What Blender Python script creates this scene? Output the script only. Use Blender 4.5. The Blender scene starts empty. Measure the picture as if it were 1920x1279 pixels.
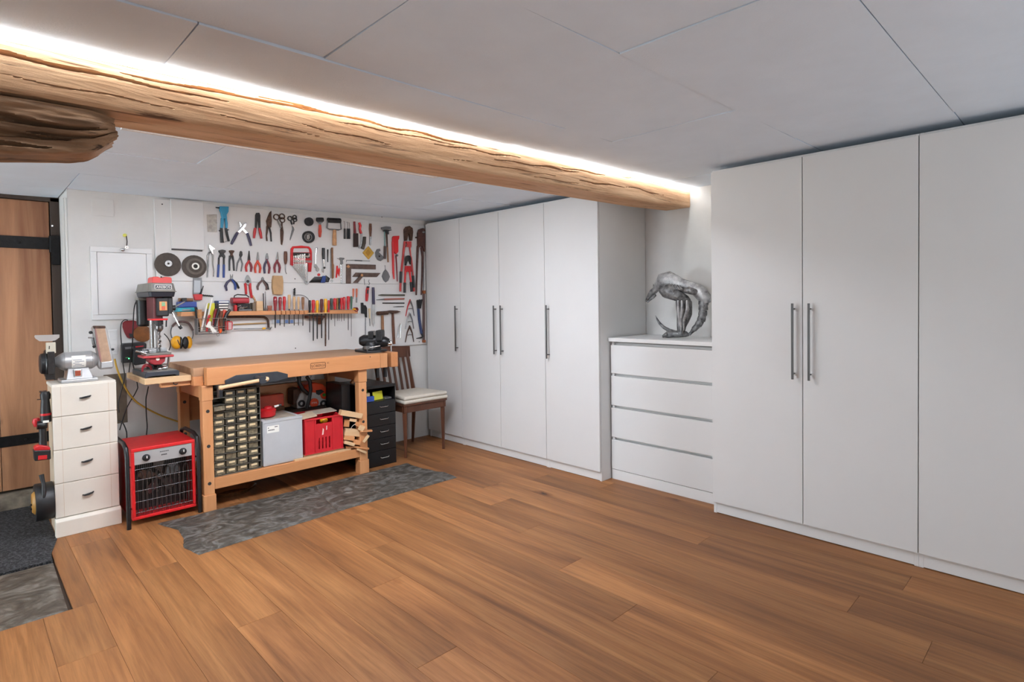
import bpy, bmesh, math, random
from mathutils import Vector, Matrix, noise
random.seed(7)
SC = bpy.context.scene
COL = SC.collection
PI = math.pi

# ---------------------------------------------------------------- camera
F_PX, CY_PX, CAM_H = 1064.4082, 589.5897, 1.2596
CR = Vector((0.71442915, -0.69957443, -0.01366069))
CU = Vector((0.02527159, 0.00628768, 0.99966085))
CF = Vector((0.69925127, 0.71453208, -0.02217146))
cam_d = bpy.data.cameras.new('camera')
cam = bpy.data.objects.new('camera', cam_d); COL.objects.link(cam)
cam_d.sensor_fit = 'HORIZONTAL'; cam_d.sensor_width = 36.0
cam_d.lens = 36.0 * F_PX / 1920.0
cam_d.shift_y = -(639.5 - CY_PX) / 1920.0
cam_d.clip_start = 0.02
M = Matrix.Identity(4)
for i in range(3):
    M[i][0] = CR[i]; M[i][1] = CU[i]; M[i][2] = -CF[i]
M[2][3] = CAM_H
cam.matrix_world = M
SC.camera = cam

# ---------------------------------------------------------------- world, lights, exposure
SC.view_settings.view_transform = 'Standard'
SC.view_settings.look = 'None'
SC.view_settings.gamma = 1.0
SC.view_settings.use_curve_mapping = False
SC.view_settings.exposure = 0.31
W = bpy.data.worlds.new('world'); SC.world = W; W.use_nodes = True
W.node_tree.nodes['Background'].inputs[0].default_value = (0.80, 0.88, 1.0, 1)
W.node_tree.nodes['Background'].inputs[1].default_value = 0.6

def area_light(name, loc, target, sx, sy, energy, color):
    d = bpy.data.lights.new(name, 'AREA'); d.shape = 'RECTANGLE'
    d.size = sx; d.size_y = sy; d.energy = energy; d.color = color
    o = bpy.data.objects.new(name, d); COL.objects.link(o)
    o.location = loc
    o.rotation_euler = (Vector(target) - Vector(loc)).to_track_quat('-Z', 'Z').to_euler()
    return o
# added area lights at invented, unseen windows, left and behind the camera
LW_E, LW_C = 68, (0.87, 0.965, 1.0)
FW_E, FW_C = 26, (0.90, 0.94, 0.98)
area_light('added_light_left', (-2.86, 3.8, 0.72), (0.8, 2.3, 2.9), 0.95, 1.0, LW_E, LW_C)
area_light('added_light_front', (2.1, -1.86, 0.85), (1.5, 1.2, 2.9), 1.6, 1.3, FW_E, FW_C)
LED_STRENGTH, LED_COLOR = 16.0, (0.98, 0.98, 0.96)      # strip on the front edge of the beam
ADDED_LED_STRENGTH, ADDED_LED_COLOR = 84.0, (0.76, 0.87, 0.98)    # added unseen strip behind the beam, lights the bench area
PANEL_STRENGTH, PANEL_COLOR = 34.0, (0.86, 0.89, 0.98)  # flat luminaire behind the beam

# ---------------------------------------------------------------- helpers
def at(px, py, X=None, Y=None, Z=None):
    d = CF + CR * ((px - 960.0) / F_PX) - CU * ((py - CY_PX) / F_PX)
    c = Vector((0, 0, CAM_H))
    if X is not None: t = (X - c.x) / d.x
    elif Y is not None: t = (Y - c.y) / d.y
    else: t = (Z - c.z) / d.z
    return c + d * t

def lin(c):
    def f(v):
        v = v / 255.0
        return v / 12.92 if v <= 0.04045 else ((v + 0.055) / 1.055) ** 2.4
    return (f(c[0]), f(c[1]), f(c[2]), 1.0)

MATS = {}
def mat(name, col, rough=0.5, metal=0.0, var=0.0, vs=18.0, bump=0.0, bs=60.0, col2=None, emit=0.0, trans=0.0, coat=0.0, stretch=(1, 1, 1), objvar=0.0):
    if name in MATS: return MATS[name]
    m = bpy.data.materials.new(name); m.use_nodes = True
    nt = m.node_tree; b = nt.nodes['Principled BSDF']
    b.inputs['Base Color'].default_value = lin(col)
    b.inputs['Roughness'].default_value = rough
    b.inputs['Metallic'].default_value = metal
    if coat: b.inputs['Coat Weight'].default_value = coat
    if trans: b.inputs['Transmission Weight'].default_value = trans
    if emit:
        b.inputs['Emission Color'].default_value = lin(col); b.inputs['Emission Strength'].default_value = emit
    if var or bump:
        g = nt.nodes.new('ShaderNodeNewGeometry')
        mp = nt.nodes.new('ShaderNodeMapping'); mp.inputs['Scale'].default_value = stretch
        nt.links.new(g.outputs['Position'], mp.inputs[0])
    if var:
        n = nt.nodes.new('ShaderNodeTexNoise'); n.inputs['Scale'].default_value = vs
        n.inputs['Detail'].default_value = 6; n.inputs['Roughness'].default_value = 0.6
        nt.links.new(mp.outputs[0], n.inputs['Vector'])
        r = nt.nodes.new('ShaderNodeValToRGB')
        r.color_ramp.elements[0].position = 0.32; r.color_ramp.elements[1].position = 0.68
        c2 = col2 if col2 else tuple(max(0, v * (1 - var)) for v in col)
        r.color_ramp.elements[0].color = lin(c2); r.color_ramp.elements[1].color = lin(col)
        nt.links.new(n.outputs[0], r.inputs[0])
        nt.links.new(r.outputs[0], b.inputs['Base Color'])
    if bump:
        n2 = nt.nodes.new('ShaderNodeTexNoise'); n2.inputs['Scale'].default_value = bs; n2.inputs['Detail'].default_value = 4
        nt.links.new(mp.outputs[0], n2.inputs['Vector'])
        bp = nt.nodes.new('ShaderNodeBump'); bp.inputs['Strength'].default_value = bump; bp.inputs['Distance'].default_value = 0.004
        nt.links.new(n2.outputs[0], bp.inputs['Height']); nt.links.new(bp.outputs[0], b.inputs['Normal'])
    MATS[name] = m
    return m

def wood(name, dark, light, axis=0, freq=26.0, rough=0.5, contrast=(0.25, 0.75), objvar=0.0, knots=False, bump=0.12):
    """grain stretched along the given world axis; objvar shifts the tone from piece to piece"""
    if name in MATS: return MATS[name]
    m = bpy.data.materials.new(name); m.use_nodes = True
    nt = m.node_tree; L = nt.links.new; b = nt.nodes['Principled BSDF']
    b.inputs['Roughness'].default_value = rough
    g = nt.nodes.new('ShaderNodeNewGeometry'); oi = nt.nodes.new('ShaderNodeObjectInfo')
    off = nt.nodes.new('ShaderNodeVectorMath'); off.operation = 'SCALE'; off.inputs[0].default_value = (13.1, 7.7, 9.3)
    L(oi.outputs['Random'], off.inputs['Scale'])
    ad = nt.nodes.new('ShaderNodeVectorMath'); L(g.outputs['Position'], ad.inputs[0]); L(off.outputs[0], ad.inputs[1])
    mp = nt.nodes.new('ShaderNodeMapping'); s = [1.0, 1.0, 1.0]; s[axis] = 0.07
    mp.inputs['Scale'].default_value = s; L(ad.outputs[0], mp.inputs[0])
    n = nt.nodes.new('ShaderNodeTexNoise'); n.inputs['Scale'].default_value = freq; n.inputs['Detail'].default_value = 8
    n.inputs['Roughness'].default_value = 0.65; n.inputs['Distortion'].default_value = 0.6
    L(mp.outputs[0], n.inputs['Vector'])
    n2 = nt.nodes.new('ShaderNodeTexNoise'); n2.inputs['Scale'].default_value = freq * 0.22; n2.inputs['Detail'].default_value = 3
    n2.inputs['Distortion'].default_value = 1.2
    L(mp.outputs[0], n2.inputs['Vector'])
    mx = nt.nodes.new('ShaderNodeMath'); mx.operation = 'MULTIPLY_ADD'; mx.inputs[1].default_value = 0.5
    L(n.outputs[0], mx.inputs[0])
    h = nt.nodes.new('ShaderNodeMath'); h.operation = 'MULTIPLY'; h.inputs[1].default_value = 0.5; L(n2.outputs[0], h.inputs[0])
    L(h.outputs[0], mx.inputs[2])
    r = nt.nodes.new('ShaderNodeValToRGB')
    r.color_ramp.elements[0].position = contrast[0]; r.color_ramp.elements[1].position = contrast[1]
    r.color_ramp.elements[0].color = lin(dark); r.color_ramp.elements[1].color = lin(light)
    L(mx.outputs[0], r.inputs[0])
    out = r.outputs[0]
    if objvar:
        hv = nt.nodes.new('ShaderNodeHueSaturation')
        mr = nt.nodes.new('ShaderNodeMapRange'); mr.inputs[3].default_value = 1 - objvar; mr.inputs[4].default_value = 1 + objvar
        L(oi.outputs['Random'], mr.inputs[0]); L(mr.outputs[0], hv.inputs['Value']); L(out, hv.inputs['Color'])
        out = hv.outputs[0]
    if knots:
        mk = nt.nodes.new('ShaderNodeMapping'); ks = [3.6, 3.6, 3.6]; ks[axis] = 1.9; mk.inputs['Scale'].default_value = ks; L(ad.outputs[0], mk.inputs[0])
        vo = nt.nodes.new('ShaderNodeTexVoronoi'); vo.inputs['Scale'].default_value = 1.6; L(mk.outputs[0], vo.inputs['Vector'])
        ws = nt.nodes.new('ShaderNodeMath'); ws.operation = 'MULTIPLY_ADD'; ws.inputs[1].default_value = 0.10; L(n.outputs[0], ws.inputs[0]); L(vo.outputs['Distance'], ws.inputs[2])
        kr = nt.nodes.new('ShaderNodeValToRGB'); kr.color_ramp.elements[0].position = 0.10; kr.color_ramp.elements[0].color = (0.16, 0.11, 0.08, 1)
        kr.color_ramp.elements[1].position = 0.19; kr.color_ramp.elements[1].color = (1, 1, 1, 1); L(ws.outputs[0], kr.inputs[0])
        mm = nt.nodes.new('ShaderNodeMix'); mm.data_type = 'RGBA'; mm.blend_type = 'MULTIPLY'; mm.inputs[0].default_value = 1.0
        L(out, mm.inputs[6]); L(kr.outputs[0], mm.inputs[7]); out = mm.outputs[2]
    L(out, b.inputs['Base Color'])
    if bump:
        bp = nt.nodes.new('ShaderNodeBump'); bp.inputs['Strength'].default_value = bump; bp.inputs['Distance'].default_value = 0.003
        L(n.outputs[0], bp.inputs['Height']); L(bp.outputs[0], b.inputs['Normal'])
    MATS[name] = m
    return m

OFF = {}          # world offset of every object that may become a parent
class MB:
    """collects simple shapes in world coordinates, then links them as one mesh object"""
    def __init__(s): s.v = []; s.f = []
    def add(s, vs, fs):
        o = len(s.v); s.v += [tuple(v) for v in vs]; s.f += [tuple(i + o for i in f) for f in fs]; return s
    def box(s, x0, x1, y0, y1, z0, z1):
        if x0 > x1: x0, x1 = x1, x0
        if y0 > y1: y0, y1 = y1, y0
        if z0 > z1: z0, z1 = z1, z0
        return s.add([(x0,y0,z0),(x1,y0,z0),(x1,y1,z0),(x0,y1,z0),(x0,y0,z1),(x1,y0,z1),(x1,y1,z1),(x0,y1,z1)],
                     [(0,3,2,1),(4,5,6,7),(0,1,5,4),(1,2,6,5),(2,3,7,6),(3,0,4,7)])
    def obox(s, c, ax, ay, az):
        c, ax, ay, az = map(Vector, (c, ax, ay, az))
        if ax.cross(ay).dot(az) < 0: ax = -ax
        vs = [c + ax*i + ay*j + az*k for k in (-1,1) for (i,j) in ((-1,-1),(1,-1),(1,1),(-1,1))]
        return s.add(vs, [(0,3,2,1),(4,5,6,7),(0,1,5,4),(1,2,6,5),(2,3,7,6),(3,0,4,7)])
    def bar(s, a, b, w, h, up=(0,0,1)):
        a, b = Vector(a), Vector(b); d = b - a; l = d.length; d.normalize()
        up = Vector(up)
        if abs(d.dot(up)) > 0.95: up = Vector((0,1,0))
        sd = d.cross(up).normalized(); u2 = sd.cross(d)
        return s.obox((a+b)/2, d*l/2, sd*w/2, u2*h/2)
    def prism(s, pts, off):
        pts = [Vector(p) for p in pts]; off = Vector(off); n = len(pts)
        nm = Vector((0,0,0))
        for i in range(n): nm += pts[i].cross(pts[(i+1) % n])
        if nm.dot(off) > 0: pts.reverse()
        vs = pts + [p + off for p in pts]
        fs = [tuple(range(n)), tuple(range(2*n-1, n-1, -1))]
        for i in range(n):
            j = (i+1) % n; fs.append((j, i, i+n, j+n))
        return s.add(vs, fs)
    def tube(s, pts, rad, n=8, flat=None, caps=True):
        """swept tube; flat=(axis, factor) squashes the section along a world axis"""
        pts = [Vector(p) for p in pts]; m = len(pts)
        if not isinstance(rad, (list, tuple)): rad = [rad] * m
        vs = []; ref = None
        for i, p in enumerate(pts):
            t = (pts[min(i+1, m-1)] - pts[max(i-1, 0)])
            if t.length < 1e-9: t = Vector((0,0,1))
            t.normalize()
            if ref is None:
                a = Vector((0,1,0)) if abs(t.y) < 0.9 else Vector((1,0,0))
            else: a = ref
            u = (a - t * a.dot(t))
            if u.length < 1e-6: u = t.orthogonal()
            u.normalize(); ref = u; w = t.cross(u)
            for k in range(n):
                an = 2*PI*k/n
                d = (u*math.cos(an) + w*math.sin(an)) * rad[i]
                if flat:
                    e = [0,0,0]; e[flat[0]] = 1; e = Vector(e)
                    d = d - e * d.dot(e) * (1 - flat[1])
                vs.append(p + d)
        fs = []
        for i in range(m-1):
            for k in range(n):
                a = i*n+k; b2 = i*n+(k+1) % n
                fs.append((a, b2, b2+n, a+n))
        if caps:
            fs.append(tuple(range(n-1, -1, -1))); fs.append(tuple((m-1)*n + k for k in range(n)))
        return s.add(vs, fs)
    def cyl(s, a, b, r0, r1=None, n=16): return s.tube([a, b], [r0, r0 if r1 is None else r1], n)
    def lathe(s, o, d, prof, n=20):
        """prof: (distance along axis, radius)"""
        o = Vector(o); d = Vector(d).normalized()
        return s.tube([o + d*t for t, r in prof], [max(r, 1e-4) for t, r in prof], n) if len(set(t for t, r in prof)) == len(prof) else s._lathe(o, d, prof, n)
    def _lathe(s, o, d, prof, n):
        u = d.orthogonal().normalized(); w = d.cross(u); vs = []; fs = []
        for t, r in prof:
            for k in range(n):
                an = 2*PI*k/n; vs.append(o + d*t + (u*math.cos(an)+w*math.sin(an))*max(r, 1e-4))
        for i in range(len(prof)-1):
            for k in range(n):
                a = i*n+k; b2 = i*n+(k+1) % n; fs.append((a, b2, b2+n, a+n))
        fs.append(tuple(range(n-1, -1, -1))); fs.append(tuple((len(prof)-1)*n+k for k in range(n)))
        return s.add(vs, fs)
    def ring(s, c, d, ro, ri, th, n=20):
        """flat ring of thickness th along d, starting at c"""
        c = Vector(c); d = Vector(d).normalized(); u = d.orthogonal().normalized(); w = d.cross(u); vs = []; fs = []
        for t, r in ((0, ro), (th, ro), (th, ri), (0, ri)):
            for k in range(n):
                an = 2*PI*k/n; vs.append(c + d*t + (u*math.cos(an)+w*math.sin(an))*r)
        for i in range(4):
            j = (i+1) % 4
            for k in range(n):
                q = (k+1) % n; fs.append((i*n+k, i*n+q, j*n+q, j*n+k))
        return s.add(vs, fs)
    def ell(s, c, r, nu=14, nv=9, rot=None):
        c = Vector(c); vs = []; fs = []
        for i in range(nv+1):
            th = PI*i/nv
            for k in range(nu):
                ph = 2*PI*k/nu
                p = Vector((r[0]*math.sin(th)*math.cos(ph), r[1]*math.sin(th)*math.sin(ph), r[2]*math.cos(th)))
                if rot: p = rot @ p
                vs.append(c+p)
        for i in range(nv):
            for k in range(nu):
                a = i*nu+k; b2 = i*nu+(k+1) % nu; fs.append((a, a+nu, b2+nu, b2))
        return s.add(vs, fs)
    def rbox(s, x0, x1, y0, y1, z0, z1, r, axis=1, n=4):
        """box with the four edges along `axis` rounded"""
        lo = [x0, y0, z0]; hi = [x1, y1, z1]; a, b = [i for i in range(3) if i != axis]
        pts = []
        for (ca, cb, st) in ((hi[a]-r, hi[b]-r, 0), (lo[a]+r, hi[b]-r, 1), (lo[a]+r, lo[b]+r, 2), (hi[a]-r, lo[b]+r, 3)):
            for k in range(n+1):
                an = (st + k/n)*PI/2; p = [0,0,0]; p[a] = ca + r*math.cos(an); p[b] = cb + r*math.sin(an); p[axis] = lo[axis]; pts.append(p)
        off = [0,0,0]; off[axis] = hi[axis]-lo[axis]
        return s.prism(pts, off)
    def build(s, name, material, parent=None, smooth=40, bev=0.0, seg=2):
        me = bpy.data.meshes.new(name)
        o3 = Vector(OFF.get(parent.name, (0,0,0))) if parent else Vector((0,0,0))
        me.from_pydata([tuple(Vector(v) - o3) for v in s.v], [], s.f)
        bmx = bmesh.new(); bmx.from_mesh(me); bmesh.ops.recalc_face_normals(bmx, faces=bmx.faces); bmx.to_mesh(me); bmx.free()
        if smooth:
            for p in me.polygons: p.use_smooth = True
            me.set_sharp_from_angle(angle=math.radians(smooth))
        me.materials.append(material)
        o = bpy.data.objects.new(name, me); COL.objects.link(o)
        if parent: o.parent = parent
        OFF[o.name] = tuple(o3)
        if bev:
            b = o.modifiers.new('bevel', 'BEVEL'); b.width = bev; b.segments = seg; b.limit_method = 'ANGLE'; b.angle_limit = math.radians(35)
            b.harden_normals = False
        return o

def tag(o, label, cat, group=None):
    o['label'] = label; o['category'] = cat
    if group: o['group'] = group
    return o
def thing(name, label, cat, loc, group=None):
    o = bpy.data.objects.new(name, None); COL.objects.link(o); o.location = loc
    o.empty_display_size = 0.05
    OFF[o.name] = tuple(loc)
    return tag(o, label, cat, group)
def structure(o, label=None):
    o['kind'] = 'structure'
    if label: o['label'] = label
    return o
def sroot(name, loc=(0,0,0), label=None):
    o = bpy.data.objects.new(name, None); COL.objects.link(o); o.location = loc; OFF[o.name] = tuple(loc)
    return structure(o, label)

def text(name, s, size, origin, xdir, ydir, material, parent, depth=0.0006, align='CENTER'):
    cu = bpy.data.curves.new(name, 'FONT'); cu.body = s; cu.size = size; cu.extrude = depth
    cu.align_x = align; cu.align_y = 'CENTER'
    o = bpy.data.objects.new(name + '_tmp', cu); COL.objects.link(o)
    dg = bpy.context.evaluated_depsgraph_get()
    me = bpy.data.meshes.new_from_object(o.evaluated_get(dg))
    bpy.data.objects.remove(o); bpy.data.curves.remove(cu)
    x = Vector(xdir).normalized(); y = Vector(ydir).normalized(); z = x.cross(y)
    R = Matrix((x, y, z)).transposed().to_4x4(); R.translation = Vector(origin) - Vector(OFF.get(parent.name, (0,0,0)))
    me.transform(R)
    me.materials.clear(); me.materials.append(material)
    me.name = name
    ob = bpy.data.objects.new(name, me); COL.objects.link(ob); ob.parent = parent
    return ob

# ---------------------------------------------------------------- common materials
M_white = mat('white_lacquer', (224, 224, 223), 0.42, var=0.02, vs=3)
M_whitedoor = mat('white_door_foil', (220, 220, 219), 0.48, var=0.015, vs=2)
M_plaster = mat('white_plaster', (221, 220, 217), 0.85, var=0.03, vs=6, bump=0.15, bs=45)
M_board = mat('white_painted_board', (222, 221, 219), 0.62, var=0.02, vs=4)
M_ceil = mat('ceiling_fabric_panel', (228, 240, 252), 0.9, var=0.02, vs=5, bump=0.22, bs=170)
M_gap = mat('dark_joint', (52, 50, 48), 0.9)
M_beech = wood('beech', (186, 122, 74), (217, 157, 106), 0, 30, 0.45)
M_beech_y = wood('beech_y', (180, 116, 70), (212, 150, 100), 1, 30, 0.45)
M_beech_z = wood('beech_z', (190, 128, 80), (220, 162, 112), 2, 30, 0.45)
M_pale = wood('pale_wood', (200, 160, 116), (228, 196, 154), 0, 28, 0.55)
M_steel = mat('steel', (150, 150, 150), 0.32, 1.0, var=0.2, vs=40)
M_chrome = mat('chrome', (205, 205, 205), 0.16, 1.0)
M_grey_metal = mat('grey_metal', (128, 128, 130), 0.45, 0.7, var=0.15, vs=30)
M_dkmetal = mat('dark_metal', (62, 60, 60), 0.45, 0.7, var=0.3, vs=40)
M_rust = mat('rusty_metal', (104, 76, 62), 0.65, 0.4, var=0.45, vs=60, bump=0.2, bs=200)
M_black = mat('black_plastic', (28, 28, 30), 0.45)
M_blackmetal = mat('black_painted_metal', (22, 22, 24), 0.35, var=0.25, vs=12)
M_red = mat('red_plastic', (190, 28, 34), 0.4)
M_dkred = mat('dark_red_plastic', (122, 24, 32), 0.4)
M_brightred = mat('bright_red_paint', (214, 30, 34), 0.35)
M_orange = mat('orange_plastic', (226, 88, 30), 0.42)
M_yellow = mat('yellow_plastic', (232, 168, 20), 0.4)
M_blue = mat('blue_plastic', (38, 66, 130), 0.42)
M_teal = mat('teal_blue_paint', (34, 140, 178), 0.4)
M_paper = mat('paper', (240, 238, 230), 0.8)
M_cream = mat('label_card', (226, 204, 164), 0.8)
# ================================================================ SETTING
CEIL0, CEILK = 1.985, 0.0175
def cz(x): return CEIL0 + CEILK * x
WALL_Y, WALL_X = 4.42, 3.76
XL_, YF_ = -2.9, -1.9
# ---- floor: sub floor and single planks
def floor_mat():
    m = bpy.data.materials.new('oak_floor_plank'); m.use_nodes = True
    nt = m.node_tree; L = nt.links.new; b = nt.nodes['Principled BSDF']; N = nt.nodes.new
    g = N('ShaderNodeNewGeometry'); oi = N('ShaderNodeObjectInfo')
    off = N('ShaderNodeVectorMath'); off.operation = 'SCALE'; off.inputs[0].default_value = (17.3, 31.7, 0); L(oi.outputs['Random'], off.inputs['Scale'])
    ad = N('ShaderNodeVectorMath'); L(g.outputs['Position'], ad.inputs[0]); L(off.outputs[0], ad.inputs[1])
    def noise_(scale, st, det=6, dis=0.0, ro=0.6):
        mp = N('ShaderNodeMapping'); mp.inputs['Scale'].default_value = st; L(ad.outputs[0], mp.inputs[0])
        n = N('ShaderNodeTexNoise'); n.inputs['Scale'].default_value = scale; n.inputs['Detail'].default_value = det
        n.inputs['Distortion'].default_value = dis; n.inputs['Roughness'].default_value = ro; L(mp.outputs[0], n.inputs['Vector']); return n.outputs[0]
    broad = noise_(7.0, (1, 0.07, 1), 5, 0.9)
    fine = noise_(60.0, (1, 0.035, 1), 8, 0.5, 0.7)
    r = N('ShaderNodeValToRGB'); e = r.color_ramp.elements
    e[0].position = 0.30; e[0].color = lin((122, 79, 46)); e[1].position = 0.72; e[1].color = lin((176, 123, 75))
    k = e.new(0.5); k.color = lin((149, 99, 58))
    L(broad, r.inputs[0])
    r2 = N('ShaderNodeValToRGB'); r2.color_ramp.elements[0].position = 0.36; r2.color_ramp.elements[0].color = (0.64, 0.61, 0.57, 1)
    r2.color_ramp.elements[1].position = 0.6; r2.color_ramp.elements[1].color = (1.04, 1.04, 1.04, 1); L(fine, r2.inputs[0])
    mu = N('ShaderNodeMix'); mu.data_type = 'RGBA'; mu.blend_type = 'MULTIPLY'; mu.inputs[0].default_value = 0.85
    L(r.outputs[0], mu.inputs[6]); L(r2.outputs[0], mu.inputs[7])
    # knots
    mp = N('ShaderNodeMapping'); mp.inputs['Scale'].default_value = (2.9, 1.25, 1); L(ad.outputs[0], mp.inputs[0])
    vo = N('ShaderNodeTexVoronoi'); vo.inputs['Scale'].default_value = 1.0; vo.inputs['Randomness'].default_value = 1.0; L(mp.outputs[0], vo.inputs['Vector'])
    wob = noise_(24.0, (1, 0.7, 1), 3)
    ws = N('ShaderNodeMath'); ws.operation = 'MULTIPLY_ADD'; ws.inputs[1].default_value = 0.10; L(wob, ws.inputs[0]); L(vo.outputs['Distance'], ws.inputs[2])
    kr = N('ShaderNodeValToRGB'); kr.color_ramp.elements[0].position = 0.085; kr.color_ramp.elements[0].color = (0.10, 0.07, 0.05, 1)
    kr.color_ramp.elements[1].position = 0.17; kr.color_ramp.elements[1].color = (1, 1, 1, 1)
    k2 = kr.color_ramp.elements.new(0.108); k2.color = (0.62, 0.52, 0.42, 1)
    L(ws.outputs[0], kr.inputs[0])
    mk = N('ShaderNodeMix'); mk.data_type = 'RGBA'; mk.blend_type = 'MULTIPLY'; mk.inputs[0].default_value = 1.0
    L(mu.outputs[2], mk.inputs[6]); L(kr.outputs[0], mk.inputs[7])
    hv = N('ShaderNodeHueSaturation'); mr = N('ShaderNodeMapRange'); mr.inputs[3].default_value = 0.80; mr.inputs[4].default_value = 1.22
    L(oi.outputs['Random'], mr.inputs[0]); L(mr.outputs[0], hv.inputs['Value']); L(mk.outputs[2], hv.inputs['Color'])
    L(hv.outputs[0], b.inputs['Base Color'])
    rr = N('ShaderNodeMapRange'); b.inputs['Specular IOR Level'].default_value = 0.32; rr.inputs[3].default_value = 0.40; rr.inputs[4].default_value = 0.56; L(fine, rr.inputs[0]); L(rr.outputs[0], b.inputs['Roughness'])
    bp = N('ShaderNodeBump'); bp.inputs['Strength'].default_value = 0.10; bp.inputs['Distance'].default_value = 0.002; L(fine, bp.inputs['Height']); L(bp.outputs[0], b.inputs['Normal'])
    return m
M_floor = floor_mat()
M_sub = mat('sub_floor', (60, 44, 32), 0.9)
flo = structure(MB().box(XL_-0.1, WALL_X+0.1, YF_-0.1, 5.0, -0.08, -0.014).build('floor', M_sub, None, 0))
PW = 0.1765
BUTT = {0: 3.15, 1: 2.327, 2: 3.3, 3: 1.62, 4: 2.222, 5: 2.58, 6: 0.877, 7: 1.31, 8: 1.74, 9: 2.172, 10: 0.40, 11: 0.678, 12: 1.41, 13: 0.56, -1: 1.55, -2: 2.53, 14: 2.3}
def plank(x0, x1, y0, y1):
    g = 0.0004
    return MB().box(x0+g, x1-g, y0+g, y1-g, -0.013, 0.0).build('plank', M_floor, flo, 0, 0.0006, 1)
k = -19
while 0.5735 + PW*k < WALL_X:
    x0 = 0.5735 + PW*k; x1 = x0 + PW
    x0 = max(x0, XL_); x1b = min(x1, WALL_X)
    b0 = BUTT.get(k, random.uniform(0.2, 2.2)); step = 2.2
    cuts = sorted([b0 + step*i for i in range(-3, 4)])
    ymax = WALL_Y + 0.02 if k >= 0 else 4.42
    ys = [YF_] + [c for c in cuts if YF_ + 0.05 < c < ymax - 0.05] + [ymax]
    for a, b in zip(ys[:-1], ys[1:]):
        if k <= -2 :      # the inlaid slab and doormat interrupt these strips (x < 0.31, y 2.98 .. 4.72)
            if b > 2.98:
                if a < 2.98: plank(x0, x1b, a, 2.975)
                if k == -2 and b > 3.0: plank(0.318, x1b, max(a, 2.975), b)
                continue
        plank(x0, x1b, a, b)
    k += 1
# ---- inlaid stone slab and black doormat at the door, stone sill
def stone_mat(name, c1, c2, c3, sc):
    m = bpy.data.materials.new(name); m.use_nodes = True
    nt = m.node_tree; L = nt.links.new; b = nt.nodes['Principled BSDF']; N = nt.nodes.new
    g = N('ShaderNodeNewGeometry')
    n = N('ShaderNodeTexNoise'); n.inputs['Scale'].default_value = sc; n.inputs['Detail'].default_value = 7; n.inputs['Distortion'].default_value = 2.6; n.inputs['Roughness'].default_value = 0.55
    mp = N('ShaderNodeMapping'); mp.inputs['Rotation'].default_value = (0, 0, 0.6); mp.inputs['Scale'].default_value = (1, 1.3, 1); L(g.outputs['Position'], mp.inputs[0]); L(mp.outputs[0], n.inputs['Vector'])
    r = N('ShaderNodeValToRGB'); e = r.color_ramp.elements
    e[0].position = 0.30; e[0].color = lin(c1); e[1].position = 0.66; e[1].color = lin(c3)
    k_ = e.new(0.5); k_.color = lin(c2); L(n.outputs[0], r.inputs[0]); L(r.outputs[0], b.inputs['Base Color'])
    b.inputs['Roughness'].default_value = 0.5
    w = N('ShaderNodeTexNoise'); w.inputs['Scale'].default_value = sc*1.1; w.inputs['Detail'].default_value = 4; w.inputs['Distortion'].default_value = 2.2; L(mp.outputs[0], w.inputs['Vector'])
    bp = N('ShaderNodeBump'); bp.inputs['Strength'].default_value = 0.75; bp.inputs['Distance'].default_value = 0.012; L(w.outputs[0], bp.inputs['Height']); L(bp.outputs[0], b.inputs['Normal'])
    return m
M_slate = stone_mat('slate_grey', (50, 45, 39), (76, 71, 64), (112, 110, 106), 8.0)
M_slab = stone_mat('slate_brown', (54, 47, 38), (80, 72, 62), (114, 108, 99), 6.0)
def slab_mesh(outline, z0, z1, amp, nx=90, ny=50, fs=9.0):
    """stone slab with a cleft upper surface, bounded by a quad outline (bilinear) with ragged edge"""
    a, b, c, d = [Vector((p[0], p[1], 0)) for p in outline]
    m = MB(); vs = []; fs_ = []
    for j in range(ny+1):
        for i in range(nx+1):
            u, v = i/nx, j/ny
            p = (a*(1-u)+b*u)*(1-v) + (d*(1-u)+c*u)*v
            e = min(u*nx, v*ny, (1-u)*nx, (1-v)*ny)
            nn = noise.noise(Vector((p.x*fs+noise.noise(p*7)*1.2, p.y*fs*1.5, 0.3)))
            z = z1 + amp*abs(nn)*2 - amp*0.6
            if e < 0.5: z = z0
            elif e < 1.5: z = z0 + (z - z0)*0.8
            vs.append((p.x, p.y, z))
    for j in range(ny):
        for i in range(nx):
            q = j*(nx+1)+i; fs_.append((q, q+1, q+nx+2, q+nx+1))
    m.add(vs, fs_); return m
structure(slab_mesh([(-1.2, 2.982), (0.303, 2.982), (0.313, 3.612), (-1.2, 3.612)], -0.01, -0.001, 0.004).build('stone_slab', M_slab, flo), 'inlaid brown grey natural stone slab')
def granule_mat():
    m = bpy.data.materials.new('black_granule_mat'); m.use_nodes = True
    nt = m.node_tree; L = nt.links.new; b = nt.nodes['Principled BSDF']; N = nt.nodes.new
    g = N('ShaderNodeNewGeometry'); v = N('ShaderNodeTexVoronoi'); v.inputs['Scale'].default_value = 150; L(g.outputs['Position'], v.inputs['Vector'])
    r = N('ShaderNodeValToRGB'); r.color_ramp.elements[0].color = lin((16, 16, 18)); r.color_ramp.elements[1].color = lin((74, 74, 76)); r.color_ramp.elements[0].position = 0.4
    sp = N('ShaderNodeSeparateColor'); L(v.outputs['Color'], sp.inputs[0]); L(sp.outputs[0], r.inputs[0]); L(r.outputs[0], b.inputs['Base Color']); b.inputs['Roughness'].default_value = 0.85
    bp = N('ShaderNodeBump'); bp.inputs['Strength'].default_value = 0.9; bp.inputs['Distance'].default_value = 0.004; L(v.outputs['Distance'], bp.inputs['Height']); L(bp.outputs[0], b.inputs['Normal'])
    return m
M_gran = granule_mat()
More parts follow.
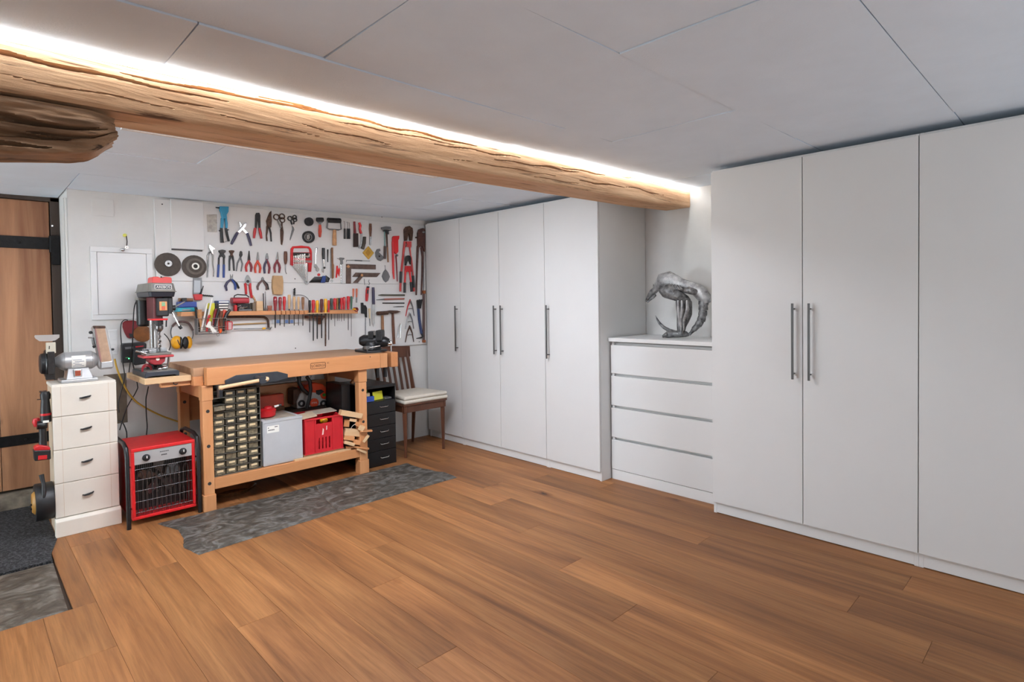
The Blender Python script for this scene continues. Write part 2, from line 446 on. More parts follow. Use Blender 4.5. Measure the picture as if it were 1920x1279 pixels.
tag(MB().prism([(-1.2, 3.618, -0.0135), (0.312, 3.618, -0.0135), (0.316, 3.72, -0.0135), (0.362, 3.94, -0.0135), (0.362, 4.72, -0.0135), (-1.2, 4.72, -0.0135)], (0, 0, 0.0165)).build('doormat', M_gran, None, 0), 'black granulated rubber doormat before the wooden plank door', 'doormat')
M_sill = mat('rough_stone_sill', (150, 136, 118), 0.9, var=0.45, vs=9, bump=0.8, bs=22)
sl = MB(); vs = []; nxs = 60
for i in range(nxs+1):
    x = -1.2 + 1.69*i/nxs
    for (y, z) in ((4.72, -0.013), (4.722, 0.052), (4.735, 0.068), (4.80, 0.088), (4.86, 0.09), (4.95, 0.09)):
        w = noise.noise(Vector((x*9, y*20, z*30)))*0.008
        vs.append((x, y + w*0.6, z + (w if z > 0 else 0)))
sl.add(vs, [(i*6+k_, (i+1)*6+k_, (i+1)*6+k_+1, i*6+k_+1) for i in range(nxs) for k_ in range(5)])
structure(sl.build('door_sill', M_sill, None), 'rough stone sill below the plank door')

# ---- walls
wb = sroot('wall_back')
MB().box(0.505, WALL_X+0.1, WALL_Y, 5.0, -0.02, 2.25).build('wall_surface', M_plaster, wb, 0)
MB().box(XL_-0.1, 0.505, 4.86, 5.0, -0.02, 2.25).build('recess_surface', M_plaster, wb, 0)
wr = structure(MB().box(WALL_X, WALL_X+0.12, YF_-0.1, 4.45, -0.02, 2.25).build('wall_right', M_plaster, None, 0))
# left wall with an opening for the added unseen window (y 3.3..4.3, z 0.15..1.85)
wl = sroot('wall_left')
MB().box(XL_-0.15, XL_, YF_-0.1, 3.3, -0.02, 2.2).box(XL_-0.15, XL_, 4.3, 4.95, -0.02, 2.2).box(XL_-0.15, XL_, 3.3, 4.3, -0.02, 0.15).box(XL_-0.15, XL_, 3.3, 4.3, 1.85, 2.2).build('wall_surface', M_plaster, wl, 0)
wf = sroot('wall_front')
MB().box(XL_-0.1, 1.3, YF_-0.15, YF_, -0.02, 2.25).box(2.9, WALL_X+0.1, YF_-0.15, YF_, -0.02, 2.25).box(1.3, 2.9, YF_-0.15, YF_, -0.02, 0.15).box(1.3, 2.9, YF_-0.15, YF_, 1.8, 2.25).build('wall_surface', M_plaster, wf, 0)
w1 = sroot('added_window_1', (XL_, 3.8, 0.15))  # unseen window, invented to carry the added light from the left
m = MB()
for (y0, y1, z0, z1) in ((3.3, 4.3, 0.15, 0.2), (3.3, 4.3, 1.8, 1.85), (3.3, 3.35, 0.2, 1.8), (4.25, 4.3, 0.2, 1.8)): m.box(XL_-0.10, XL_-0.05, y0, y1, z0, z1)
m.build('window_frame', M_white, w1, 0)
M_pane = mat('window_glass', (240, 246, 250), 0.05, trans=1.0)
MB().box(XL_-0.08, XL_-0.074, 3.35, 4.25, 0.2, 1.8).build('pane', M_pane, w1, 0)
w2 = sroot('added_window_2', (2.1, YF_, 0.15))  # unseen window put in to brighten ceiling and back wall
m = MB()
for (x0, x1, z0, z1) in ((1.3, 2.9, 0.15, 0.2), (1.3, 2.9, 1.75, 1.8), (1.3, 1.35, 0.2, 1.75), (2.85, 2.9, 0.2, 1.75), (2.075, 2.125, 0.2, 1.75)): m.box(x0, x1, YF_-0.10, YF_-0.05, z0, z1)
m.build('window_frame', M_white, w2, 0)
for (x0, x1) in ((1.35, 2.075), (2.125, 2.85)): MB().box(x0, x1, YF_-0.08, YF_-0.074, 0.2, 1.75).build('pane', M_pane, w2, 0)
# corner moulding on the recess edge of the back wall
t1 = sroot('trim_1', (0.505, 4.5, 0))
for (y0, y1, p) in ((4.428, 4.44, 0.012), (4.455, 4.475, 0.018), (4.485, 4.50, 0.010)):
    MB().box(0.505-p, 0.505, y0, y1, 0.0, 1.94).build('moulding', M_plaster, t1, 0, 0.003)

# ---- ceiling: carrier and single fabric-covered panels
def ceil_box(x0, x1, y0, y1, t0, t1):
    return MB().add([(x0,y0,cz(x0)+t0),(x1,y0,cz(x1)+t0),(x1,y1,cz(x1)+t0),(x0,y1,cz(x0)+t0),(x0,y0,cz(x0)+t1),(x1,y0,cz(x1)+t1),(x1,y1,cz(x1)+t1),(x0,y1,cz(x0)+t1)],
                    [(0,3,2,1),(4,5,6,7),(0,1,5,4),(1,2,6,5),(2,3,7,6),(3,0,4,7)])
ce = structure(ceil_box(XL_-0.1, WALL_X+0.1, YF_-0.1, 5.0, 0.02, 0.16).build('ceiling', M_gap, None, 0))
rows = [(-1.9, -0.80, 0.3), (-0.80, -0.195, 0.95), (-0.195, 0.415, 0.10), (0.415, 1.008, 1.455), (1.008, 1.62, 0.808), (1.62, 2.21, 0.466), (2.21, 2.75, 1.6), (2.75, 3.27, 0.915), (3.27, 3.86, 1.235), (3.86, 4.42, 0.50), (4.42, 4.90, 0.50)]
rnd = random.Random(5)
def ceil_panel(x0, x1, y0, y1, drop, tilt):
    nx, ny = 24, 10; vs = []; fs = []
    for lay in (0, 1):
        for j in range(ny+1):
            for i in range(nx+1):
                u, v = i/nx, j/ny; x = x0+(x1-x0)*u; y = y0+(y1-y0)*v
                if lay == 0:
                    s = -drop + tilt*(v-0.5) - 0.0025*math.sin(PI*u)*abs(2*v-1)**2 + 0.0022*noise.noise(Vector((x*2.2, y*3.1, drop*900)))
                    e = min(u*(x1-x0), (1-u)*(x1-x0), v*(y1-y0), (1-v)*(y1-y0))
                    z = cz(x) + s + (0.0015 if e < 0.003 else 0)
                else: z = cz(x) + 0.018
                vs.append((x, y, z))
    n = (nx+1)*(ny+1)
    for j in range(ny):
        for i in range(nx):
            q = j*(nx+1)+i
            fs.append((q, q+nx+1, q+nx+2, q+1)); fs.append((n+q, n+q+1, n+q+nx+2, n+q+nx+1))
    ring_ = [i for i in range(nx+1)] + [j*(nx+1)+nx for j in range(1, ny+1)] + [ny*(nx+1)+i for i in range(nx-1, -1, -1)] + [j*(nx+1) for j in range(ny-1, 0, -1)]
    for a, b in zip(ring_, ring_[1:]+ring_[:1]): fs.append((a, b, b+n, a+n))
    return MB().add(vs, fs).build('ceiling_panel', M_ceil, ce, 30)
for (y0, y1, xs) in rows:
    Lp = 1.467; g = 0.0018
    cuts = sorted([xs + Lp*i for i in range(-4, 5)])
    if y0 > 4.4: pts = [XL_, -1.0, 0.50]
    else: pts = [XL_] + [c for c in cuts if XL_+0.05 < c < WALL_X-0.05] + [WALL_X]
    for a, b in zip(pts[:-1], pts[1:]):
        ceil_panel(a+g, b-g, y0+g, y1-g, rnd.uniform(0.0, 0.006), rnd.uniform(-0.004, 0.004))

# ---- plank door in the recess, with frame post, strap hinges
M_door = wood('old_pine', (124, 76, 48), (192, 140, 102), 2, 13, 0.6, (0.36, 0.62), 0.10, True)
M_doorpost = wood('dark_oak_post', (50, 40, 34), (84, 68, 58), 2, 24, 0.75, (0.3, 0.7))
M_iron = mat('black_iron', (26, 25, 26), 0.55, 0.5, var=0.5, vs=40, bump=0.4, bs=90)
dr = sroot('door_1', (-0.1, 4.80, 0.09), 'old pine plank door with black iron strap hinges')
for (x0, x1) in ((-1.0, -0.62), (-0.62, -0.22), (-0.22, 0.18), (0.18, 0.452)):
    MB().box(x0+0.0012, x1-0.0012, 4.80, 4.835, 0.105, 1.955).build('plank', M_door, dr, 0, 0.003)
for (z0, z1) in ((1.645, 1.722), (0.385, 0.452)):
    h = MB().box(-0.9, 0.455, 4.792, 4.80, z0, z1).build('strap_hinge', M_iron, dr, 0, 0.002)
    h['label'] = 'black iron strap hinge'
    for bx in (0.30, 0.12, -0.1): MB().lathe((bx, 4.792, (z0+z1)/2), (0,-1,0), [(0, .010), (0.004, .008), (0.006, .003)], 10).build('rivet', M_iron, h)
    MB().box(0.455, 0.500, 4.775, 4.79, z0-0.10, z1+0.015).build('hinge_plate', M_iron, dr, 0, 0.002)
    MB().cyl((0.456, 4.785, z0-0.02), (0.456, 4.785, z1+0.01), 0.011, n=12).build('hinge_pin', M_iron, dr)
tp = sroot('trim_2', (0.48, 4.82, 0))
MB().box(0.456, 0.504, 4.79, 4.86, 0.09, 1.985).build('frame_post', M_doorpost, tp, 0, 0.003)
MB().box(-1.2, 0.504, 4.79, 4.86, 1.958, 1.99).build('frame_lintel', M_doorpost, tp, 0, 0.003)
MB().lathe((0.468, 4.79, 1.80), (-0.3,-1,0), [(0, .003), (0.01, .003), (0.012, .006)], 8).build('nail', M_chrome, tp)

# ---- timber beam with LED strip, saddle timber
def beam_mat(name, dark, light, crackcol, rough=0.75):
    m = bpy.data.materials.new(name); m.use_nodes = True
    nt = m.node_tree; L = nt.links.new; b = nt.nodes['Principled BSDF']; N = nt.nodes.new
    g = N('ShaderNodeNewGeometry')
    def nz(sc, st, det, dis=0.5):
        mp = N('ShaderNodeMapping'); mp.inputs['Scale'].default_value = st; L(g.outputs['Position'], mp.inputs[0])
        n = N('ShaderNodeTexNoise'); n.inputs['Scale'].default_value = sc; n.inputs['Detail'].default_value = det; n.inputs['Distortion'].default_value = dis; n.inputs['Roughness'].default_value = 0.65
        L(mp.outputs[0], n.inputs['Vector']); return n.outputs[0]
    r = N('ShaderNodeValToRGB'); r.color_ramp.elements[0].position = 0.3; r.color_ramp.elements[1].position = 0.66
    r.color_ramp.elements[0].color = lin(dark); r.color_ramp.elements[1].color = lin(light); L(nz(14, (0.12, 1, 1), 8), r.inputs[0])
    st = nz(42, (0.05, 1, 1), 6, 1.0)
    r2 = N('ShaderNodeValToRGB'); r2.color_ramp.elements[0].position = 0.33; r2.color_ramp.elements[1].position = 0.42
    r2.color_ramp.elements[0].color = lin(crackcol); r2.color_ramp.elements[1].color = (1, 1, 1, 1); L(st, r2.inputs[0])
    mu = N('ShaderNodeMix'); mu.data_type = 'RGBA'; mu.blend_type = 'MULTIPLY'; mu.inputs[0].default_value = 0.9; L(r.outputs[0], mu.inputs[6]); L(r2.outputs[0], mu.inputs[7])
    L(mu.outputs[2], b.inputs['Base Color']); b.inputs['Roughness'].default_value = rough
    bp = N('ShaderNodeBump'); bp.inputs['Strength'].default_value = 0.6; bp.inputs['Distance'].default_value = 0.006; L(st, bp.inputs['Height']); L(bp.outputs[0], b.inputs['Normal'])
    return m
M_beam = beam_mat('old_spruce_beam', (186, 138, 98), (226, 186, 146), (104, 76, 56))
M_saddle = beam_mat('weathered_oak', (92, 68, 48), (170, 132, 98), (60, 44, 34))
def interp(x, tab):
    for (a, va), (b, vb) in zip(tab[:-1], tab[1:]):
        if x <= b: return va + (vb-va)*max(0, min(1, (x-a)/(b-a)))
    return tab[-1][1]
def rough_beam(x0, x1, yf, yb, zt, zb, nx, npf, amp, cracks, freq, endround=0.0):
    """hewn timber: section loops along x; cracks = [(xa, xb, va, vb, depth, halfwidth)] on the front face (v 0 bottom .. 1 top)"""
    m = MB(); vs = []; loop = None
    for i in range(nx+1):
        x = x0 + (x1-x0)*i/nx
        b_, t_ = zb(x), zt(x); F, B = yf(x), yb(x); sec = []
        for k_ in range(npf+1): sec.append((F, b_ + (t_-b_)*k_/npf, k_/npf, 'f'))
        for k_ in range(1, 5): sec.append((F+(B-F)*k_/4, t_, 0, 't'))
        for k_ in range(1, 7): sec.append((B, t_+(b_-t_)*k_/6, 0, 'b'))
        nb = 10
        for k_ in range(1, nb): sec.append((B+(F-B)*k_/nb, b_, 0, 'u'))
        loop = len(sec)
        cx, cz_ = (F+B)/2, (b_+t_)/2
        for (y, z, v, kind) in sec:
            n1 = noise.noise(Vector((x*freq*0.35, y*freq*2.2, z*freq*2.2))) + 0.5*noise.noise(Vector((x*freq, y*freq*6, z*freq*6))) + 0.45*noise.noise(Vector((x*freq*2.2, y*freq*16, z*freq*16)))
            d = amp*n1
            # rounded arrises
            ex = min(abs(z-b_), abs(z-t_)) if kind in 'fb' else min(abs(y-F), abs(y-B))
            rr = max(0, 0.014-ex)/0.014
            dy = dz = 0
            if kind == 'f': dy = -d + rr*rr*0.004
            elif kind == 'b': dy = d - rr*rr*0.004
            elif kind == 'u': dz = -d + rr*rr*0.004
            else: dz = 0
            if kind == 'f':
                for (xa, xb, va, vb, dep, hw) in cracks:
                    if xa < x < xb:
                        q = (x-xa)/(xb-xa); vc = va+(vb-va)*q + 0.02*math.sin(x*23) + 0.03*noise.noise(Vector((x*6, va*9, 0)))
                        w = hw*math.sin(PI*q)**0.6*(0.7+0.5*noise.noise(Vector((x*9, 3, vb))))
                        e = abs(v-vc)
                        if e < w: dy += dep*(1-(e/w)**2)
            if endround:
                en = max(0, endround-(x1-x))/endround
                z = z + (cz_+0.02-z)*0.35*en*en; y = y + (cx-y)*0.25*en*en
            vs.append((x + (0.012*n1 if (i == nx and endround) else 0), y+dy, z+dz))
    fs = []
    for i in range(nx):
        for k_ in range(loop):
            a = i*loop+k_; b2 = i*loop+(k_+1) % loop; fs.append((a, b2, b2+loop, a+loop))
    fs.append(tuple(range(loop-1, -1, -1))); fs.append(tuple(nx*loop+k_ for k_ in range(loop)))
    return m.add(vs, fs)
BT = lambda x: interp(x, [(-2.9, 1.93), (0.1, 1.972), (1.07, 2.0), (2.2, 2.020), (3.76, 2.042)])
BB = lambda x: interp(x, [(-2.9, 1.80), (0.1, 1.832), (1.06, 1.854), (2.2, 1.874), (3.3, 1.895), (3.76, 1.915)])
cr = [(-0.6, 0.66, 0.80, 0.62, 0.034, 0.050), (0.35, 1.05, 0.78, 0.86, 0.034, 0.045), (0.75, 1.35, 0.92, 0.80, 0.026, 0.032), (1.05, 1.62, 0.68, 0.72, 0.022, 0.024), (1.25, 1.75, 0.85, 0.80, 0.030, 0.040),
      (1.5, 2.05, 0.62, 0.72, 0.026, 0.030), (1.85, 2.5, 0.52, 0.66, 0.030, 0.034), (2.35, 2.75, 0.72, 0.78, 0.02, 0.026), (2.5, 2.95, 0.34, 0.46, 0.024, 0.034), (0.9, 1.3, 0.42, 0.34, 0.02, 0.018), (1.6, 2.3, 0.26, 0.34, 0.018, 0.016), (0.1, 0.5, 0.3, 0.26, 0.016, 0.014), (-2.0, -0.7, 0.5, 0.7, 0.02, 0.04), (0.45, 0.62, 0.44, 0.40, 0.02, 0.02), (2.1, 2.5, 0.2, 0.22, 0.014, 0.016), (2.95, 3.4, 0.5, 0.42, 0.016, 0.02), (0.62, 0.98, 0.30, 0.22, 0.014, 0.014)]
bm_ = rough_beam(-2.9, 3.755, lambda x: 2.005+0.004*math.sin(x*2.3), lambda x: 2.20, BT, BB, 700, 72, 0.0014, cr, 5.0)
bo = thing('timber_beam', 'long hewn honey coloured ceiling beam with drying cracks and light strip along top', 'beam', (0.4, 2.1, 1.83))
bm_.build('beam_body', M_beam, bo, 50)
# LED strip lies along the upper front arris
M_led = bpy.data.materials.new('led_diffuser'); M_led.use_nodes = True
_b = M_led.node_tree.nodes['Principled BSDF']; _b.inputs['Emission Color'].default_value = (*LED_COLOR, 1); _b.inputs['Emission Strength'].default_value = LED_STRENGTH; _b.inputs['Base Color'].default_value = (0.9, 0.9, 0.88, 1)
ls = thing('led_strip', 'glowing white light strip running along the top edge of the ceiling beam', 'light strip', (0.4, 2.0, 1.98))
m = MB(); m2 = MB()
xs_ = [-2.9 + 6.645*i/40 for i in range(41)]
for a, b in zip(xs_[:-1], xs_[1:]):
    for (mm, y0, y1, h0, h1) in ((m, 1.986, 2.001, -0.012, -0.001), (m2, 2.001, 2.02, -0.009, -0.002)):
        za, zb_ = BT(a)+0.004, BT(b)+0.004
        mm.add([(a,y0,za+h0),(b,y0,zb_+h0),(b,y1,zb_+h0),(a,y1,za+h0),(a,y0,za+h1),(b,y0,zb_+h1),(b,y1,zb_+h1),(a,y1,za+h1)], [(0,3,2,1),(4,5,6,7),(0,1,5,4),(1,2,6,5),(2,3,7,6),(3,0,4,7)])
m.build('diffuser', M_led, ls, 0); m2.build('profile', M_grey_metal, ls, 0)
M_led_added = M_led.copy(); M_led_added.name = 'led_diffuser_added'; M_led_added.node_tree.nodes['Principled BSDF'].inputs['Emission Strength'].default_value = ADDED_LED_STRENGTH; M_led_added.node_tree.nodes['Principled BSDF'].inputs['Emission Color'].default_value = (*ADDED_LED_COLOR, 1)
l2 = thing('led_strip', 'added unseen light strip along the rear top edge of the ceiling beam, facing the tool wall', 'light strip', (0.4, 2.21, 1.98))  # no such strip is visible; added to brighten the bench area
m = MB()
for a, b in [q for q in zip(xs_[:-1], xs_[1:]) if q[1] < 2.45]:
    za, zb_ = BT(a)+0.004, BT(b)+0.004; y0, y1, h0, h1 = 2.204, 2.220, -0.012, -0.001
    m.add([(a,y0,za+h0),(b,y0,zb_+h0),(b,y1,zb_+h0),(a,y1,za+h0),(a,y0,za+h1),(b,y0,zb_+h1),(b,y1,zb_+h1),(a,y1,za+h1)], [(0,3,2,1),(4,5,6,7),(0,1,5,4),(1,2,6,5),(2,3,7,6),(3,0,4,7)])
m.build('diffuser', M_led_added, l2, 0)
# flat ceiling luminaire behind the beam: only its rear rim shows below the beam
M_pan = M_led.copy(); M_pan.name = 'panel_diffuser'; _b = M_pan.node_tree.nodes['Principled BSDF']; _b.inputs['Emission Strength'].default_value = PANEL_STRENGTH; _b.inputs['Emission Color'].default_value = (*PANEL_COLOR, 1)
pl_ = thing('ceiling_luminaire', 'flat white ceiling luminaire behind the beam, only its rim showing', 'lamp', (1.27, 2.58, 1.99))
def ctile(x0, x1, y0, y1, t0, t1): return ceil_box(x0, x1, y0, y1, t0, t1)
for (x0, x1, y0, y1) in ((0.49, 2.05, 2.715, 2.735), (0.49, 2.05, 2.40, 2.42), (0.49, 0.51, 2.42, 2.715), (2.03, 2.05, 2.42, 2.715)): ctile(x0, x1, y0, y1, -0.022, -0.008).build('rim', M_white, pl_, 0)
ctile(0.51, 2.03, 2.42, 2.66, -0.020, -0.010).build('diffuser', M_pan, pl_, 0)
ctile(0.51, 2.03, 2.66, 2.715, -0.020, -0.010).build('cover_strip', M_white, pl_, 0)
sb = rough_beam(-2.9, 0.352, lambda x: 2.008, lambda x: 2.17, lambda x: interp(x, [(-2.9, 1.797), (0.1, 1.822), (0.36, 1.828)]), lambda x: interp(x, [(-2.9, 1.66), (0.09, 1.672), (0.24, 1.695), (0.30, 1.708), (0.352, 1.735)]), 300, 56, 0.009,
                [(-0.6, 0.30, 0.60, 0.55, 0.02, 0.07), (-0.3, 0.25, 0.36, 0.30, 0.022, 0.08), (0.0, 0.33, 0.72, 0.50, 0.018, 0.06), (-0.2, 0.2, 0.14, 0.12, 0.024, 0.07), (0.15, 0.345, 0.40, 0.34, 0.02, 0.05)], 7.0, 0.08)
tag(sb.build('saddle_timber', M_saddle, None, 50), 'short weathered dark oak timber with rounded end under the long beam', 'timber')

# ================================================================ WARDROBES
M_handle = mat('brushed_steel_handle', (96, 94, 94), 0.35, 1.0)
def wardrobe(label, XF, y_near, widths, handles, depth, zt=1.992, group='white wardrobes along the right wall'):
    """front plane XF, nearest end y_near, doors go away from the camera; handles: side of every door ('n' near, 'f' far, None)"""
    tot = sum(widths); y1 = y_near + tot; t = 0.018
    r = thing('wardrobe', label, 'wardrobe', (XF + 0.3, y_near + tot/2, 0), group)
    xb = XF + 0.018
    c = MB().box(xb, xb+depth, y_near, y_near+t, 0.0, 2.005).box(xb, xb+depth, y1-t, y1, 0.0, 2.005).box(xb, xb+depth, y_near+t, y1-t, 1.987, 2.005)
    c.box(xb, xb+depth, y_near+t, y1-t, 0.055, 0.073).box(xb+depth-0.01, xb+depth, y_near+t, y1-t, 0.073, 1.987)
    c.build('carcass', M_white, r, 0, 0.0012, 1)
    MB().box(xb+0.002, xb+0.016, y_near+t, y1-t, 0.004, 0.055).build('plinth', M_white, r, 0)
    y = y_near
    for w, hd in zip(widths, handles):
        d = MB().box(XF, XF+0.016, y+0.0018, y+w-0.0018, 0.0690, zt).build('door', M_whitedoor, r, 0, 0.0015, 2)
        if hd:
            hy = y + 0.040 if hd == 'n' else y + w - 0.040
            h = MB().cyl((XF-0.030, hy, 0.833), (XF-0.030, hy, 1.231), 0.006, n=14)
            for hz in (0.862, 1.202): h.cyl((XF-0.030, hy, hz), (XF, hy, hz), 0.004, n=10)
            h.build('handle', M_handle, d)
        y += w
    return r
# back group (left in the photo), from the near end: 50, 100, 50
XLF, XRF = 3.1624, 3.1531
wardrobe('narrow white wardrobe with one tall door beside the drawer chest', XLF, 2.3782, [0.5], ['f'], 0.575)
wardrobe('white two door wardrobe with paired bar handles, in the middle of the far row', XLF, 2.8783, [0.5, 0.5], ['f', 'n'], 0.575)
wardrobe('narrow white wardrobe in the back corner behind the wooden chair', XLF, 3.8784, [0.5], ['n'], 0.575)
wardrobe('white two door wardrobe with paired bar handles, right of the drawer chest', XRF, 0.5561, [0.5, 0.4999], ['f', 'n'], 0.575)
wardrobe('white wardrobe cut by the right edge of the picture', XRF, -0.4440, [0.5, 0.5], [None, 'n'], 0.575)

# ================================================================ DRAWER CHEST (1.572 .. 2.37)
dc = thing('drawer_chest', 'white chest of four drawers between the wardrobes, sculpture on top', 'chest of drawers', (3.5, 1.97, 0))
y0, y1 = 1.5735, 2.3700
cx0 = 3.285
c = MB().box(cx0+0.018, 3.755, y0, y0+0.018, 0, 0.975).box(cx0+0.018, 3.755, y1-0.018, y1, 0, 0.975).box(3.74, 3.755, y0+0.018, y1-0.018, 0.05, 0.975)
c.box(cx0+0.06, 3.74, y0+0.018, y1-0.018, 0.94, 0.972)
c.build('carcass', M_white, dc, 0, 0.001, 1)
MB().box(3.262, 3.757, y0-0.001, y1+0.003, 0.972, 0.9985).build('top_panel', M_white, dc, 0, 0.002)
MB().box(cx0+0.004, cx0+0.018, y0, y1, 0.0, 0.068).build('plinth', M_white, dc, 0, 0.001)
zs_ = [0.072, 0.298, 0.523, 0.748, 0.966]
for a, b in zip(zs_[:-1], zs_[1:]):
    d = MB().box(cx0, cx0+0.018, y0+0.002, y1-0.002, a, b-0.019).build('drawer_front', M_whitedoor, dc, 0, 0.0015)
    # recessed grip: front is set under a hollow, a lip closes it at both ends
    MB().box(cx0+0.018, cx0+0.032, y0+0.018, y1-0.018, b-0.026, b-0.020).build('grip_edge', M_white, d, 0)
    for (ga, gb) in ((y1-0.022, y1-0.002), (y0+0.002, y0+0.022)): MB().box(cx0+0.012, cx0+0.018, ga, gb, b-0.019, b-0.001).build('grip_end', M_white, d, 0)
    MB().box(cx0+0.032, cx0+0.042, y0+0.018, y1-0.018, a, b-0.004).build('drawer_body', M_white, d, 0)

# ================================================================ SCULPTURE
M_sculpt = mat('aged_silvered_bronze', (150, 150, 150), 0.42, 0.35, var=0.6, vs=30, bump=0.8, bs=60, col2=(46, 46, 48))
M_sculpt_l = mat('silvered_bronze_light', (196, 196, 196), 0.45, 0.3, var=0.35, vs=24, bump=0.5, bs=60, col2=(112, 112, 114))
SX = 3.48
def sp(x, y, dx=0.0):          # zoom (1180,480) x7.105 -> point in the sculpture's plane
    p = at(1180 + x/7.1056, 480 + y/7.1056, X=SX + dx); p.z += 0.004; return p
def K(px): return px/7.1056 * 0.00400   # zoom pixels to metres near the chest
sc = thing('sculpture', 'silvery bronze creature sculpture bent into a ring, standing on the white drawer chest', 'sculpture', (SX, sp(690,1080).y, 0.9985))
# arched trunk: shoulder .. back .. hip
MB().tube([sp(345,455), sp(385,410), sp(440,345), sp(530,335), sp(620,365), sp(700,390), sp(790,415), sp(880,450), sp(950,500), sp(1005,570), sp(1030,640)],
          [K(34), K(62), K(100), K(112), K(92), K(72), K(68), K(74), K(86), K(78), K(52)], 14, (0, 0.72)).build('trunk', M_sculpt_l, sc, 60)
MB().tube([sp(420,440,-.035), sp(500,470,-.04), sp(590,510,-.045), sp(690,560,-.04), sp(770,590,-.03), sp(810,605,-.02)], [K(50), K(92), K(80), K(62), K(44), K(18)], 12).build('thigh', M_sculpt, sc, 60)
MB().tube([sp(700,470,-.03), sp(790,465,-.035), sp(880,490,-.03), sp(930,480,-.02)], [K(20), K(44), K(40), K(10)], 10).build('flank', M_sculpt, sc, 60)
for q in range(4):
    MB().tube([sp(560+38*q, 385+8*q, -.05), sp(590+38*q, 430+8*q, -.055), sp(640+30*q, 462+4*q, -.045)], [K(10), K(17), K(8)], 8).build('rib', M_sculpt, sc, 60)
MB().tube([sp(730,560,-.02), sp(725,620,-.02), sp(730,700,-.02), sp(735,780,-.02), sp(715,860,-.02), sp(695,940,-.02), sp(690,1010,-.02), sp(690,1050,-.02)],
          [K(60), K(98), K(96), K(90), K(76), K(58), K(48), K(56)], 14, (0, 0.8)).build('leg', M_sculpt, sc, 60)
for (a, b) in ((650, 668), (700, 690), (770, 725)):
    MB().tube([sp(a,600,-.075), sp(a+6,720,-.085), sp(b,860,-.07), sp(b,1000,-.055)], [K(12), K(22), K(17), K(8)], 8).build('muscle', M_sculpt_l, sc, 60)
MB().tube([sp(445,1075,-.03), sp(500,1058,-.03), sp(570,1052,-.025), sp(660,1045,-.02), sp(760,1050,-.01), sp(800,1062,0)], [K(12), K(40), K(40), K(46), K(36), K(12)], 12, (2, 0.95)).build('foot', M_sculpt, sc, 60)
for q in range(4):
    MB().tube([sp(505,1050+q*2,-.05+.018*q), sp(465,1068+q*2,-.05+.018*q), sp(445,1088,-.05+.018*q)], [K(15), K(16), K(8)], 8).build('toe', M_sculpt, sc, 60)
# head: skull with open jaws and ear
MB().tube([sp(380,440), sp(340,465), sp(305,490), sp(270,530), sp(240,580), sp(218,615)], [K(34), K(44), K(40), K(30), K(20), K(10)], 10, (0, 0.8)).build('head', M_sculpt, sc, 60)
MB().tube([sp(345,520), sp(315,555), sp(275,590), sp(238,628)], [K(22), K(22), K(15), K(8)], 9, (0, 0.7)).build('jaw', M_sculpt, sc, 60)
MB().tube([sp(335,460), sp(325,410), sp(318,378)], [K(14), K(9), K(2)], 7).build('ear', M_sculpt, sc, 60)
# tail: overlapping plates, then a tapering whip back to the front
tp_ = [(995,560,74),(985,660,62),(985,730,58),(975,800,54),(955,870,52),(915,930,46),(860,985,36),(800,1055,20)]
for (a, b) in zip(tp_[:-1], tp_[1:]):
    MB().tube([sp(a[0],a[1]), sp((a[0]*.4+b[0]*.6),(a[1]*.4+b[1]*.6)), sp(b[0],b[1])], [K(a[2])*.82, K(b[2])*1.0, K(b[2])*.98], 10, (0, 0.75)).build('tail_plate', M_sculpt, sc, 50)
MB().tube([sp(620,1030,.02), sp(540,1005,.03), sp(460,960,.035), sp(400,900,.04), sp(370,850,.04), sp(348,800,.04)], [K(26), K(24), K(20), K(17), K(11), K(2)], 9).build('tail_tip', M_sculpt, sc, 60)

# ================================================================ STONE MATS before the bench
def mat_mesh(front, back, left, right, zt=0.006, n=70, k2=34):
    """front/back edge polylines (x as function of parameter), ragged sides"""
    m = MB(); vs = []; fs = []
    for j in range(k2+1):
        v = j/k2
        for i in range(n+1):
            u = i/n
            xl = interp(v, left); xr = interp(v, right)
            x = xl+(xr-xl)*u
            yf = interp(x, front); yb = interp(x, back); y = yf+(yb-yf)*v
            e = min(i, j, n-i, k2-j)
            nn = noise.noise(Vector((x*8+noise.noise(Vector((x*6, y*6, 1)))*1.5, y*12, 0.7)))
            z = zt + 0.0045*(1-abs(nn)*2)*(1 if e > 0 else 0)
            if e == 0:
                z = 0.001; x += 0.004*noise.noise(Vector((x*60, y*60, 0))); y += 0.004*noise.noise(Vector((x*60, y*60, 5)))
            vs.append((x, y, z))
    for j in range(k2):
        for i in range(n):
            q = j*(n+1)+i; fs.append((q, q+1, q+n+2, q+n+1))
    nb = len(vs)
    return m.add(vs, fs)
FR = [(0.8, 3.150), (1.7, 3.195), (2.55, 3.185)]
BK = [(0.75, 3.785), (1.2, 3.765), (2.6, 3.76)]
tag(mat_mesh(FR, BK, [(0, 0.845), (0.25, 0.815), (0.45, 0.85), (0.7, 0.86), (1, 0.80)], [(0, 1.622), (1, 1.735)]).build('slate_mat', M_slate, None, 60), 'grey slate slab in front of the bench, left piece with ragged end', 'stone slab', 'slate slabs before the workbench')
tag(mat_mesh(FR, BK, [(0, 1.6235), (1, 1.7365)], [(0, 2.545), (0.25, 2.56), (0.6, 2.50), (1, 2.50)]).build('slate_mat', M_slate, None, 60), 'grey slate slab in front of the bench, right piece with pointed corner', 'stone slab', 'slate slabs before the workbench')

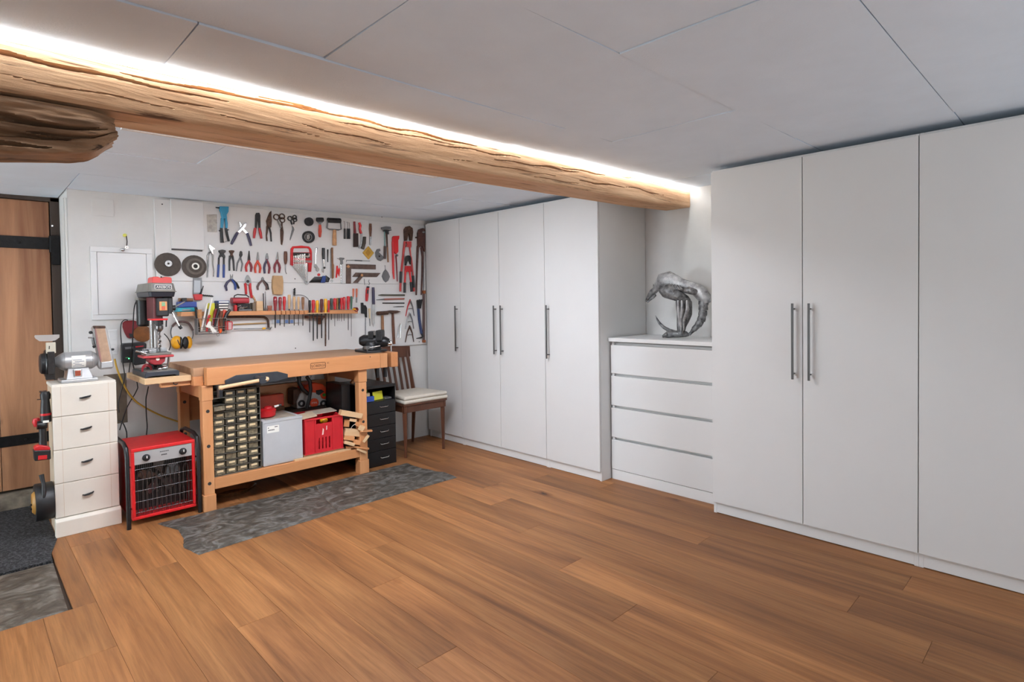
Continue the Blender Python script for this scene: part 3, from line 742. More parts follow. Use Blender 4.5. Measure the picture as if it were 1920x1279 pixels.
# ================================================================ WHITE NARROW CABINET
M_cream_paint = mat('cream_white_paint', (226, 219, 206), 0.5, var=0.03, vs=5)
M_cab_side = mat('bare_cabinet_side', (214, 192, 166), 0.6, var=0.08, vs=8)
wc = thing('narrow_cabinet', 'narrow cream white four drawer cabinet carrying the bench grinder', 'cabinet', (0.51, 4.09, 0))
CX0, CX1, CYF, CYB, CT = 0.362, 0.655, 3.975, 4.235, 0.838
MB().box(CX0+0.004, CX1-0.004, CYF+0.02, CYB, 0.0, CT-0.02).build('carcass', M_cab_side, wc, 0, 0.002)
MB().box(CX0, CX1, CYF+0.006, CYB+0.004, CT-0.02, CT).build('top_panel', M_cream_paint, wc, 0, 0.006, 3)
MB().prism([(CX0-0.004, 3.948, 0), (CX0-0.004, 3.948, 0.085), (CX0-0.004, 3.968, 0.098), (CX0-0.004, CYF+0.02, 0.098), (CX0-0.004, CYF+0.02, 0)], (CX1-CX0+0.008, 0, 0)).build('plinth', M_cream_paint, wc, 0, 0.003)
zz = [0.10, 0.290, 0.475, 0.660, 0.828]
for i, (a, b) in enumerate(zip(zz[:-1], zz[1:])):
    dd = MB().rbox(CX0, CX1, CYF, CYF+0.02, a+0.0012, b-0.0012, 0.003, 1).build('drawer', M_cream_paint, wc, 0, 0.004)
    for gx in (CX0+0.038, CX1-0.038): MB().box(gx-0.0008, gx+0.0008, CYF-0.0006, CYF+0.002, a+0.002, b-0.002).build('groove', M_cab_side, dd, 0)
    hz = (a+b)/2 + 0.012; hx = (CX0+CX1)/2
    MB().tube([(hx-0.024, CYF, hz-0.004), (hx-0.018, CYF-0.014, hz-0.003), (hx, CYF-0.019, hz), (hx+0.018, CYF-0.014, hz+0.003), (hx+0.024, CYF, hz+0.004)], [.004, .005, .0062, .005, .004], 8).build('handle', M_black, dd)

# ================================================================ FAN HEATER
M_heat = mat('heater_red_paint', (196, 32, 36), 0.38, var=0.12, vs=9)
M_silver = mat('silver_plate', (178, 178, 178), 0.4, 0.3)
HX0, HX1, HYF, HYB, HZ0, HZ1 = 0.690, 1.020, 3.838, 4.19, 0.036, 0.447
ht = thing('fan_heater', 'red electric fan heater with black grille on the floor beside the workbench', 'heater', ((HX0+HX1)/2, 4.0, 0))
m = MB(); t = 0.006
m.box(HX0, HX1, HYF, HYB, HZ1-t, HZ1).box(HX0, HX1, HYF, HYB, HZ0, HZ0+t).box(HX0, HX0+t, HYF, HYB, HZ0+t, HZ1-t).box(HX1-t, HX1, HYF, HYB, HZ0+t, HZ1-t)
m.build('housing', M_heat, ht, 0, 0.003)
m = MB(); fw = 0.017
m.box(HX0, HX1, HYF-0.012, HYF, HZ1-0.019, HZ1).box(HX0, HX1, HYF-0.012, HYF, HZ0, HZ0+fw).box(HX0, HX0+fw, HYF-0.012, HYF, HZ0+fw, HZ1-0.019).box(HX1-fw, HX1, HYF-0.012, HYF, HZ0+fw, HZ1-0.019)
m.build('front_frame', M_brightred, ht, 0, 0.003)
pz0, pz1 = HZ1-0.095, HZ1-0.020
MB().box(HX0+fw, HX1-fw, HYF-0.007, HYF+0.004, pz0, pz1).build('control_panel', M_silver, ht, 0)
for kx in (HX0+0.075, HX1-0.065):
    kn = MB().lathe((kx, HYF-0.007, (pz0+pz1)/2-0.004), (0,-1,0), [(0, .020), (0.006, .020), (0.010, .017), (0.02, .015), (0.022, .012)], 20).build('knob', M_black, ht)
    MB().box(kx-0.002, kx+0.002, HYF-0.031, HYF-0.029, (pz0+pz1)/2-0.004, (pz0+pz1)/2+0.010).build('pointer', M_paper, kn, 0)
pm = MB()
for i in range(8): pm.box(0.835+i*0.006, 0.839+i*0.006, HYF-0.0076, HYF-0.007, pz1-0.024, pz1-0.019)
for i in range(5): pm.box(0.842+i*0.006, 0.8465+i*0.006, HYF-0.0076, HYF-0.007, pz1-0.044, pz1-0.037)
pm.build('printed_marks', M_black, ht, 0)
MB().box(HX0+t, HX1-t, HYF+0.16, HYF+0.165, HZ0+t, HZ1-t).build('back_baffle', M_blackmetal, ht, 0)
gz0, gz1 = HZ0+fw, pz0
M_wire = mat('grille_wire', (96, 94, 94), 0.4, 0.8)
for i in range(30):
    x = HX0+fw+0.005 + (HX1-HX0-2*fw-0.01)*i/29
    MB().cyl((x, HYF-0.004, gz0), (x, HYF-0.004, gz1), 0.0011, n=6).build('grille_wire', M_wire, ht)
for i in range(5):
    z = gz0 + (gz1-gz0)*(i+0.35)/4.8
    MB().cyl((HX0+fw, HYF-0.006, z), (HX1-fw, HYF-0.006, z), 0.0013, n=6).build('grille_wire', M_wire, ht)
M_elem = mat('heating_element', (104, 100, 98), 0.4, 0.8)
for i in range(6):
    x = HX0+0.055+0.048*i
    MB().tube([(x-.013, HYF+.06, gz0+.005), (x-.013, HYF+.06, gz1-.085), (x-.008, HYF+.06, gz1-.062), (x, HYF+.06, gz1-.055), (x+.008, HYF+.06, gz1-.062), (x+.013, HYF+.06, gz1-.085), (x+.013, HYF+.06, gz0+.005)], 0.0042, 8).build('heating_element', M_elem, ht)
m = MB()
hc = Vector((0.858, HYF+0.11, 0.235))
for q in range(5):
    a = q*2*PI/5+0.4; d = Vector((math.cos(a), 0, math.sin(a))); s2 = Vector((-math.sin(a), 0, math.cos(a)))
    m.prism([hc+d*.015-s2*.012, hc+d*.10-s2*.035, hc+d*.115+s2*.01+Vector((0,.02,0)), hc+d*.06+s2*.03+Vector((0,.015,0))], (0, 0.002, 0))
m.lathe(hc-Vector((0,.02,0)), (0,1,0), [(0, .012), (.004, .018), (.03, .018)], 14)
m.build('fan', M_steel, ht)
for (sx_, s_) in ((HX0-0.022, -1), (HX1+0.014, 1)):
    MB().tube([(sx_, 3.805, 0.0), (sx_, 3.808, 0.40), (sx_, 3.83, 0.455), (sx_, 3.90, 0.475), (sx_, 4.08, 0.475), (sx_, 4.16, 0.455), (sx_, 4.19, 0.40), (sx_, 4.19, 0.0)], 0.0115, 10).build('stand_tube', M_blackmetal, ht)
    for hz in (0.10, 0.34): MB().cyl((sx_, 3.81, hz), (sx_ - s_*0.02, HYF+0.02, hz), 0.005, n=8).build('bracket', M_blackmetal, ht)

# ================================================================ BLACK DRAWER UNIT
bd = thing('drawer_unit', 'black steel drawer unit with five drawers and open top, beside the workbench leg', 'drawer unit', (2.33, 4.05, 0))
bx0, bx1, by0, by1, bz1 = 2.192, 2.465, 3.852, 4.26, 0.628
m = MB().box(bx0, bx0+.004, by0, by1, 0, bz1).box(bx1-.004, bx1, by0, by1, 0, bz1).box(bx0+.004, bx1-.004, by1-.004, by1, 0, bz1).box(bx0+.004, bx1-.004, by0, by1-.004, bz1-.022, bz1).box(bx0+.004, bx1-.004, by0+.002, by1-.004, 0.500, 0.506).box(bx0+.004, bx1-.004, by0+.002, by1-.004, 0.0, 0.02)
m.build('carcass', M_blackmetal, bd, 0, 0.002)
dz = [0.004, 0.120, 0.216, 0.312, 0.410, 0.503]
for a, b in zip(dz[:-1], dz[1:]):
    d = MB().box(bx0+.006, bx1-.006, by0-.004, by0+.012, a+.0015, b-.0015).build('drawer', M_blackmetal, bd, 0, 0.002)
    hz = (a+b)/2+.008; hx = (bx0+bx1)/2+0.02
    MB().tube([(hx-.036, by0-.004, hz+.004), (hx-.036, by0-.02, hz+.002), (hx-.030, by0-.024, hz-.004), (hx+.030, by0-.024, hz-.004), (hx+.036, by0-.02, hz+.002), (hx+.036, by0-.004, hz+.004)], 0.0032, 8).build('handle', M_chrome, d)
M_greenp = mat('green_plastic', (70, 150, 50), 0.4); M_ylime = mat('lime_yellow_card', (206, 206, 50), 0.5); M_bluec = mat('blue_card', (40, 76, 160), 0.45)
tag(MB().box(2.20, 2.285, 3.865, 3.885, 0.508, 0.548).build('blue_packet', M_bluec, None, 0, 0.001), 'blue and white packet lying in the open top of the black drawer unit', 'packet')
tag(MB().obox((2.34, 3.91, 0.541), (.048, 0.01, 0), (0, .006, 0), (-.004, 0, .033)).build('yellow_packet', M_ylime, None, 0, 0.001), 'lime yellow packet standing in the open top of the black drawer unit', 'packet')
tag(MB().box(2.20, 2.268, 3.90, 3.93, 0.508, 0.572).build('cream_box', M_cream, None, 0, 0.001), 'small cream box in the open top of the black drawer unit', 'box')
tag(MB().tube([(2.268, 3.96, 0.510), (2.27, 3.95, 0.56), (2.262, 3.94, 0.592)], [.012, .012, .004], 8).build('green_tube', M_greenp, None), 'green tube leaning in the open top of the black drawer unit', 'tube')
tag(MB().box(2.39, 2.45, 3.88, 3.99, 0.507, 0.521).build('grey_pouch', M_grey_metal, None, 0, 0.003), 'flat grey pouch at the right of the black drawer unit opening', 'pouch')

# ================================================================ CHAIR
M_walnut = wood('dark_walnut', (62, 34, 22), (106, 62, 40), 2, 22, 0.4)
M_cush = mat('oat_cushion_fabric', (216, 208, 194), 0.9, var=0.05, vs=40, bump=0.3, bs=400)
ch = thing('dining_chair', 'dark wooden slatted chair with beige seat cushion in the corner', 'chair', (2.78, 4.08, 0))
FLx, FRx, RLx, RRx, FY, RY = 2.588, 2.972, 2.60, 2.94, 3.905, 4.30
SZ = 0.425
for x in (FLx, FRx):
    MB().tube([(x, FY, 0), (x, FY, 0.2), (x, FY+.002, SZ)], [.014, .019, .026], 4).build('leg', M_walnut, ch, 0, 0.002)
for x in (RLx, RRx):
    MB().tube([(x, RY+.02, 0), (x, RY, 0.22), (x, RY-.02, SZ), (x-.02, RY+.0, 0.62), (x-.03, RY+.055, 0.86)], [.015, .02, .024, .02, .017], 4).build('leg', M_walnut, ch, 0, 0.002)
MB().box(FLx-.02, FRx+.02, FY-.018, FY+.012, SZ-.058, SZ-.004).build('apron', M_walnut, ch, 0, 0.003)
MB().box(RLx, RRx, RY-.045, RY-.02, SZ-.058, SZ-.004).build('apron', M_walnut, ch, 0, 0.003)
for x in (FLx-.012, FRx-.006): MB().box(x, x+.018, FY, RY-.02, SZ-.058, SZ-.004).build('apron', M_walnut, ch, 0, 0.003)
MB().prism([(FLx-.028, FY-.028, SZ-.004), (FRx+.028, FY-.028, SZ-.004), (RRx+.02, RY-.01, SZ-.004), (RLx-.02, RY-.01, SZ-.004)], (0, 0, .018)).build('seat', M_walnut, ch, 0, 0.005)
MB().prism([(RLx-.04, RY+.03, 0.775), (RLx-.04, RY+.035, 0.870), (2.76, RY+.055, 0.882), (RRx-.0, RY+.035, 0.870), (RRx+.0, RY+.03, 0.775)], (0, 0.028, 0)).build('back_rail', M_walnut, ch, 0, 0.004)
for i in range(5):
    x = RLx+.055+i*.056
    MB().bar((x+.008, RY-.015, SZ+.01), (x-.015, RY+.044, 0.79), .022, .012, (0,1,0)).build('back_slat', M_walnut, ch, 0, 0.002)
MB().bar((RLx, RY-.012, SZ+.025), (RRx, RY-.012, SZ+.025), .016, .022).build('back_stretcher', M_walnut, ch, 0, 0.002)
cu = thing('seat_cushion', 'beige folded fabric cushion on the dark wooden chair', 'cushion', (2.78, 4.06, SZ+.014))
for (z0, ins) in ((SZ+.014, 0.0), (SZ+.046, 0.004)):
    c = bmesh.new()
    m = MB().prism([(FLx-.03+ins, FY-.035+ins, z0), (FRx+.035-ins, FY-.035+ins, z0), (RRx+.02-ins, RY-.055, z0), (RLx-.01+ins, RY-.055, z0)], (0, 0, .031))
    c.free()
    o = m.build('cushion_layer', M_cush, cu, 60, 0.014, 4)
# ================================================================ NOTE: bench follows
# ================================================================ WORKBENCH
wbn = thing('workbench', 'beech cabinet maker workbench with front and end vise under the tool wall', 'workbench', (1.65, 4.08, 0))
BTZ = 0.882
M_top = wood('bench_top_worn', (150, 112, 82), (196, 154, 118), 0, 22, 0.55, (0.3, 0.72))
MB().box(1.020, 2.338, 3.815, 4.385, BTZ-.052, BTZ).build('top', M_top, wbn, 0, 0.003)
MB().box(1.020, 1.075, 3.815, 4.385, 0.772, BTZ-.052).build('end_board', M_beech_y, wbn, 0, 0.003)
MB().box(1.076, 2.275, 3.752, 3.814, 0.774, BTZ).build('front_apron', M_beech, wbn, 0, 0.003)
MB().box(2.276, 2.338, 3.752, 3.814, 0.774, BTZ).build('apron_end_block', M_beech_z, wbn, 0, 0.003)
MB().box(1.08, 2.33, 4.35, 4.385, 0.774, BTZ-.053).build('rear_apron', M_beech, wbn, 0, 0.003)
def post(x0, x1, yf, yb):
    p = MB().box(x0, x1, yf, yb, 0.10, 0.680).build('leg', M_beech_z, wbn, 0, 0.003)
    MB().box(x0-.006, x1+.006, yf-.006, yb+.004, 0.0, 0.10).build('foot_block', M_beech_z, p, 0, 0.003)
    MB().box(x0-.003, x1+.003, yf-.003, yb+.003, 0.680, 0.773).build('head_block', M_beech_z, p, 0, 0.003)
    for hz in (0.615, 0.40, 0.17) if x0 < 1.5 else (0.62, 0.385):
        MB().cyl(((x0+x1)/2, yf-.0008, hz), ((x0+x1)/2, yf+.0005, hz), 0.0105, n=16).build('dog_hole', M_gap, p)
    return p
post(1.054, 1.112, 3.777, 3.835); post(2.106, 2.170, 3.777, 3.835)
post(1.054, 1.112, 4.27, 4.33); post(2.106, 2.170, 4.27, 4.33)
for x0 in (1.062, 2.112):
    MB().box(x0, x0+.046, 3.836, 4.269, 0.69, 0.77).build('end_rail', M_beech_y, wbn, 0, 0.003)
    MB().box(x0, x0+.046, 3.836, 4.269, 0.10, 0.185).build('end_rail', M_beech_y, wbn, 0, 0.003)
MB().box(1.113, 2.105, 3.782, 3.812, 0.126, 0.192).build('stringer', M_beech, wbn, 0, 0.003)
MB().box(1.113, 2.105, 4.29, 4.32, 0.126, 0.192).build('stringer', M_beech, wbn, 0, 0.003)
MB().box(1.113, 2.105, 4.29, 4.32, 0.48, 0.66).build('back_board', M_beech, wbn, 0, 0.003)
for i in range(4): MB().box(1.113, 2.105, 3.813+i*.119, 3.813+i*.119+.117, 0.172, 0.190).build('shelf_plank', M_beech, wbn, 0, 0.002)
# front vise: steel jaw plate, screw head, handle, guide bars
vz = MB().prism([(1.176, 3.742, 0.777), (1.176, 3.742, 0.798), (1.243, 3.742, 0.824), (1.498, 3.742, 0.823), (1.567, 3.742, 0.799), (1.567, 3.742, 0.771), (1.48, 3.742, 0.757), (1.26, 3.742, 0.757)], (0, 0.011, 0)).build('vise_plate', M_dkmetal, wbn, 0, 0.002)
M_visedark = mat('vise_charcoal', (60, 64, 70), 0.45, 0.3, var=0.15, vs=20)
vz.data.materials.clear(); vz.data.materials.append(M_visedark)
hh = MB().cyl((1.367, 3.742, 0.789), (1.367, 3.655, 0.789), 0.021, 0.019, 18).cyl((1.367, 3.655, 0.789), (1.367, 3.642, 0.789), 0.024, n=18).build('vise_screw_head', M_visedark, wbn)
hd = MB().tube([(1.112, 3.654, 0.767), (1.125, 3.654, 0.768), (1.14, 3.654, 0.7695), (1.20, 3.654, 0.7745), (1.38, 3.654, 0.79), (1.395, 3.654, 0.791), (1.405, 3.654, 0.792)], [.011, .0155, .0115, .0115, .0115, .016, .012], 14).build('vise_handle', M_pale, wbn)
MB().cyl((1.135, 3.80, 0.755), (1.135, 4.2, 0.755), 0.009, n=12).build('vise_guide', M_dkmetal, wbn)
MB().cyl((1.60, 3.80, 0.755), (1.60, 4.2, 0.755), 0.009, n=12).build('vise_guide', M_dkmetal, wbn)
MB().box(1.128, 1.148, 3.70, 3.75, 0.70, 0.772).build('vise_stop', M_visedark, wbn, 0, 0.003)
MB().box(1.30, 1.64, 3.79, 3.83, 0.742, 0.773).build('vise_housing', M_visedark, wbn, 0, 0.003)
# end vise at the right end
MB().box(2.385, 2.446, 3.775, 4.33, 0.768, 0.882).build('end_vise_jaw', M_beech_y, wbn, 0, 0.003)
MB().cyl((2.338, 4.05, 0.82), (2.385, 4.05, 0.82), 0.014, n=14).cyl((2.338, 3.90, 0.80), (2.385, 3.90, 0.80), 0.009, n=12).cyl((2.338, 4.2, 0.80), (2.385, 4.2, 0.80), 0.009, n=12).build('end_vise_screw', M_steel, wbn)
MB().box(2.290, 2.312, 3.83, 3.85, 0.69, 0.772).build('bench_dog', M_black, wbn, 0, 0.002)
MB().box(2.352, 2.374, 3.82, 3.84, 0.69, 0.86).build('bench_dog', M_black, wbn, 0, 0.002)
MB().bar((2.22, 4.1, 0.63), (2.37, 4.1, 0.79), .03, .022).build('brace', M_beech_z, wbn, 0, 0.002)
# branded logo on the apron
lg = MB(); M_burn = mat('burnt_brand', (74, 42, 24), 0.7)
lx0, lx1, lz0, lz1 = 1.727, 1.840, 0.814, 0.857
def frame_outline(m, x0, x1, z0, z1, y, w, r):
    def pts(x0, x1, z0, z1, r):
        o = []
        for (cx, cz_, st) in ((x1-r, z1-r, 0), (x0+r, z1-r, 1), (x0+r, z0+r, 2), (x1-r, z0+r, 3)):
            for k_ in range(5):
                a = (st+k_/4)*PI/2; o.append((cx+r*math.cos(a), y, cz_+r*math.sin(a)))
        return o
    A = pts(x0, x1, z0, z1, r); B = pts(x0+w, x1-w, z0+w, z1-w, r-w); n = len(A)
    m.add(A+B, [(i, (i+1) % n, n+(i+1) % n, n+i) for i in range(n)])
    return m
frame_outline(lg, lx0, lx1, lz0, lz1, 3.7515, 0.0035, 0.010).build('logo_border', M_burn, wbn, 0)
text('logo_lettering', 'SJÖBERGS', 0.0235, ((lx0+lx1)/2, 3.7515, (lz0+lz1)/2-.001), (1,0,0), (0,0,1), M_burn, wbn, 0.0003)
text('logo_lettering', 'SC', 0.016, (1.858, 3.7515, 0.848), (1,0,0), (0,0,1), M_burn, wbn, 0.0003)
MB().cyl((2.19, 3.7525, 0.865), (2.19, 3.7505, 0.865), 0.004, n=10).build('dog_hole', M_gap, wbn)

# ---- board for the drill press, fixed to the left end of the bench
sbd = thing('machine_board', 'pale wooden board beside the bench carrying the drill press', 'board', (0.9, 4.0, 0.80))
MB().box(0.772, 1.019, 3.852, 4.335, 0.804, 0.839).build('board_plank', M_pale, sbd, 0, 0.003)
MB().box(0.86, 1.019, 3.875, 3.92, 0.775, 0.8035).build('support_batten', M_beech, sbd, 0, 0.002)
MB().box(0.86, 1.019, 4.25, 4.30, 0.775, 0.8035).build('support_batten', M_beech, sbd, 0, 0.002)
MB().tube([(0.925, 3.87, 0.803), (0.925, 3.865, 0.792), (0.935, 3.862, 0.787), (0.945, 3.865, 0.792)], .003, 8).build('hook', M_black, sbd)

# ---- small parts organiser
M_orgframe = mat('organiser_frame', (126, 122, 112), 0.5, 0.5, var=0.1, vs=20)
M_drawerp = mat('smoky_drawer_plastic', (142, 130, 104), 0.3, var=0.45, vs=55, col2=(66, 60, 50))
M_drawerd = mat('smoky_drawer_dark', (92, 86, 72), 0.3, var=0.4, vs=60, col2=(46, 42, 36))
og = thing('parts_organiser', 'metal small parts organiser with rows of smoky plastic drawers under the bench', 'organiser', (1.265, 3.9, 0.192))
ox0, ox1, oz0, oz1, oy = 1.116, 1.410, 0.193, 0.728, 3.812
m = MB().box(ox0, ox0+.004, oy, oy+.15, oz0, oz1).box(ox1-.004, ox1, oy, oy+.15, oz0, oz1).box(ox0+.004, ox1-.004, oy, oy+.15, oz0, oz0+.004).box(ox0+.004, ox1-.004, oy, oy+.15, oz1-.004, oz1).box(ox0+.004, ox1-.004, oy+.146, oy+.15, oz0+.004, oz1-.004)
m.build('frame', M_orgframe, og, 0, 0.001, 1)
rh = (oz1-oz0-.004)/12; cw = (ox1-ox0-.022)/4
for r_ in range(1, 12):
    MB().box(ox0+.004, ox1-.004, oy-.001, oy+.146, oz0+r_*rh+.001, oz0+r_*rh+.0035).build('divider', M_orgframe, og, 0)
dm = MB().box(-cw*.44, cw*.44, 0, .12, -rh*.40, rh*.36)
dm.box(-cw*.3, cw*.3, -.006, 0, -rh*.40, -rh*.28)
lab_r = random.Random(3)
proto = None; lproto = None
for r_ in range(12):
    for c_ in range(4):
        x = ox0+.004+cw*(c_+.5)+.003; z = oz0+.003+rh*(r_+.5)
        if r_ == 11 and c_ == 0: continue
        if r_ == 10 and c_ == 0: continue
        if proto is None:
            d = MB().box(x-cw*.44, x+cw*.44, oy+.004, oy+.12, z-rh*.40, z+rh*.34).box(x-cw*.26, x+cw*.26, oy-.004, oy+.004, z-rh*.40, z-rh*.28).box(x-cw*.44, x+cw*.44, oy+.001, oy+.004, z+rh*.24, z+rh*.34).build('drawer', M_drawerp, og, 0, 0.0012, 1)
            l = MB().box(x-cw*.27, x+cw*.27, oy+.0028, oy+.0042, z-rh*.08, z+rh*.22).build('paper_label', M_cream, d, 0)
            proto, lproto, px0, pz0_ = d, l, x, z
        else:
            d = proto.copy(); COL.objects.link(d); d.parent = og; d.location = (x-px0+lab_r.uniform(-.001, .001), lab_r.uniform(-.001, .003), z-pz0_)
            OFF[d.name] = OFF[og.name]
            if lab_r.random() < .25:
                d.data = proto.data.copy(); d.data.materials.clear(); d.data.materials.append(M_drawerd)
            if lab_r.random() < .88:
                l = lproto.copy(); COL.objects.link(l); l.parent = d; l.scale.x = 1.0
                l.location = (lab_r.uniform(-.006, .006), -0.0003, lab_r.uniform(-.003, .003))
m = MB().obox((ox0+.033, oy-.018, oz0+rh*9.62), (.030, 0, .002), (0, .022, -.006), (0, .004, .014))
o = m.build('drawer', M_drawerp, og, 0, 0.0015, 1); o['label'] = 'drawer pulled out and tipped forward'

# ---- grey box
M_greybox = mat('light_grey_enamel', (190, 192, 194), 0.45, var=0.04, vs=8)
gb = thing('grey_appliance_box', 'light grey metal box with a white sticker under the bench', 'box', (1.555, 3.95, 0.192))
MB().box(1.420, 1.688, 3.808, 4.12, 0.194, 0.495).build('body', M_greybox, gb, 0, 0.004)
MB().box(1.428, 1.680, 3.8055, 3.808, 0.206, 0.478).build('front_panel', M_greybox, gb, 0, 0.001)
MB().box(1.420, 1.688, 3.804, 3.80795, 0.480, 0.495).build('front_rim', M_greybox, gb, 0, 0.001)
MB().box(1.45, 1.655, 3.835, 4.09, 0.4952, 0.4985).build('lid_panel', mat('dusty_lid', (170, 158, 142), 0.7, var=0.2, vs=14), gb, 0, 0.001)
st = MB().box(1.446, 1.526, 3.8046, 3.8054, 0.412, 0.458).build('sticker', M_paper, gb, 0)
m = MB().box(1.452, 1.458, 3.8041, 3.8045, 0.443, 0.449).box(1.496, 1.516, 3.8041, 3.8045, 0.446, 0.451)
for i in range(6): m.box(1.454+i*.007, 1.459+i*.007, 3.8041, 3.8045, 0.427, 0.434)
m.build('printed_marks', M_black, st, 0)

# ---- red crate
cr_ = thing('plastic_crate', 'red plastic crate with slotted front under the bench', 'crate', (1.845, 3.95, 0.2))
kx0, kx1, ky0, ky1, kz0, kz1 = 1.702, 1.986, 3.805, 4.12, 0.214, 0.462
M_crate = mat('crate_red', (206, 36, 46), 0.4, var=0.06, vs=10)
w = .006; gx0, gx1, gz0, gz1_ = 1.785, 1.903, 0.418, 0.450
m = MB()
# front wall with grip hole and four slots: built from strips
m.box(kx0, gx0, ky0, ky0+w, kz0, kz1).box(gx1, kx1, ky0, ky0+w, kz0, kz1).box(gx0, gx1, ky0, ky0+w, gz1_, kz1).box(gx0, gx1, ky0, ky0+w, 0.318, gz0).box(gx0, gx1, ky0, ky0+w, kz0, 0.238)
sx = gx0; n = 4; sw = .010; gapw = (gx1-gx0-n*sw)/(n+1)
for i in range(n+1): m.box(gx0+i*(gapw+sw), gx0+i*(gapw+sw)+gapw, ky0, ky0+w, 0.238, 0.318)
m.build('front_wall', M_crate, cr_, 0)
m = MB().box(kx0, kx0+w, ky0+w, ky1, kz0, kz1).build('side_wall', M_crate, cr_, 0)
m = MB().box(kx1-w, kx1, ky0+w, ky1, kz0, kz1).build('side_wall', M_crate, cr_, 0)
m = MB().box(kx0+w, kx1-w, ky1-w, ky1, kz0, kz1).build('back_wall', M_crate, cr_, 0)
MB().box(kx0+w, kx1-w, ky0+w, ky1-w, kz0, kz0+.006).build('base', M_crate, cr_, 0)
m = MB().box(kx0-.004, kx1+.004, ky0-.006, ky0, kz1-.012, kz1).box(kx0-.004, kx1+.004, ky0-.004, ky0, kz0, kz0+.008)
for x in (kx0, 1.772, 1.903, kx1-.012): m.box(x, x+.012, ky0-.005, ky0, kz0+.008, kz1-.012)
m.build('front_ribs', M_crate, cr_, 0, 0.001, 1)
M_scuff = mat('white_scuff', (232, 196, 190), 0.7)
m = MB().prism([(1.826, ky0-.0006, .335), (1.838, ky0-.0006, .338), (1.842, ky0-.0006, .372), (1.834, ky0-.0006, .385)], (0, .0004, 0)).prism([(1.858, ky0-.0006, .366), (1.866, ky0-.0006, .370), (1.866, ky0-.0006, .398), (1.860, ky0-.0006, .395)], (0, .0004, 0))
m.build('scuff_mark', M_scuff, cr_, 0)
tag(MB().ell((1.868, 3.86, 0.425), (.028, .03, .024)).build('yellow_ball', M_yellow, None), 'yellow round item showing through the grip hole of the red crate', 'toy ball')
tag(MB().obox((1.76, 3.90, 0.472), (.058, .0, .004), (.02, .085, 0), (0, 0, .004)).build('cardboard_sheet', mat('cardboard_sheet_tan', (206, 184, 156), 0.8, var=0.06), None, 0), 'beige board sheet lying on the left of the red crate', 'board')
tag(MB().obox((1.90, 3.97, 0.472), (.10, 0, .002), (.01, .07, 0), (0, 0, .0035)).build('board_offcut', mat('board_offcut_grey', (178, 166, 150), 0.75, var=0.12), None, 0), 'greyish thin board lying across the right of the red crate', 'board')
tag(MB().box(1.62, 2.04, 3.788, 3.81, 0.1925, 0.203).build('flat_lath', M_pale, None, 0, 0.001), 'flat pale lath lying on the front bench stringer', 'lath')
tag(MB().box(1.70, 2.0, 3.815, 4.13, 0.1905, 0.2135).build('base_board', M_pale, None, 0, 0.001), 'pale board under the red crate', 'board')

# ---- red bowl with lid, orange case, chain saw, black box, sockets
rb = thing('red_container', 'small red plastic container on the grey box', 'container', (1.49, 3.93, 0.4985))
MB().lathe((1.485, 3.92, 0.4988), (0,0,1), [(0, .045), (.012, .060), (.05, .066), (.052, .062), (.06, .05)], 24).build('bowl', M_red, rb)
MB().lathe((1.50, 3.92, 0.556), (0,0,1), [(0, .03), (.012, .026), (.018, .012)], 16).build('lid', M_red, rb)
MB().cyl((1.535, 3.90, 0.566), (1.562, 3.89, 0.572), .008, .006, 10).build('spout', M_paper, rb)
MB().cyl((1.562, 3.89, 0.572), (1.578, 3.885, 0.574), .010, .008, 10).build('cap', M_black, rb)
tag(MB().box(1.42, 1.70, 4.135, 4.20, 0.52, 0.612).build('bar_cover', mat('orange_bar_cover', (222, 70, 28), 0.45, var=0.2, vs=12), None, 0, 0.008, 3), 'orange plastic chain guard lying behind the grey box', 'chain guard')
tag(MB().box(1.42, 1.70, 4.13, 4.28, 0.192, 0.519).build('brown_carton', mat('brown_carton', (120, 84, 56), 0.8, var=0.2), None, 0, 0.002), 'brown carton hidden behind the grey box', 'carton')
cs = thing('chainsaw', 'orange and white chainsaw standing behind the red crate under the bench', 'chainsaw', (1.88, 4.20, 0.49))
def zb_(x, y, Y=4.18): return at(480 + x/6.732, 690 + y/6.732, Y=Y)
M_csw = mat('chainsaw_grey_white', (196, 196, 194), 0.45); M_cso = mat('chainsaw_orange', (230, 76, 26), 0.4)
def pr(pts, Y, th): return MB().prism([zb_(x, y, Y) for x, y in pts], (0, th, 0))
pr([(525,520),(515,430),(560,320),(640,280),(760,290),(850,330),(900,400),(905,500),(700,530)], 4.16, .13).build('body', M_csw, cs, 0, 0.012, 3)
pr([(610,270),(640,215),(740,185),(850,205),(905,270),(910,350),(880,400),(830,390),(800,320),(700,310),(640,310)], 4.155, .135).build('top_cover', M_cso, cs, 0, 0.010, 3)
c0 = zb_(735,440,4.15)
dsk = MB().cyl(c0 + Vector((0,.015,0)), c0 - Vector((0,.004,0)), .034, n=24).build('badge', M_cso, cs)
text('badge_lettering', 'STIHL', 0.018, c0 - Vector((0,.0046,0)), (1,0,0), (0,0,1), M_paper, dsk, 0.0003)
for (x, y) in ((580,450),(855,450)):
    c1 = zb_(x, y, 4.15); MB().ring(c1, (0,1,0), .026, .013, .014, 20).build('screw_recess', M_black, cs)
MB().tube([zb_(540,100,4.12), zb_(545,190,4.11), zb_(590,270,4.11), zb_(660,330,4.12)], .014, 10).build('handle_bar', M_black, cs)
MB().tube([zb_(640,110,4.10), zb_(680,170,4.10), zb_(690,280,4.10), zb_(670,400,4.10), zb_(640,510,4.11)], .013, 10).build('handle_bar', M_black, cs)
pr([(760,285),(830,275),(865,300),(800,345),(770,330)], 4.145, .02).build('trigger', M_black, cs, 0, 0.003)
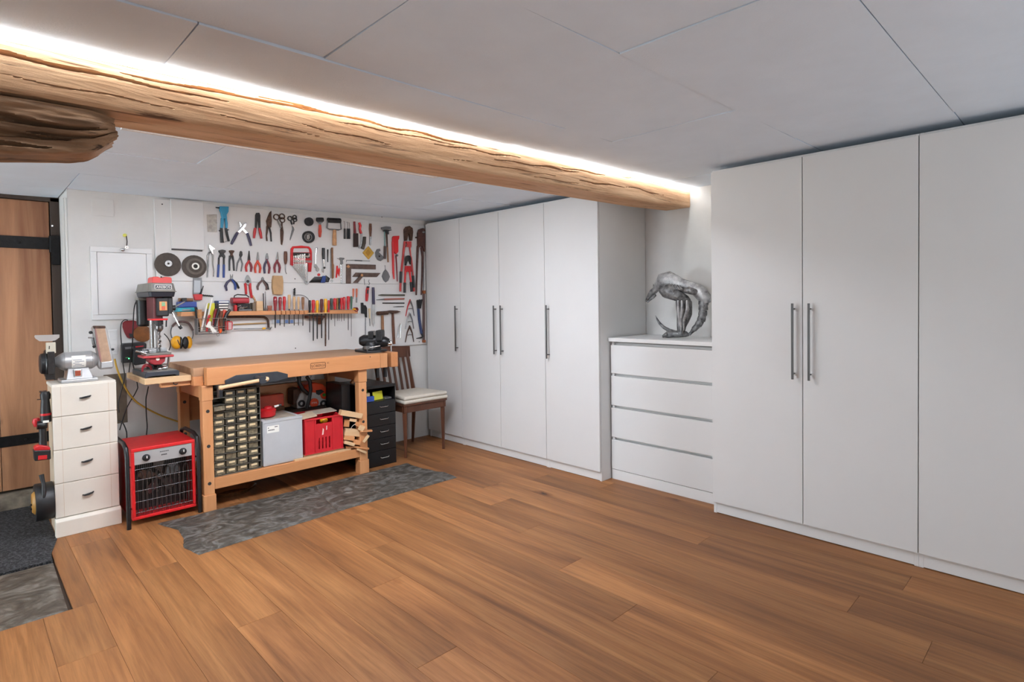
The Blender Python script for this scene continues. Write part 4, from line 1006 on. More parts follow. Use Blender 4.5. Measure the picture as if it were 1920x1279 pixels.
pr([(470,280),(540,250),(570,300),(520,440),(470,470)], 4.17, .10).build('bar_cover_plate', mat('brown_scrap', (92, 58, 40), 0.7, var=0.3), cs, 0, 0.004)
p_ = zb_(860,340,4.15); MB().cyl(p_+Vector((0,.01,0)), p_-Vector((0,.004,0)), .012, n=14).build('fuel_cap', M_greenp, cs)
tag(MB().box(1.705, 2.02, 4.135, 4.285, 0.191, 0.482).build('storage_carton', mat('dark_carton', (58, 44, 36), 0.8, var=0.2), None, 0, 0.002), 'dark carton behind the red crate carrying the chainsaw', 'carton')
tag(MB().box(2.03, 2.098, 3.90, 4.145, 0.1905, 0.660).box(2.03, 2.098, 3.896, 3.90, 0.205, 0.645).build('black_case', M_blackmetal, None, 0, 0.006), 'tall black case standing under the bench by the right leg', 'case')
ss = thing('power_strip', 'white power strip screwed under the bench top at the back', 'power strip', (1.78, 4.33, 0.70))
MB().box(1.60, 2.02, 4.310, 4.349, 0.665, 0.722).build('housing', M_white, ss, 0, 0.004)
for i in range(5):
    MB().ring((1.65+i*.08, 4.3095, 0.695), (0,1,0), .020, .015, .003, 18).build('socket', M_gap, ss)

# ---- wood off-cuts between crate and leg
offs = [((1060,560),(1310,600),.036,.05,'long reddish'),((1110,690),(1165,690),.05,.05,'short square'),((1110,800),(1300,815),.05,.055,'thick'),((1105,870),(1215,885),.03,.05,'flat'),((1110,930),(1220,960),.022,.05,'thin lower'),((1225,930),(1300,935),.03,.045,'stubby'),((1300,740),(1345,770),.035,.04,'small upright'),((1310,800),(1445,785),.012,.03,'thin pale sticking out'),((1360,930),(1400,850),.02,.04,'slanting'),((1230,990),(1400,1010),.012,.04,'flat bottom'),((1270,1020),(1370,1060),.014,.035,'lowest slanting'),((1130,1000),(1240,990),.012,.03,'small round edged'),((1180,650),(1250,660),.02,.03,'short upper'),((1260,690),(1290,710),.03,.03,'cube shaped')]
for i, (a, b, th, dp, nm) in enumerate(offs):
    Yo = 3.80 + 0.025*((i*7) % 4)*0.5 - (0.045 if a[0] > 1200 else 0)
    A = zb_(a[0], a[1], Yo); B = zb_(b[0], b[1], Yo)
    if (B-A).length < .03: B = A + (B-A).normalized()*.03
    tag(MB().bar(A, B + Vector((0, -0.02, 0)), dp, th).build('wood_offcut', [M_pale, M_beech][i % 2], None, 0, 0.001, 1), nm + ' wood offcut in the scrap pile beside the bench leg', 'wood offcut', 'wood offcuts beside the bench leg')
m = thing('wire_loop', 'thin white wire loop stuck in the scrap wood pile', 'wire', tuple(zb_(1220,760,3.78)))
MB().tube([zb_(1190,780,3.79), zb_(1215,735,3.78), zb_(1250,710,3.78), zb_(1265,735,3.78), zb_(1275,690,3.78)], .0015, 6).build('wire', M_paper, m)
mp = thing('metal_pan', 'oval metal pan with bright rim on the floor under the bench', 'pan', (1.29, 4.05, 0))
vs_ = []
m = MB(); n = 28
prof = [(.70, .006), (.74, .004), (.95, .030), (1.0, .038), (1.03, .036), (.98, .026)]
for (f, z) in prof:
    for k_ in range(n):
        a = 2*PI*k_/n; vs_.append((1.29+.15*f*math.cos(a), 4.02+.10*f*math.sin(a), z))
fs = [tuple(range(n-1, -1, -1))]
for i in range(len(prof)-1):
    for k_ in range(n): fs.append((i*n+k_, i*n+(k_+1) % n, (i+1)*n+(k_+1) % n, (i+1)*n+k_))
m.add(vs_, fs).build('pan_body', M_chrome, mp)

# ---- metal bench vise
M_vise = mat('hammered_black_vise', (52, 52, 54), 0.38, 0.5, var=0.35, vs=30)
mv = thing('bench_vise', 'dark cast iron vise bolted on the right end of the bench top', 'vise', (2.34, 3.98, BTZ))
MB().prism([(2.225, 3.86, BTZ), (2.33, 3.83, BTZ), (2.43, 3.90, BTZ), (2.43, 4.08, BTZ), (2.33, 4.14, BTZ), (2.235, 4.06, BTZ)], (0, 0, .018)).build('swivel_base', M_vise, mv, 0, 0.004)
MB().lathe((2.325, 3.955, BTZ+.018), (0,0,1), [(0, .075), (.02, .070), (.035, .055), (.06, .052)], 20).build('turret', M_vise, mv)
d_ = Vector((0.75, -0.66, 0)).normalized()
b0 = Vector((2.293, 3.985, BTZ+.088)); s_ = Vector((0.66, 0.75, 0)).normalized()
MB().tube([b0 - d_*.05, b0 - d_*.02, b0 + d_*.05, b0 + d_*.10], [.030, .046, .044, .034], 14).build('rear_body', M_vise, mv)
MB().obox(b0 + d_*.045 + Vector((0,0,.045)), d_*.02, s_*.055, Vector((0,0,.030))).build('fixed_jaw', M_vise, mv, 0, 0.006)
MB().obox(b0 + d_*.110 + Vector((0,0,.040)), d_*.026, s_*.060, Vector((0,0,.042))).build('moving_jaw', M_vise, mv, 0, 0.008)
MB().obox(b0 + d_*.076 + Vector((0,0,.058)), d_*.008, s_*.050, Vector((0,0,.014))).build('jaw_plate', M_steel, mv, 0, 0.001)
MB().tube([b0 + d_*.08 - Vector((0,0,.012)), b0 + d_*.15 - Vector((0,0,.012)), b0 + d_*.175 - Vector((0,0,.018))], [.040, .042, .030], 16).build('front_nose', M_vise, mv)
hp = b0 + d_*.188 + Vector((0,0,-.026))
MB().cyl(hp - d_*.02, hp + d_*.012, .014, n=14).ell(hp + d_*.004 + Vector((0,0,.012)), (.013,.013,.013)).build('screw_end', M_chrome, mv)
MB().cyl(hp + Vector((0,0,.012)) + d_*.004, hp + Vector((0,0,-.175)) + d_*.004, .0058, n=10).build('handle_bar', M_chrome, mv)
hk = b0 - d_*.06
MB().box(2.222, 2.262, 3.865, 3.90, BTZ+.030, BTZ+.055).cyl((2.242, 3.88, BTZ+.015), (2.242, 3.88, BTZ+.030), .007, n=10).build('swivel_lock', M_steel, mv, 0, 0.002)
MB().cyl((2.25, 3.862, BTZ+.042), (2.33, 3.842, BTZ+.052), .006, n=10).build('lock_lever', M_chrome, mv)
# ================================================================ LEFT PART OF THE BACK WALL
tbd = sroot('tool_board', (2.0, 4.41, 0.87), 'white painted wall boards carrying the tools')
BY = 4.400
MB().box(0.966, 3.172, BY, 4.4195, 1.4340, 1.985).build('panel', M_board, tbd, 0, 0.0015, 1)
MB().box(0.945, 3.172, BY, 4.4195, 0.872, 1.4325).build('panel', M_board, tbd, 0, 0.0015, 1)
MB().box(1.060, 1.262, BY-0.016, BY, 1.655, 1.990).build('panel', M_board, tbd, 0, 0.002)
MB().box(1.060, 1.25, BY-0.013, BY, 1.645, 1.6545).build('edge_strip', M_dkmetal, tbd, 0)
for (px, py) in ((304,383), (553,523), (554,653), (786,641), (716,407)):
    p = at(px, py, Y=BY); MB().lathe(p, (0,-1,0), [(0, .0045), (.0015, .0045), (.002, .001)], 10).build('screw', M_gap, tbd)
# fuse box hatch
fb = thing('wall_hatch', 'white framed fuse box door in the back wall beside the tool boards', 'hatch', (0.785, 4.415, 1.19))
hx0, hx1, hz0, hz1 = 0.611, 0.948, 1.180, 1.646; fw_ = 0.033
m = MB()
for (a, b, c, d) in ((hx0, hx1, hz1-fw_, hz1), (hx0, hx1, hz0, hz0+fw_), (hx0, hx0+fw_, hz0+fw_, hz1-fw_), (hx1-fw_, hx1, hz0+fw_, hz1-fw_)): m.box(a, b, 4.408, 4.4198, c, d)
m.build('frame', M_white, fb, 0, 0.002)
MB().box(hx0+fw_+.002, hx1-fw_-.002, 4.411, 4.4195, hz0+fw_+.002, hz1-fw_-.002).build('hatch_door', M_white, fb, 0, 0.001)
tag(MB().box(0.627, 0.742, 4.4145, 4.4199, 1.842, 1.952).build('cover_plate', M_plaster, None, 0, 0.002), 'square white blank cover plate high on the back wall', 'cover plate')
ky = thing('hanging_knob', 'chrome knob hanging on a dark hook from a yellow pin above the fuse box', 'hook', (0.80, 4.40, 1.63))
p0_ = at(234.5, 441, Y=4.41); p1_ = at(237.5, 464, Y=4.39); p2_ = at(231, 468, Y=4.385)
MB().lathe(p0_ + Vector((0,.0095,0)), (0,-1,0), [(0, .011), (.008, .011), (.012, .007)], 14).build('pin', mat('pale_yellow', (222, 218, 96), 0.5), ky)
MB().tube([p0_ + Vector((.006,-.004,-.006)), (p0_*.5+p1_*.5) + Vector((.006,-.004,0)), p1_], .0028, 8).build('hook_wire', M_dkmetal, ky)
MB().ring(p1_ - Vector((0,.003,0)), (0,1,0), .010, .005, .005, 16).ell(p2_ + Vector((-.004,0,-.002)), (.014, .012, .012)).build('knob', M_chrome, ky)
so = thing('wall_socket', 'white double wall socket behind the bench grinder', 'socket', (0.72, 4.415, 1.0))
MB().box(0.690, 0.742, 4.4135, 4.4198, 0.955, 1.115).build('plate', M_white, so, 0, 0.003)
for z in (1.075, 0.995): MB().box(0.698, 0.734, 4.4105, 4.4134, z-.027, z+.027).build('insert', M_white, so, 0, 0.002)
tag(MB().box(0.662, 0.784, 4.414, 4.4199, 0.505, 0.828).build('niche_stand_in', mat('dark_niche_brown', (122, 110, 94), 0.8, var=0.2, vs=10), None, 0, 0.001), 'grey brown sheet standing in for a dark niche low on the wall behind the cream cabinet', 'panel')  # flat sheet in place of a recessed niche, its darkness in the colour

# ---- paddles, chargers, cables
def zq(x, y, Y=4.40): return at(210 + x/9.836, 590 + y/9.836, Y=Y)
def prq(pts, Y, th): return MB().prism([zq(x, y, Y) for x, y in pts], (0, th, 0))
rp = thing('red_paddle', 'red rounded paddle hanging on the wall behind the drill press', 'paddle', tuple(zq(330,440,4.40)))
prq([(195,150),(240,115),(400,105),(480,130),(500,200),(470,330),(420,430),(330,440),(280,420),(230,330),(195,230)], 4.405, .008).build('blade', M_dkred, rp, 0, 0.003)
prq([(315,345),(380,355),(375,420),(330,425)], 4.398, .007).build('grip', M_black, rp, 0, 0.002)
c = zq(570,355,4.396)
bp_ = thing('brown_disc', 'round brown leather coloured disc hanging behind the drill press column', 'disc', tuple(c))
MB().lathe(c + Vector((0,.006,0)), (0,-1,0), [(0, .054), (.006, .054), (.007, .050)], 28).build('disc_body', mat('brown_leather', (150, 88, 34), 0.6, var=0.25, vs=20), bp_)
cg = thing('battery_charger', 'black battery charger with green light on the wall', 'charger', tuple(zq(300,890,4.36)))
prq([(190,560),(220,535),(600,510),(640,535),(640,640),(420,660),(395,880),(200,900)], 4.355, .063).build('housing', M_black, cg, 0, 0.006)
prq([(240,600),(390,590),(385,625),(245,640)], 4.3535, .002).build('silver_print', M_grey_metal, cg, 0)
prq([(430,585),(585,570),(580,590),(440,608)], 4.3535, .002).build('red_print', M_red, cg, 0)
c = zq(312,810,4.353); MB().lathe(c, (0,-1,0), [(0, .004), (.001, .004)], 10).build('indicator_light', mat('green_led', (90, 255, 150), 0.4, emit=2.5), cg)
m = prq([(250,790),(300,785),(300,800),(250,805)], 4.354, .001); m.build('green_print', mat('green_print', (60, 150, 90), 0.5), cg, 0)
b2c = thing('charger_block', 'smaller black box charger hanging low beside the drill press base', 'charger', tuple(zq(480,930,4.35)))
prq([(400,650),(620,620),(640,690),(630,910),(420,940),(395,900)], 4.310, .040).build('housing', M_black, b2c, 0, 0.006)
def zn(x, y, Y=4.38): return at(195 + x/8.527, 680 + y/8.527, Y=Y)
def cable(name, label, pts, r, material): return tag(MB().tube(pts, r, 8).build(name, material, None), label, 'cable')
M_cab = mat('black_cable', (30, 29, 30), 0.55); M_ycab = mat('yellow_hose', (190, 152, 60), 0.5)
def smooth_pts(P, n=5):
    out = []
    for i in range(len(P)-1):
        p0, p1, p2, p3 = P[max(i-1,0)], P[i], P[i+1], P[min(i+2,len(P)-1)]
        for k_ in range(n):
            t = k_/n; out.append(0.5*((2*p1) + (p2-p0)*t + (2*p0-5*p1+4*p2-p3)*t*t + (3*p1-p0-3*p2+p3)*t*t*t))
    return out + [P[-1]]
def sm(P): return smooth_pts([Vector(p) for p in P])
cable('yellow_hose', 'yellow hose sagging along the wall from the grinder to the workbench', sm([zn(170,-60,4.37), zn(215,120,4.37), zn(330,380,4.38), zn(480,590,4.39), zn(660,720,4.39), zn(920,850,4.39), zn(1190,945,4.38)]), .0055, M_ycab)
cable('power_cable', 'black cable rising along the wall left of the drill press and over the red paddle', sm([zq(290,105,4.39), zq(230,100,4.38), zq(170,170,4.38), zq(160,350,4.38), zq(180,600,4.345), zq(195,850,4.345), zq(225,1050,4.36), zn(325,250,4.36), zn(270,480,4.36), zn(230,640,4.36), zn(240,800,4.36)]), .0032, M_cab)
cable('power_cable', 'black cable hanging down the left side of the drill press head', sm([at(258,560,Y=4.2), at(252,575,Y=4.2), at(250,600,Y=4.2), at(248.5,640,Y=4.22), at(247,670,Y=4.36), zn(530,330,4.39), zn(520,450,4.39), zn(380,690,4.39), zn(310,880,4.38), zn(250,1080,4.36)]), .0032, M_cab)
cable('power_cable', 'black cable hanging straight down behind the heater from the board', sm([zn(710,380,4.36), zn(690,480,4.36), zn(670,600,4.36), zn(678,850,4.36), zn(690,1020,4.32), zn(680,1160,4.26), zn(690,1250,4.24)]), .0036, M_cab)
cable('power_cable', 'short black cable below the charger ending on the pale board', sm([zq(335,880,4.37), zq(325,960,4.37), zq(315,1080,4.37), zq(345,1190,4.36)]), .0032, M_cab)
cable('power_cable', 'short black cable looping beside the heater stand', sm([zn(230,930,4.36), zn(290,955,4.34), zn(330,1020,4.3), zn(360,1110,4.24), zn(365,1200,4.2)]), .0036, M_cab)

# ================================================================ BENCH GRINDER / BELT SANDER
M_gsil = mat('grinder_silver', (182, 182, 182), 0.35, 0.5, var=0.06, vs=20)
gr = thing('bench_grinder', 'silver bench grinder with belt sanding arm standing on the cream cabinet', 'grinder', (0.49, 4.09, CT))
GY, GZ = 4.085, 0.955
def zg(x, y, Y=GY): return at(60 + x/9.133, 600 + y/9.133, Y=Y)
xa, xb = zg(375,700).x, zg(1130,680).x; xm0, xm1 = zg(545,700).x, zg(1010,690).x
MB().lathe((xm0, GY, GZ), (1,0,0), [(0, .052), (xm1-xm0, .052)], 28).build('motor_body', M_gsil, gr)
MB().lathe((xa, GY, GZ), (1,0,0), [(0, .022), ((xm0-xa)*.5, .040), (xm0-xa-.002, .052), (xm0-xa-.001, .052)], 28).build('end_cap', M_gsil, gr)
MB().lathe((xm1+.001, GY, GZ), (1,0,0), [(0, .052), (.001, .052), ((xb-xm1)*.5, .042), (xb-xm1, .026)], 28).build('end_cap', M_gsil, gr)
c = zg(785,700,GY-.052)
lb = MB(); 
for i in range(7):
    a0 = -0.75 + i*0.2; a1 = a0+.2
    pts = [(zg(660,700).x, GY-math.cos(a)*.0526, GZ+math.sin(a)*.0526) for a in (a0, a1)] + [(zg(900,700).x, GY-math.cos(a)*.0526, GZ+math.sin(a)*.0526) for a in (a1, a0)]
    lb.add(pts, [(0,1,2,3)])
lb.build('type_plate', M_paper, gr)
lm = MB()
for i in range(5):
    a0 = -0.55 + i*0.17
    pts = [(zg(680+(i%2)*30,700).x, GY-math.cos(a)*.0531, GZ+math.sin(a)*.0531) for a in (a0, a0+.05)] + [(zg(870-(i%3)*40,700).x, GY-math.cos(a)*.0531, GZ+math.sin(a)*.0531) for a in (a0+.05, a0)]
    lm.add(pts, [(0,1,2,3)])
lm.build('printed_marks', mat('blue_grey_print', (92, 100, 130), 0.6), gr)
ft = MB().prism([(zg(560,1070).x, 4.01, CT+.018), (zg(600,870).x, 4.04, GZ-.04), (zg(950,850).x, 4.04, GZ-.04), (zg(1020,1030).x, 4.01, CT+.018)], (0, .12, 0))
ft.build('pedestal', M_gsil, gr, 0, 0.003)
MB().box(zg(470,1100).x, zg(1095,1050).x, 4.002, 4.165, CT, CT+.018).build('base_plate', M_gsil, gr, 0, 0.004)
s0 = zg(790,950,4.005)
MB().box(s0.x-.019, s0.x+.019, 4.012, 4.03, .868, .912).build('switch_plate', M_chrome, gr, 0, 0.003)
MB().box(s0.x-.013, s0.x+.013, 4.006, 4.012, .874, .904).build('switch', mat('red_brown_rocker', (150, 66, 40), 0.4), gr, 0, 0.002)
# left wheel with guard, eye shield
wx0, wx1 = zg(215,800).x, zg(370,800).x
MB().lathe((wx0, GY, GZ-.005), (1,0,0), [(0, .074), (.004, .078), (wx1-wx0-.004, .078), (wx1-wx0, .074)], 32).build('wheel_guard', M_blackmetal, gr)
MB().lathe((wx0-.022, GY, GZ-.005), (1,0,0), [(0, .045), (.006, .055), (.0215, .06)], 28).build('guard_cover', M_black, gr)
MB().box(wx0, wx1, 4.03, 4.07, .862, .905).build('tool_rest', M_dkmetal, gr, 0, 0.003)
MB().box(zg(235,560).x, zg(355,560).x, 3.995, 4.012, GZ-.06, GZ+.065).build('guard_front', M_dkmetal, gr, 0, 0.003)
MB().box(zg(215,450).x, zg(380,450).x, 4.01, 4.03, zg(300,560).z, zg(300,375).z).build('shield_bracket', mat('cream_bracket', (206, 200, 182), 0.5), gr, 0, 0.003)
q0, q1 = zg(295,500,4.005), zg(298,445,4.005)
MB().bar(q0, q1, .004, .003).build('bracket_slot', M_gap, gr, 0)
MB().prism([zg(40,285,4.0), zg(50,262,4.0), zg(470,250,4.0), zg(470,300,4.0), zg(400,350,4.0), zg(330,365,4.0), zg(130,365,4.0), zg(60,320,4.0)], (0, .004, 0)).build('eye_shield', mat('clear_scratched_shield', (196, 192, 188), 0.3, trans=0.35), gr, 0)
# belt arm
def prg(pts, Y, th): return MB().prism([zg(x, y, Y) for x, y in pts], (0, th, 0))
prg([(1035,150),(1060,105),(1255,105),(1285,150),(1400,690),(1395,800),(1370,835),(1170,850),(1135,790),(1120,560)], 4.055, .06).build('belt_arm', M_gsil, gr, 0, 0.004)
M_belt = mat('sanding_belt', (190, 160, 134), 0.9, var=0.12, vs=30)
prg([(1090,140),(1250,140),(1365,715),(1185,730),(1130,480)], 4.046, .008).build('sanding_belt', M_belt, gr, 0)
prg([(1075,125),(1095,130),(1195,700),(1175,720),(1120,480)], 4.044, .01).build('belt_edge', mat('belt_edge_mauve', (150, 112, 108), 0.8), gr, 0)
prg([(1055,100),(1260,100),(1262,145),(1058,150)], 4.043, .03).build('end_roller', M_rust, gr, 0, 0.004)
prg([(1185,725),(1390,700),(1395,810),(1180,835)], 4.040, .05).build('lower_guard', M_gsil, gr, 0, 0.004)
c = zg(1005,215,4.08); MB().ell(c, (.010,.008,.009)).cyl(c, zg(1060,230,4.08), .004, n=8).build('tension_knob', M_black, gr)
MB().tube([zg(960,300,4.07), zg(1030,300,4.07), zg(1075,310,4.07)], [.005,.005,.004], 8).build('tracking_lever', M_steel, gr)
MB().tube([zg(1035,310,4.07), zg(1050,400,4.07), zg(1065,440,4.07)], [.007,.007,.007], 10).build('spring', M_steel, gr)
MB().tube([zg(1055,440,4.07), zg(1075,475,4.07)], [.008,.008], 10).build('spring_cap', M_black, gr)
MB().ell(zg(1380,505,4.07), (.009,.008,.007)).build('side_knob', M_dkmetal, gr)

# ================================================================ CORDLESS TOOLS on the cabinet side
def zh(x, y, Y=4.03): return at(50 + x/6.7316, 710 + y/6.7316, Y=Y)
hk = thing('cordless_multitool', 'black cordless tool with red rings hanging head up on the cabinet side', 'power tool', tuple(zh(230,600)))
MB().tube([zh(235,165), zh(235,200), zh(237,260)], [.018, .024, .022], 14).build('head', M_black, hk)
MB().tube([zh(235,255), zh(235,300), zh(240,440)], [.018, .020, .024], 14).build('body', M_black, hk)
MB().tube([zh(240,435), zh(241,462)], [.0255, .0255], 14).build('ring', M_red, hk)
MB().tube([zh(241,460), zh(242,545)], [.0245, .024], 14).build('grip', M_black, hk)
MB().box(zh(205,520,4.004).x, zh(280,520,4.004).x, 4.002, 4.006, zh(240,548).z, zh(240,520).z).build('name_plate', M_paper, hk, 0)
MB().tube([zh(130,265), zh(180,262)], [.003,.003], 8).build('pin', M_rust, hk)
MB().tube([zh(160,165), zh(250,158)], [.005,.005], 8).build('adjuster', M_rust, hk)
d2 = thing('cordless_drill', 'black and red cordless drill hanging on the cabinet side, battery pack down', 'power tool', tuple(zh(200,1040)))
MB().tube([zh(120,500,4.06), zh(125,540,4.06), zh(140,600,4.06)], [.014,.020,.016], 12).build('chuck', M_red, d2)
MB().tube([zh(130,590), zh(215,585), zh(260,580)], [.022,.026,.02], 14).build('motor_housing', M_blackmetal, d2)
MB().tube([zh(150,615), zh(210,622), zh(250,612)], [.010,.012,.008], 10).build('red_band', M_red, d2)
MB().tube([zh(200,620), zh(205,720), zh(205,850)], [.017,.016,.018], 12).build('grip', M_black, d2)
q = zh(200,905); 
MB().prism([zh(95,870,4.0), zh(170,840,4.0), zh(250,850,4.0), zh(300,870,4.0), zh(302,905,4.0), zh(95,912,4.0)], (0, .06, 0)).build('battery_latch', M_red, d2, 0, 0.005)
MB().prism([zh(88,908,3.998), zh(305,900,3.998), zh(308,1020,3.998), zh(100,1045,3.998)], (0, .065, 0)).build('battery', M_black, d2, 0, 0.005)
MB().prism([zh(145,975,3.996), zh(258,965,3.996), zh(258,1015,3.996), zh(145,1028,3.996)], (0, .003, 0)).build('battery_badge', M_red, d2, 0)
def zw(x, y, Y=4.05): return at(x/7.993, 820 + y/7.993, Y=Y)
br = thing('cable_reel', 'black round cable reel hanging low on the cabinet side above the doormat', 'cable reel', tuple(zw(650,1240)))
ra, rb2 = zw(520,960).x, zw(800,960).x; rz = zw(650,960).z; rr = (zw(650,690).z - zw(650,1240).z)/2
MB().lathe((ra, 4.05, rz), (1,0,0), [(0, rr*.97), (.004, rr), (.030, rr), (rb2-ra-.004, rr), (rb2-ra, rr*.97)], 36).build('drum', M_black, br)
MB().lathe((ra-.012, 4.05, rz), (1,0,0), [(0, rr*.5), (.0115, rr*.62)], 28).build('hub_plate', mat('ochre_disc', (176, 128, 58), 0.5), br)
MB().tube([zw(620,560,4.0), zw(640,650,3.99), zw(655,700,3.985), zw(660,800,3.97), zw(655,930,3.965)], [.012,.010,.009,.011,.009], 10).build('handle', M_black, br)
for y in (1015, 1080): MB().cyl(zw(450,y), zw(530,y), .006, n=8).build('peg', M_black, br)

# ================================================================ DRILL PRESS
M_dpg = mat('drill_press_grey', (128, 124, 116), 0.45, var=0.12, vs=14)
M_dpd = mat('drill_press_navy', (44, 48, 58), 0.4, var=0.1, vs=14)
dp = thing('drill_press', 'grey and red table top drill press on the pale board', 'drill press', (0.87, 4.05, 0.839))
DZ = 0.8392
m = MB().prism([(0.785, 3.885, DZ), (0.805, 3.885, DZ+.008), (0.935, 3.885, DZ+.008), (0.955, 3.885, DZ), (0.961, 3.885, DZ), (0.961, 3.885, DZ+.026), (0.955, 3.885, DZ+.033), (0.791, 3.885, DZ+.033), (0.783, 3.885, DZ+.026), (0.783, 3.885, DZ)], (0, .34, 0))
m.build('base', M_dpd, dp, 0, 0.004)
MB().box(0.795, 0.95, 3.90, 4.21, DZ+.033, DZ+.036).build('base_plate', M_dpg, dp, 0, 0.001)
CXX, CYY = 0.874, 4.085
MB().lathe((CXX, CYY, DZ+.036), (0,0,1), [(0, .046), (.012, .044), (.03, .032), (.05, .030)], 24).build('column_foot', M_dkmetal, dp)
MB().cyl((CXX, CYY, DZ+.05), (CXX, CYY, 1.22), .0225, n=24).build('column', M_chrome, dp)
# table with bracket and machine vise
MB().box(0.783, 0.945, 3.925, 4.075, 0.952, 0.966).build('table', mat('table_red', (176, 52, 56), 0.45), dp, 0, 0.004)
MB().prism([(0.818, 3.945, 0.952), (0.822, 3.945, 0.925), (0.845, 3.945, 0.908), (0.88, 3.945, 0.908), (0.90, 3.945, 0.925), (0.905, 3.945, 0.952)], (0, .10, 0)).build('table_bracket', mat('bracket_red', (150, 34, 42), 0.45), dp, 0, 0.004)
MB().lathe((CXX, CYY, 0.92), (0,0,1), [(0, .032), (.06, .032)], 20).build('table_clamp', mat('bracket_red', (150, 34, 42)), dp)
MB().lathe((0.862, 3.944, 0.944), (0,-1,0), [(0, .010), (.003, .010)], 14).build('angle_badge', M_paper, dp)
v = MB().box(0.80, 0.935, 3.94, 4.055, 0.9665, 0.980).build('vise_bed', M_dpg, dp, 0, 0.002)
MB().box(0.805, 0.93, 4.02, 4.055, 0.980, 1.004).box(0.82, 0.86, 3.955, 3.985, 0.980, 1.0).build('vise_jaw', M_steel, v, 0, 0.002)
MB().tube([(0.80, 3.93, 0.980), (0.78, 3.935, 0.988), (0.765, 4.0, 0.995)], .0055, 8).build('vise_handle', M_chrome, v)
MB().tube([(0.84, 3.99, 0.988), (0.76, 4.0, 0.992)], .0045, 8).build('vise_screw', M_chrome, v)
MB().ell((0.90, 3.955, 0.885), (.018,.014,.012)).cyl((0.915, 3.955, 0.88), (0.925, 3.955, 0.95), .007, n=8).ell((0.875, 3.95, 0.882), (.014,.012,.010)).build('table_crank', M_chrome, dp)
for zz_ in (0.895, 0.905): MB().ring((0.812, 3.99, zz_-.018), (0.3,-1,0), .030, .022, .004, 20).build('scale_ring', mat('bracket_red', (150, 34, 42)), dp)
# head: belt housing (two shells), motor, switch, spindle
def shell(pl, z0, z1, ins0, ins1):
    cx = sum(p[0] for p in pl)/len(pl); cy = sum(p[1] for p in pl)/len(pl); n = len(pl)
    def sc_(i): return [(p[0]+(cx-p[0])*i, p[1]+(cy-p[1])*i*.6) for p in pl]
    a, b = sc_(ins0), sc_(ins1)
    return MB().add([(x,y,z0) for x,y in a]+[(x,y,z1) for x,y in b], [tuple(range(n-1,-1,-1)), tuple(range(n,2*n))]+[(i,(i+1)%n,n+(i+1)%n,n+i) for i in range(n)])
PLN = [(0.832, 3.918), (0.952, 3.918), (0.966, 3.935), (0.966, 4.25), (0.93, 4.34), (0.86, 4.34), (0.818, 4.25), (0.818, 3.935)]
shell(PLN, 1.352, 1.403, 0.0, 0.12).build('belt_cover', M_dpg, dp, 0, 0.005)
shell(PLN, 1.318, 1.3500, 0.10, 0.02).build('belt_housing', M_dpd, dp, 0, 0.004)
shell(PLN, 1.3495, 1.3535, -0.05, -0.05).build('cover_rim', M_dpg, dp, 0, 0.001)
bd_ = MB().box(0.842, 0.946, 3.9235, 3.9275, 1.358, 1.394).build('badge_panel', M_grey_metal, dp, 0, 0.001)
MB().box(0.852, 0.940, 3.9215, 3.9233, 1.3635, 1.3905).build('badge_frame', M_paper, bd_, 0)
MB().box(0.8545, 0.9375, 3.9207, 3.9214, 1.366, 1.388).build('badge_field', mat('badge_navy', (26, 32, 48), 0.5), bd_, 0)
text('badge_lettering', 'AREBOS', 0.0205, (0.896, 3.9204, 1.3768), (1,0,0), (0,0,1), M_paper, bd_, 0.0003)
MB().cyl((0.846, 4.20, 1.148), (0.846, 4.20, 1.300), .038, n=24).lathe((0.846, 4.20, 1.136), (0,0,1), [(0, .028), (.012, .037)], 24).build('motor', M_blackmetal, dp)
MB().box(0.81, 0.88, 4.15, 4.25, 1.300, 1.3178).build('motor_mount', M_dpg, dp, 0, 0.003)
MB().rbox(0.850, 0.90, 3.96, 4.14, 1.185, 1.3178, .01, 2).build('head_casting', mat('head_dark_red', (106, 40, 44), 0.5, var=0.2), dp, 0, 0.003)
sw_ = MB().box(0.862, 0.928, 3.935, 3.99, 1.20, 1.312).build('switch_box', M_black, dp, 0, 0.008)
sp_ = MB().box(0.876, 0.916, 3.930, 3.935, 1.236, 1.290).build('switch_plate', mat('switch_orange', (222, 150, 96), 0.5), sw_, 0, 0.001)
MB().box(0.887, 0.905, 3.926, 3.930, 1.262, 1.286).build('start_button', mat('button_green', (126, 170, 130), 0.5), sw_, 0, 0.001)
MB().box(0.887, 0.905, 3.926, 3.930, 1.240, 1.260).build('stop_button', mat('button_red', (196, 92, 66), 0.5), sw_, 0, 0.001)
MB().rbox(0.902, 0.955, 3.96, 4.08, 1.215, 1.3178, .008, 2).build('feed_housing', M_black, dp, 0, 0.004)
MB().cyl((0.955, 4.0, 1.25), (0.975, 4.0, 1.25), .017, n=18).build('feed_hub', M_dkmetal, dp)
for (a, b) in ((at(323,586,Y=3.95), at(336.5,612,Y=3.93)), (at(323,578,Y=4.0), at(346,566,Y=4.03)), (at(318,580,Y=4.0), at(306,560,Y=4.05))):
    MB().cyl(a, b, .0045, n=10).build('feed_lever', M_chrome, dp)
a = at(336,611,Y=3.93); b = at(340,616.5,Y=3.93); MB().cyl(a, b, .010, .009, 12).build('lever_knob', M_black, dp)
MB().rbox(0.835, 0.925, 3.95, 4.06, 1.176, 1.187, .012, 2).build('depth_collar', M_brightred, dp, 0, 0.002)
MB().cyl((0.917, 3.97, 1.135), (0.919, 3.97, 1.176), .004, n=8).build('depth_stop', M_black, dp)
MB().lathe((0.884, 3.985, 1.176), (0,0,-1), [(0, .021), (.026, .021), (.028, .016)], 20).build('quill', M_black, dp)
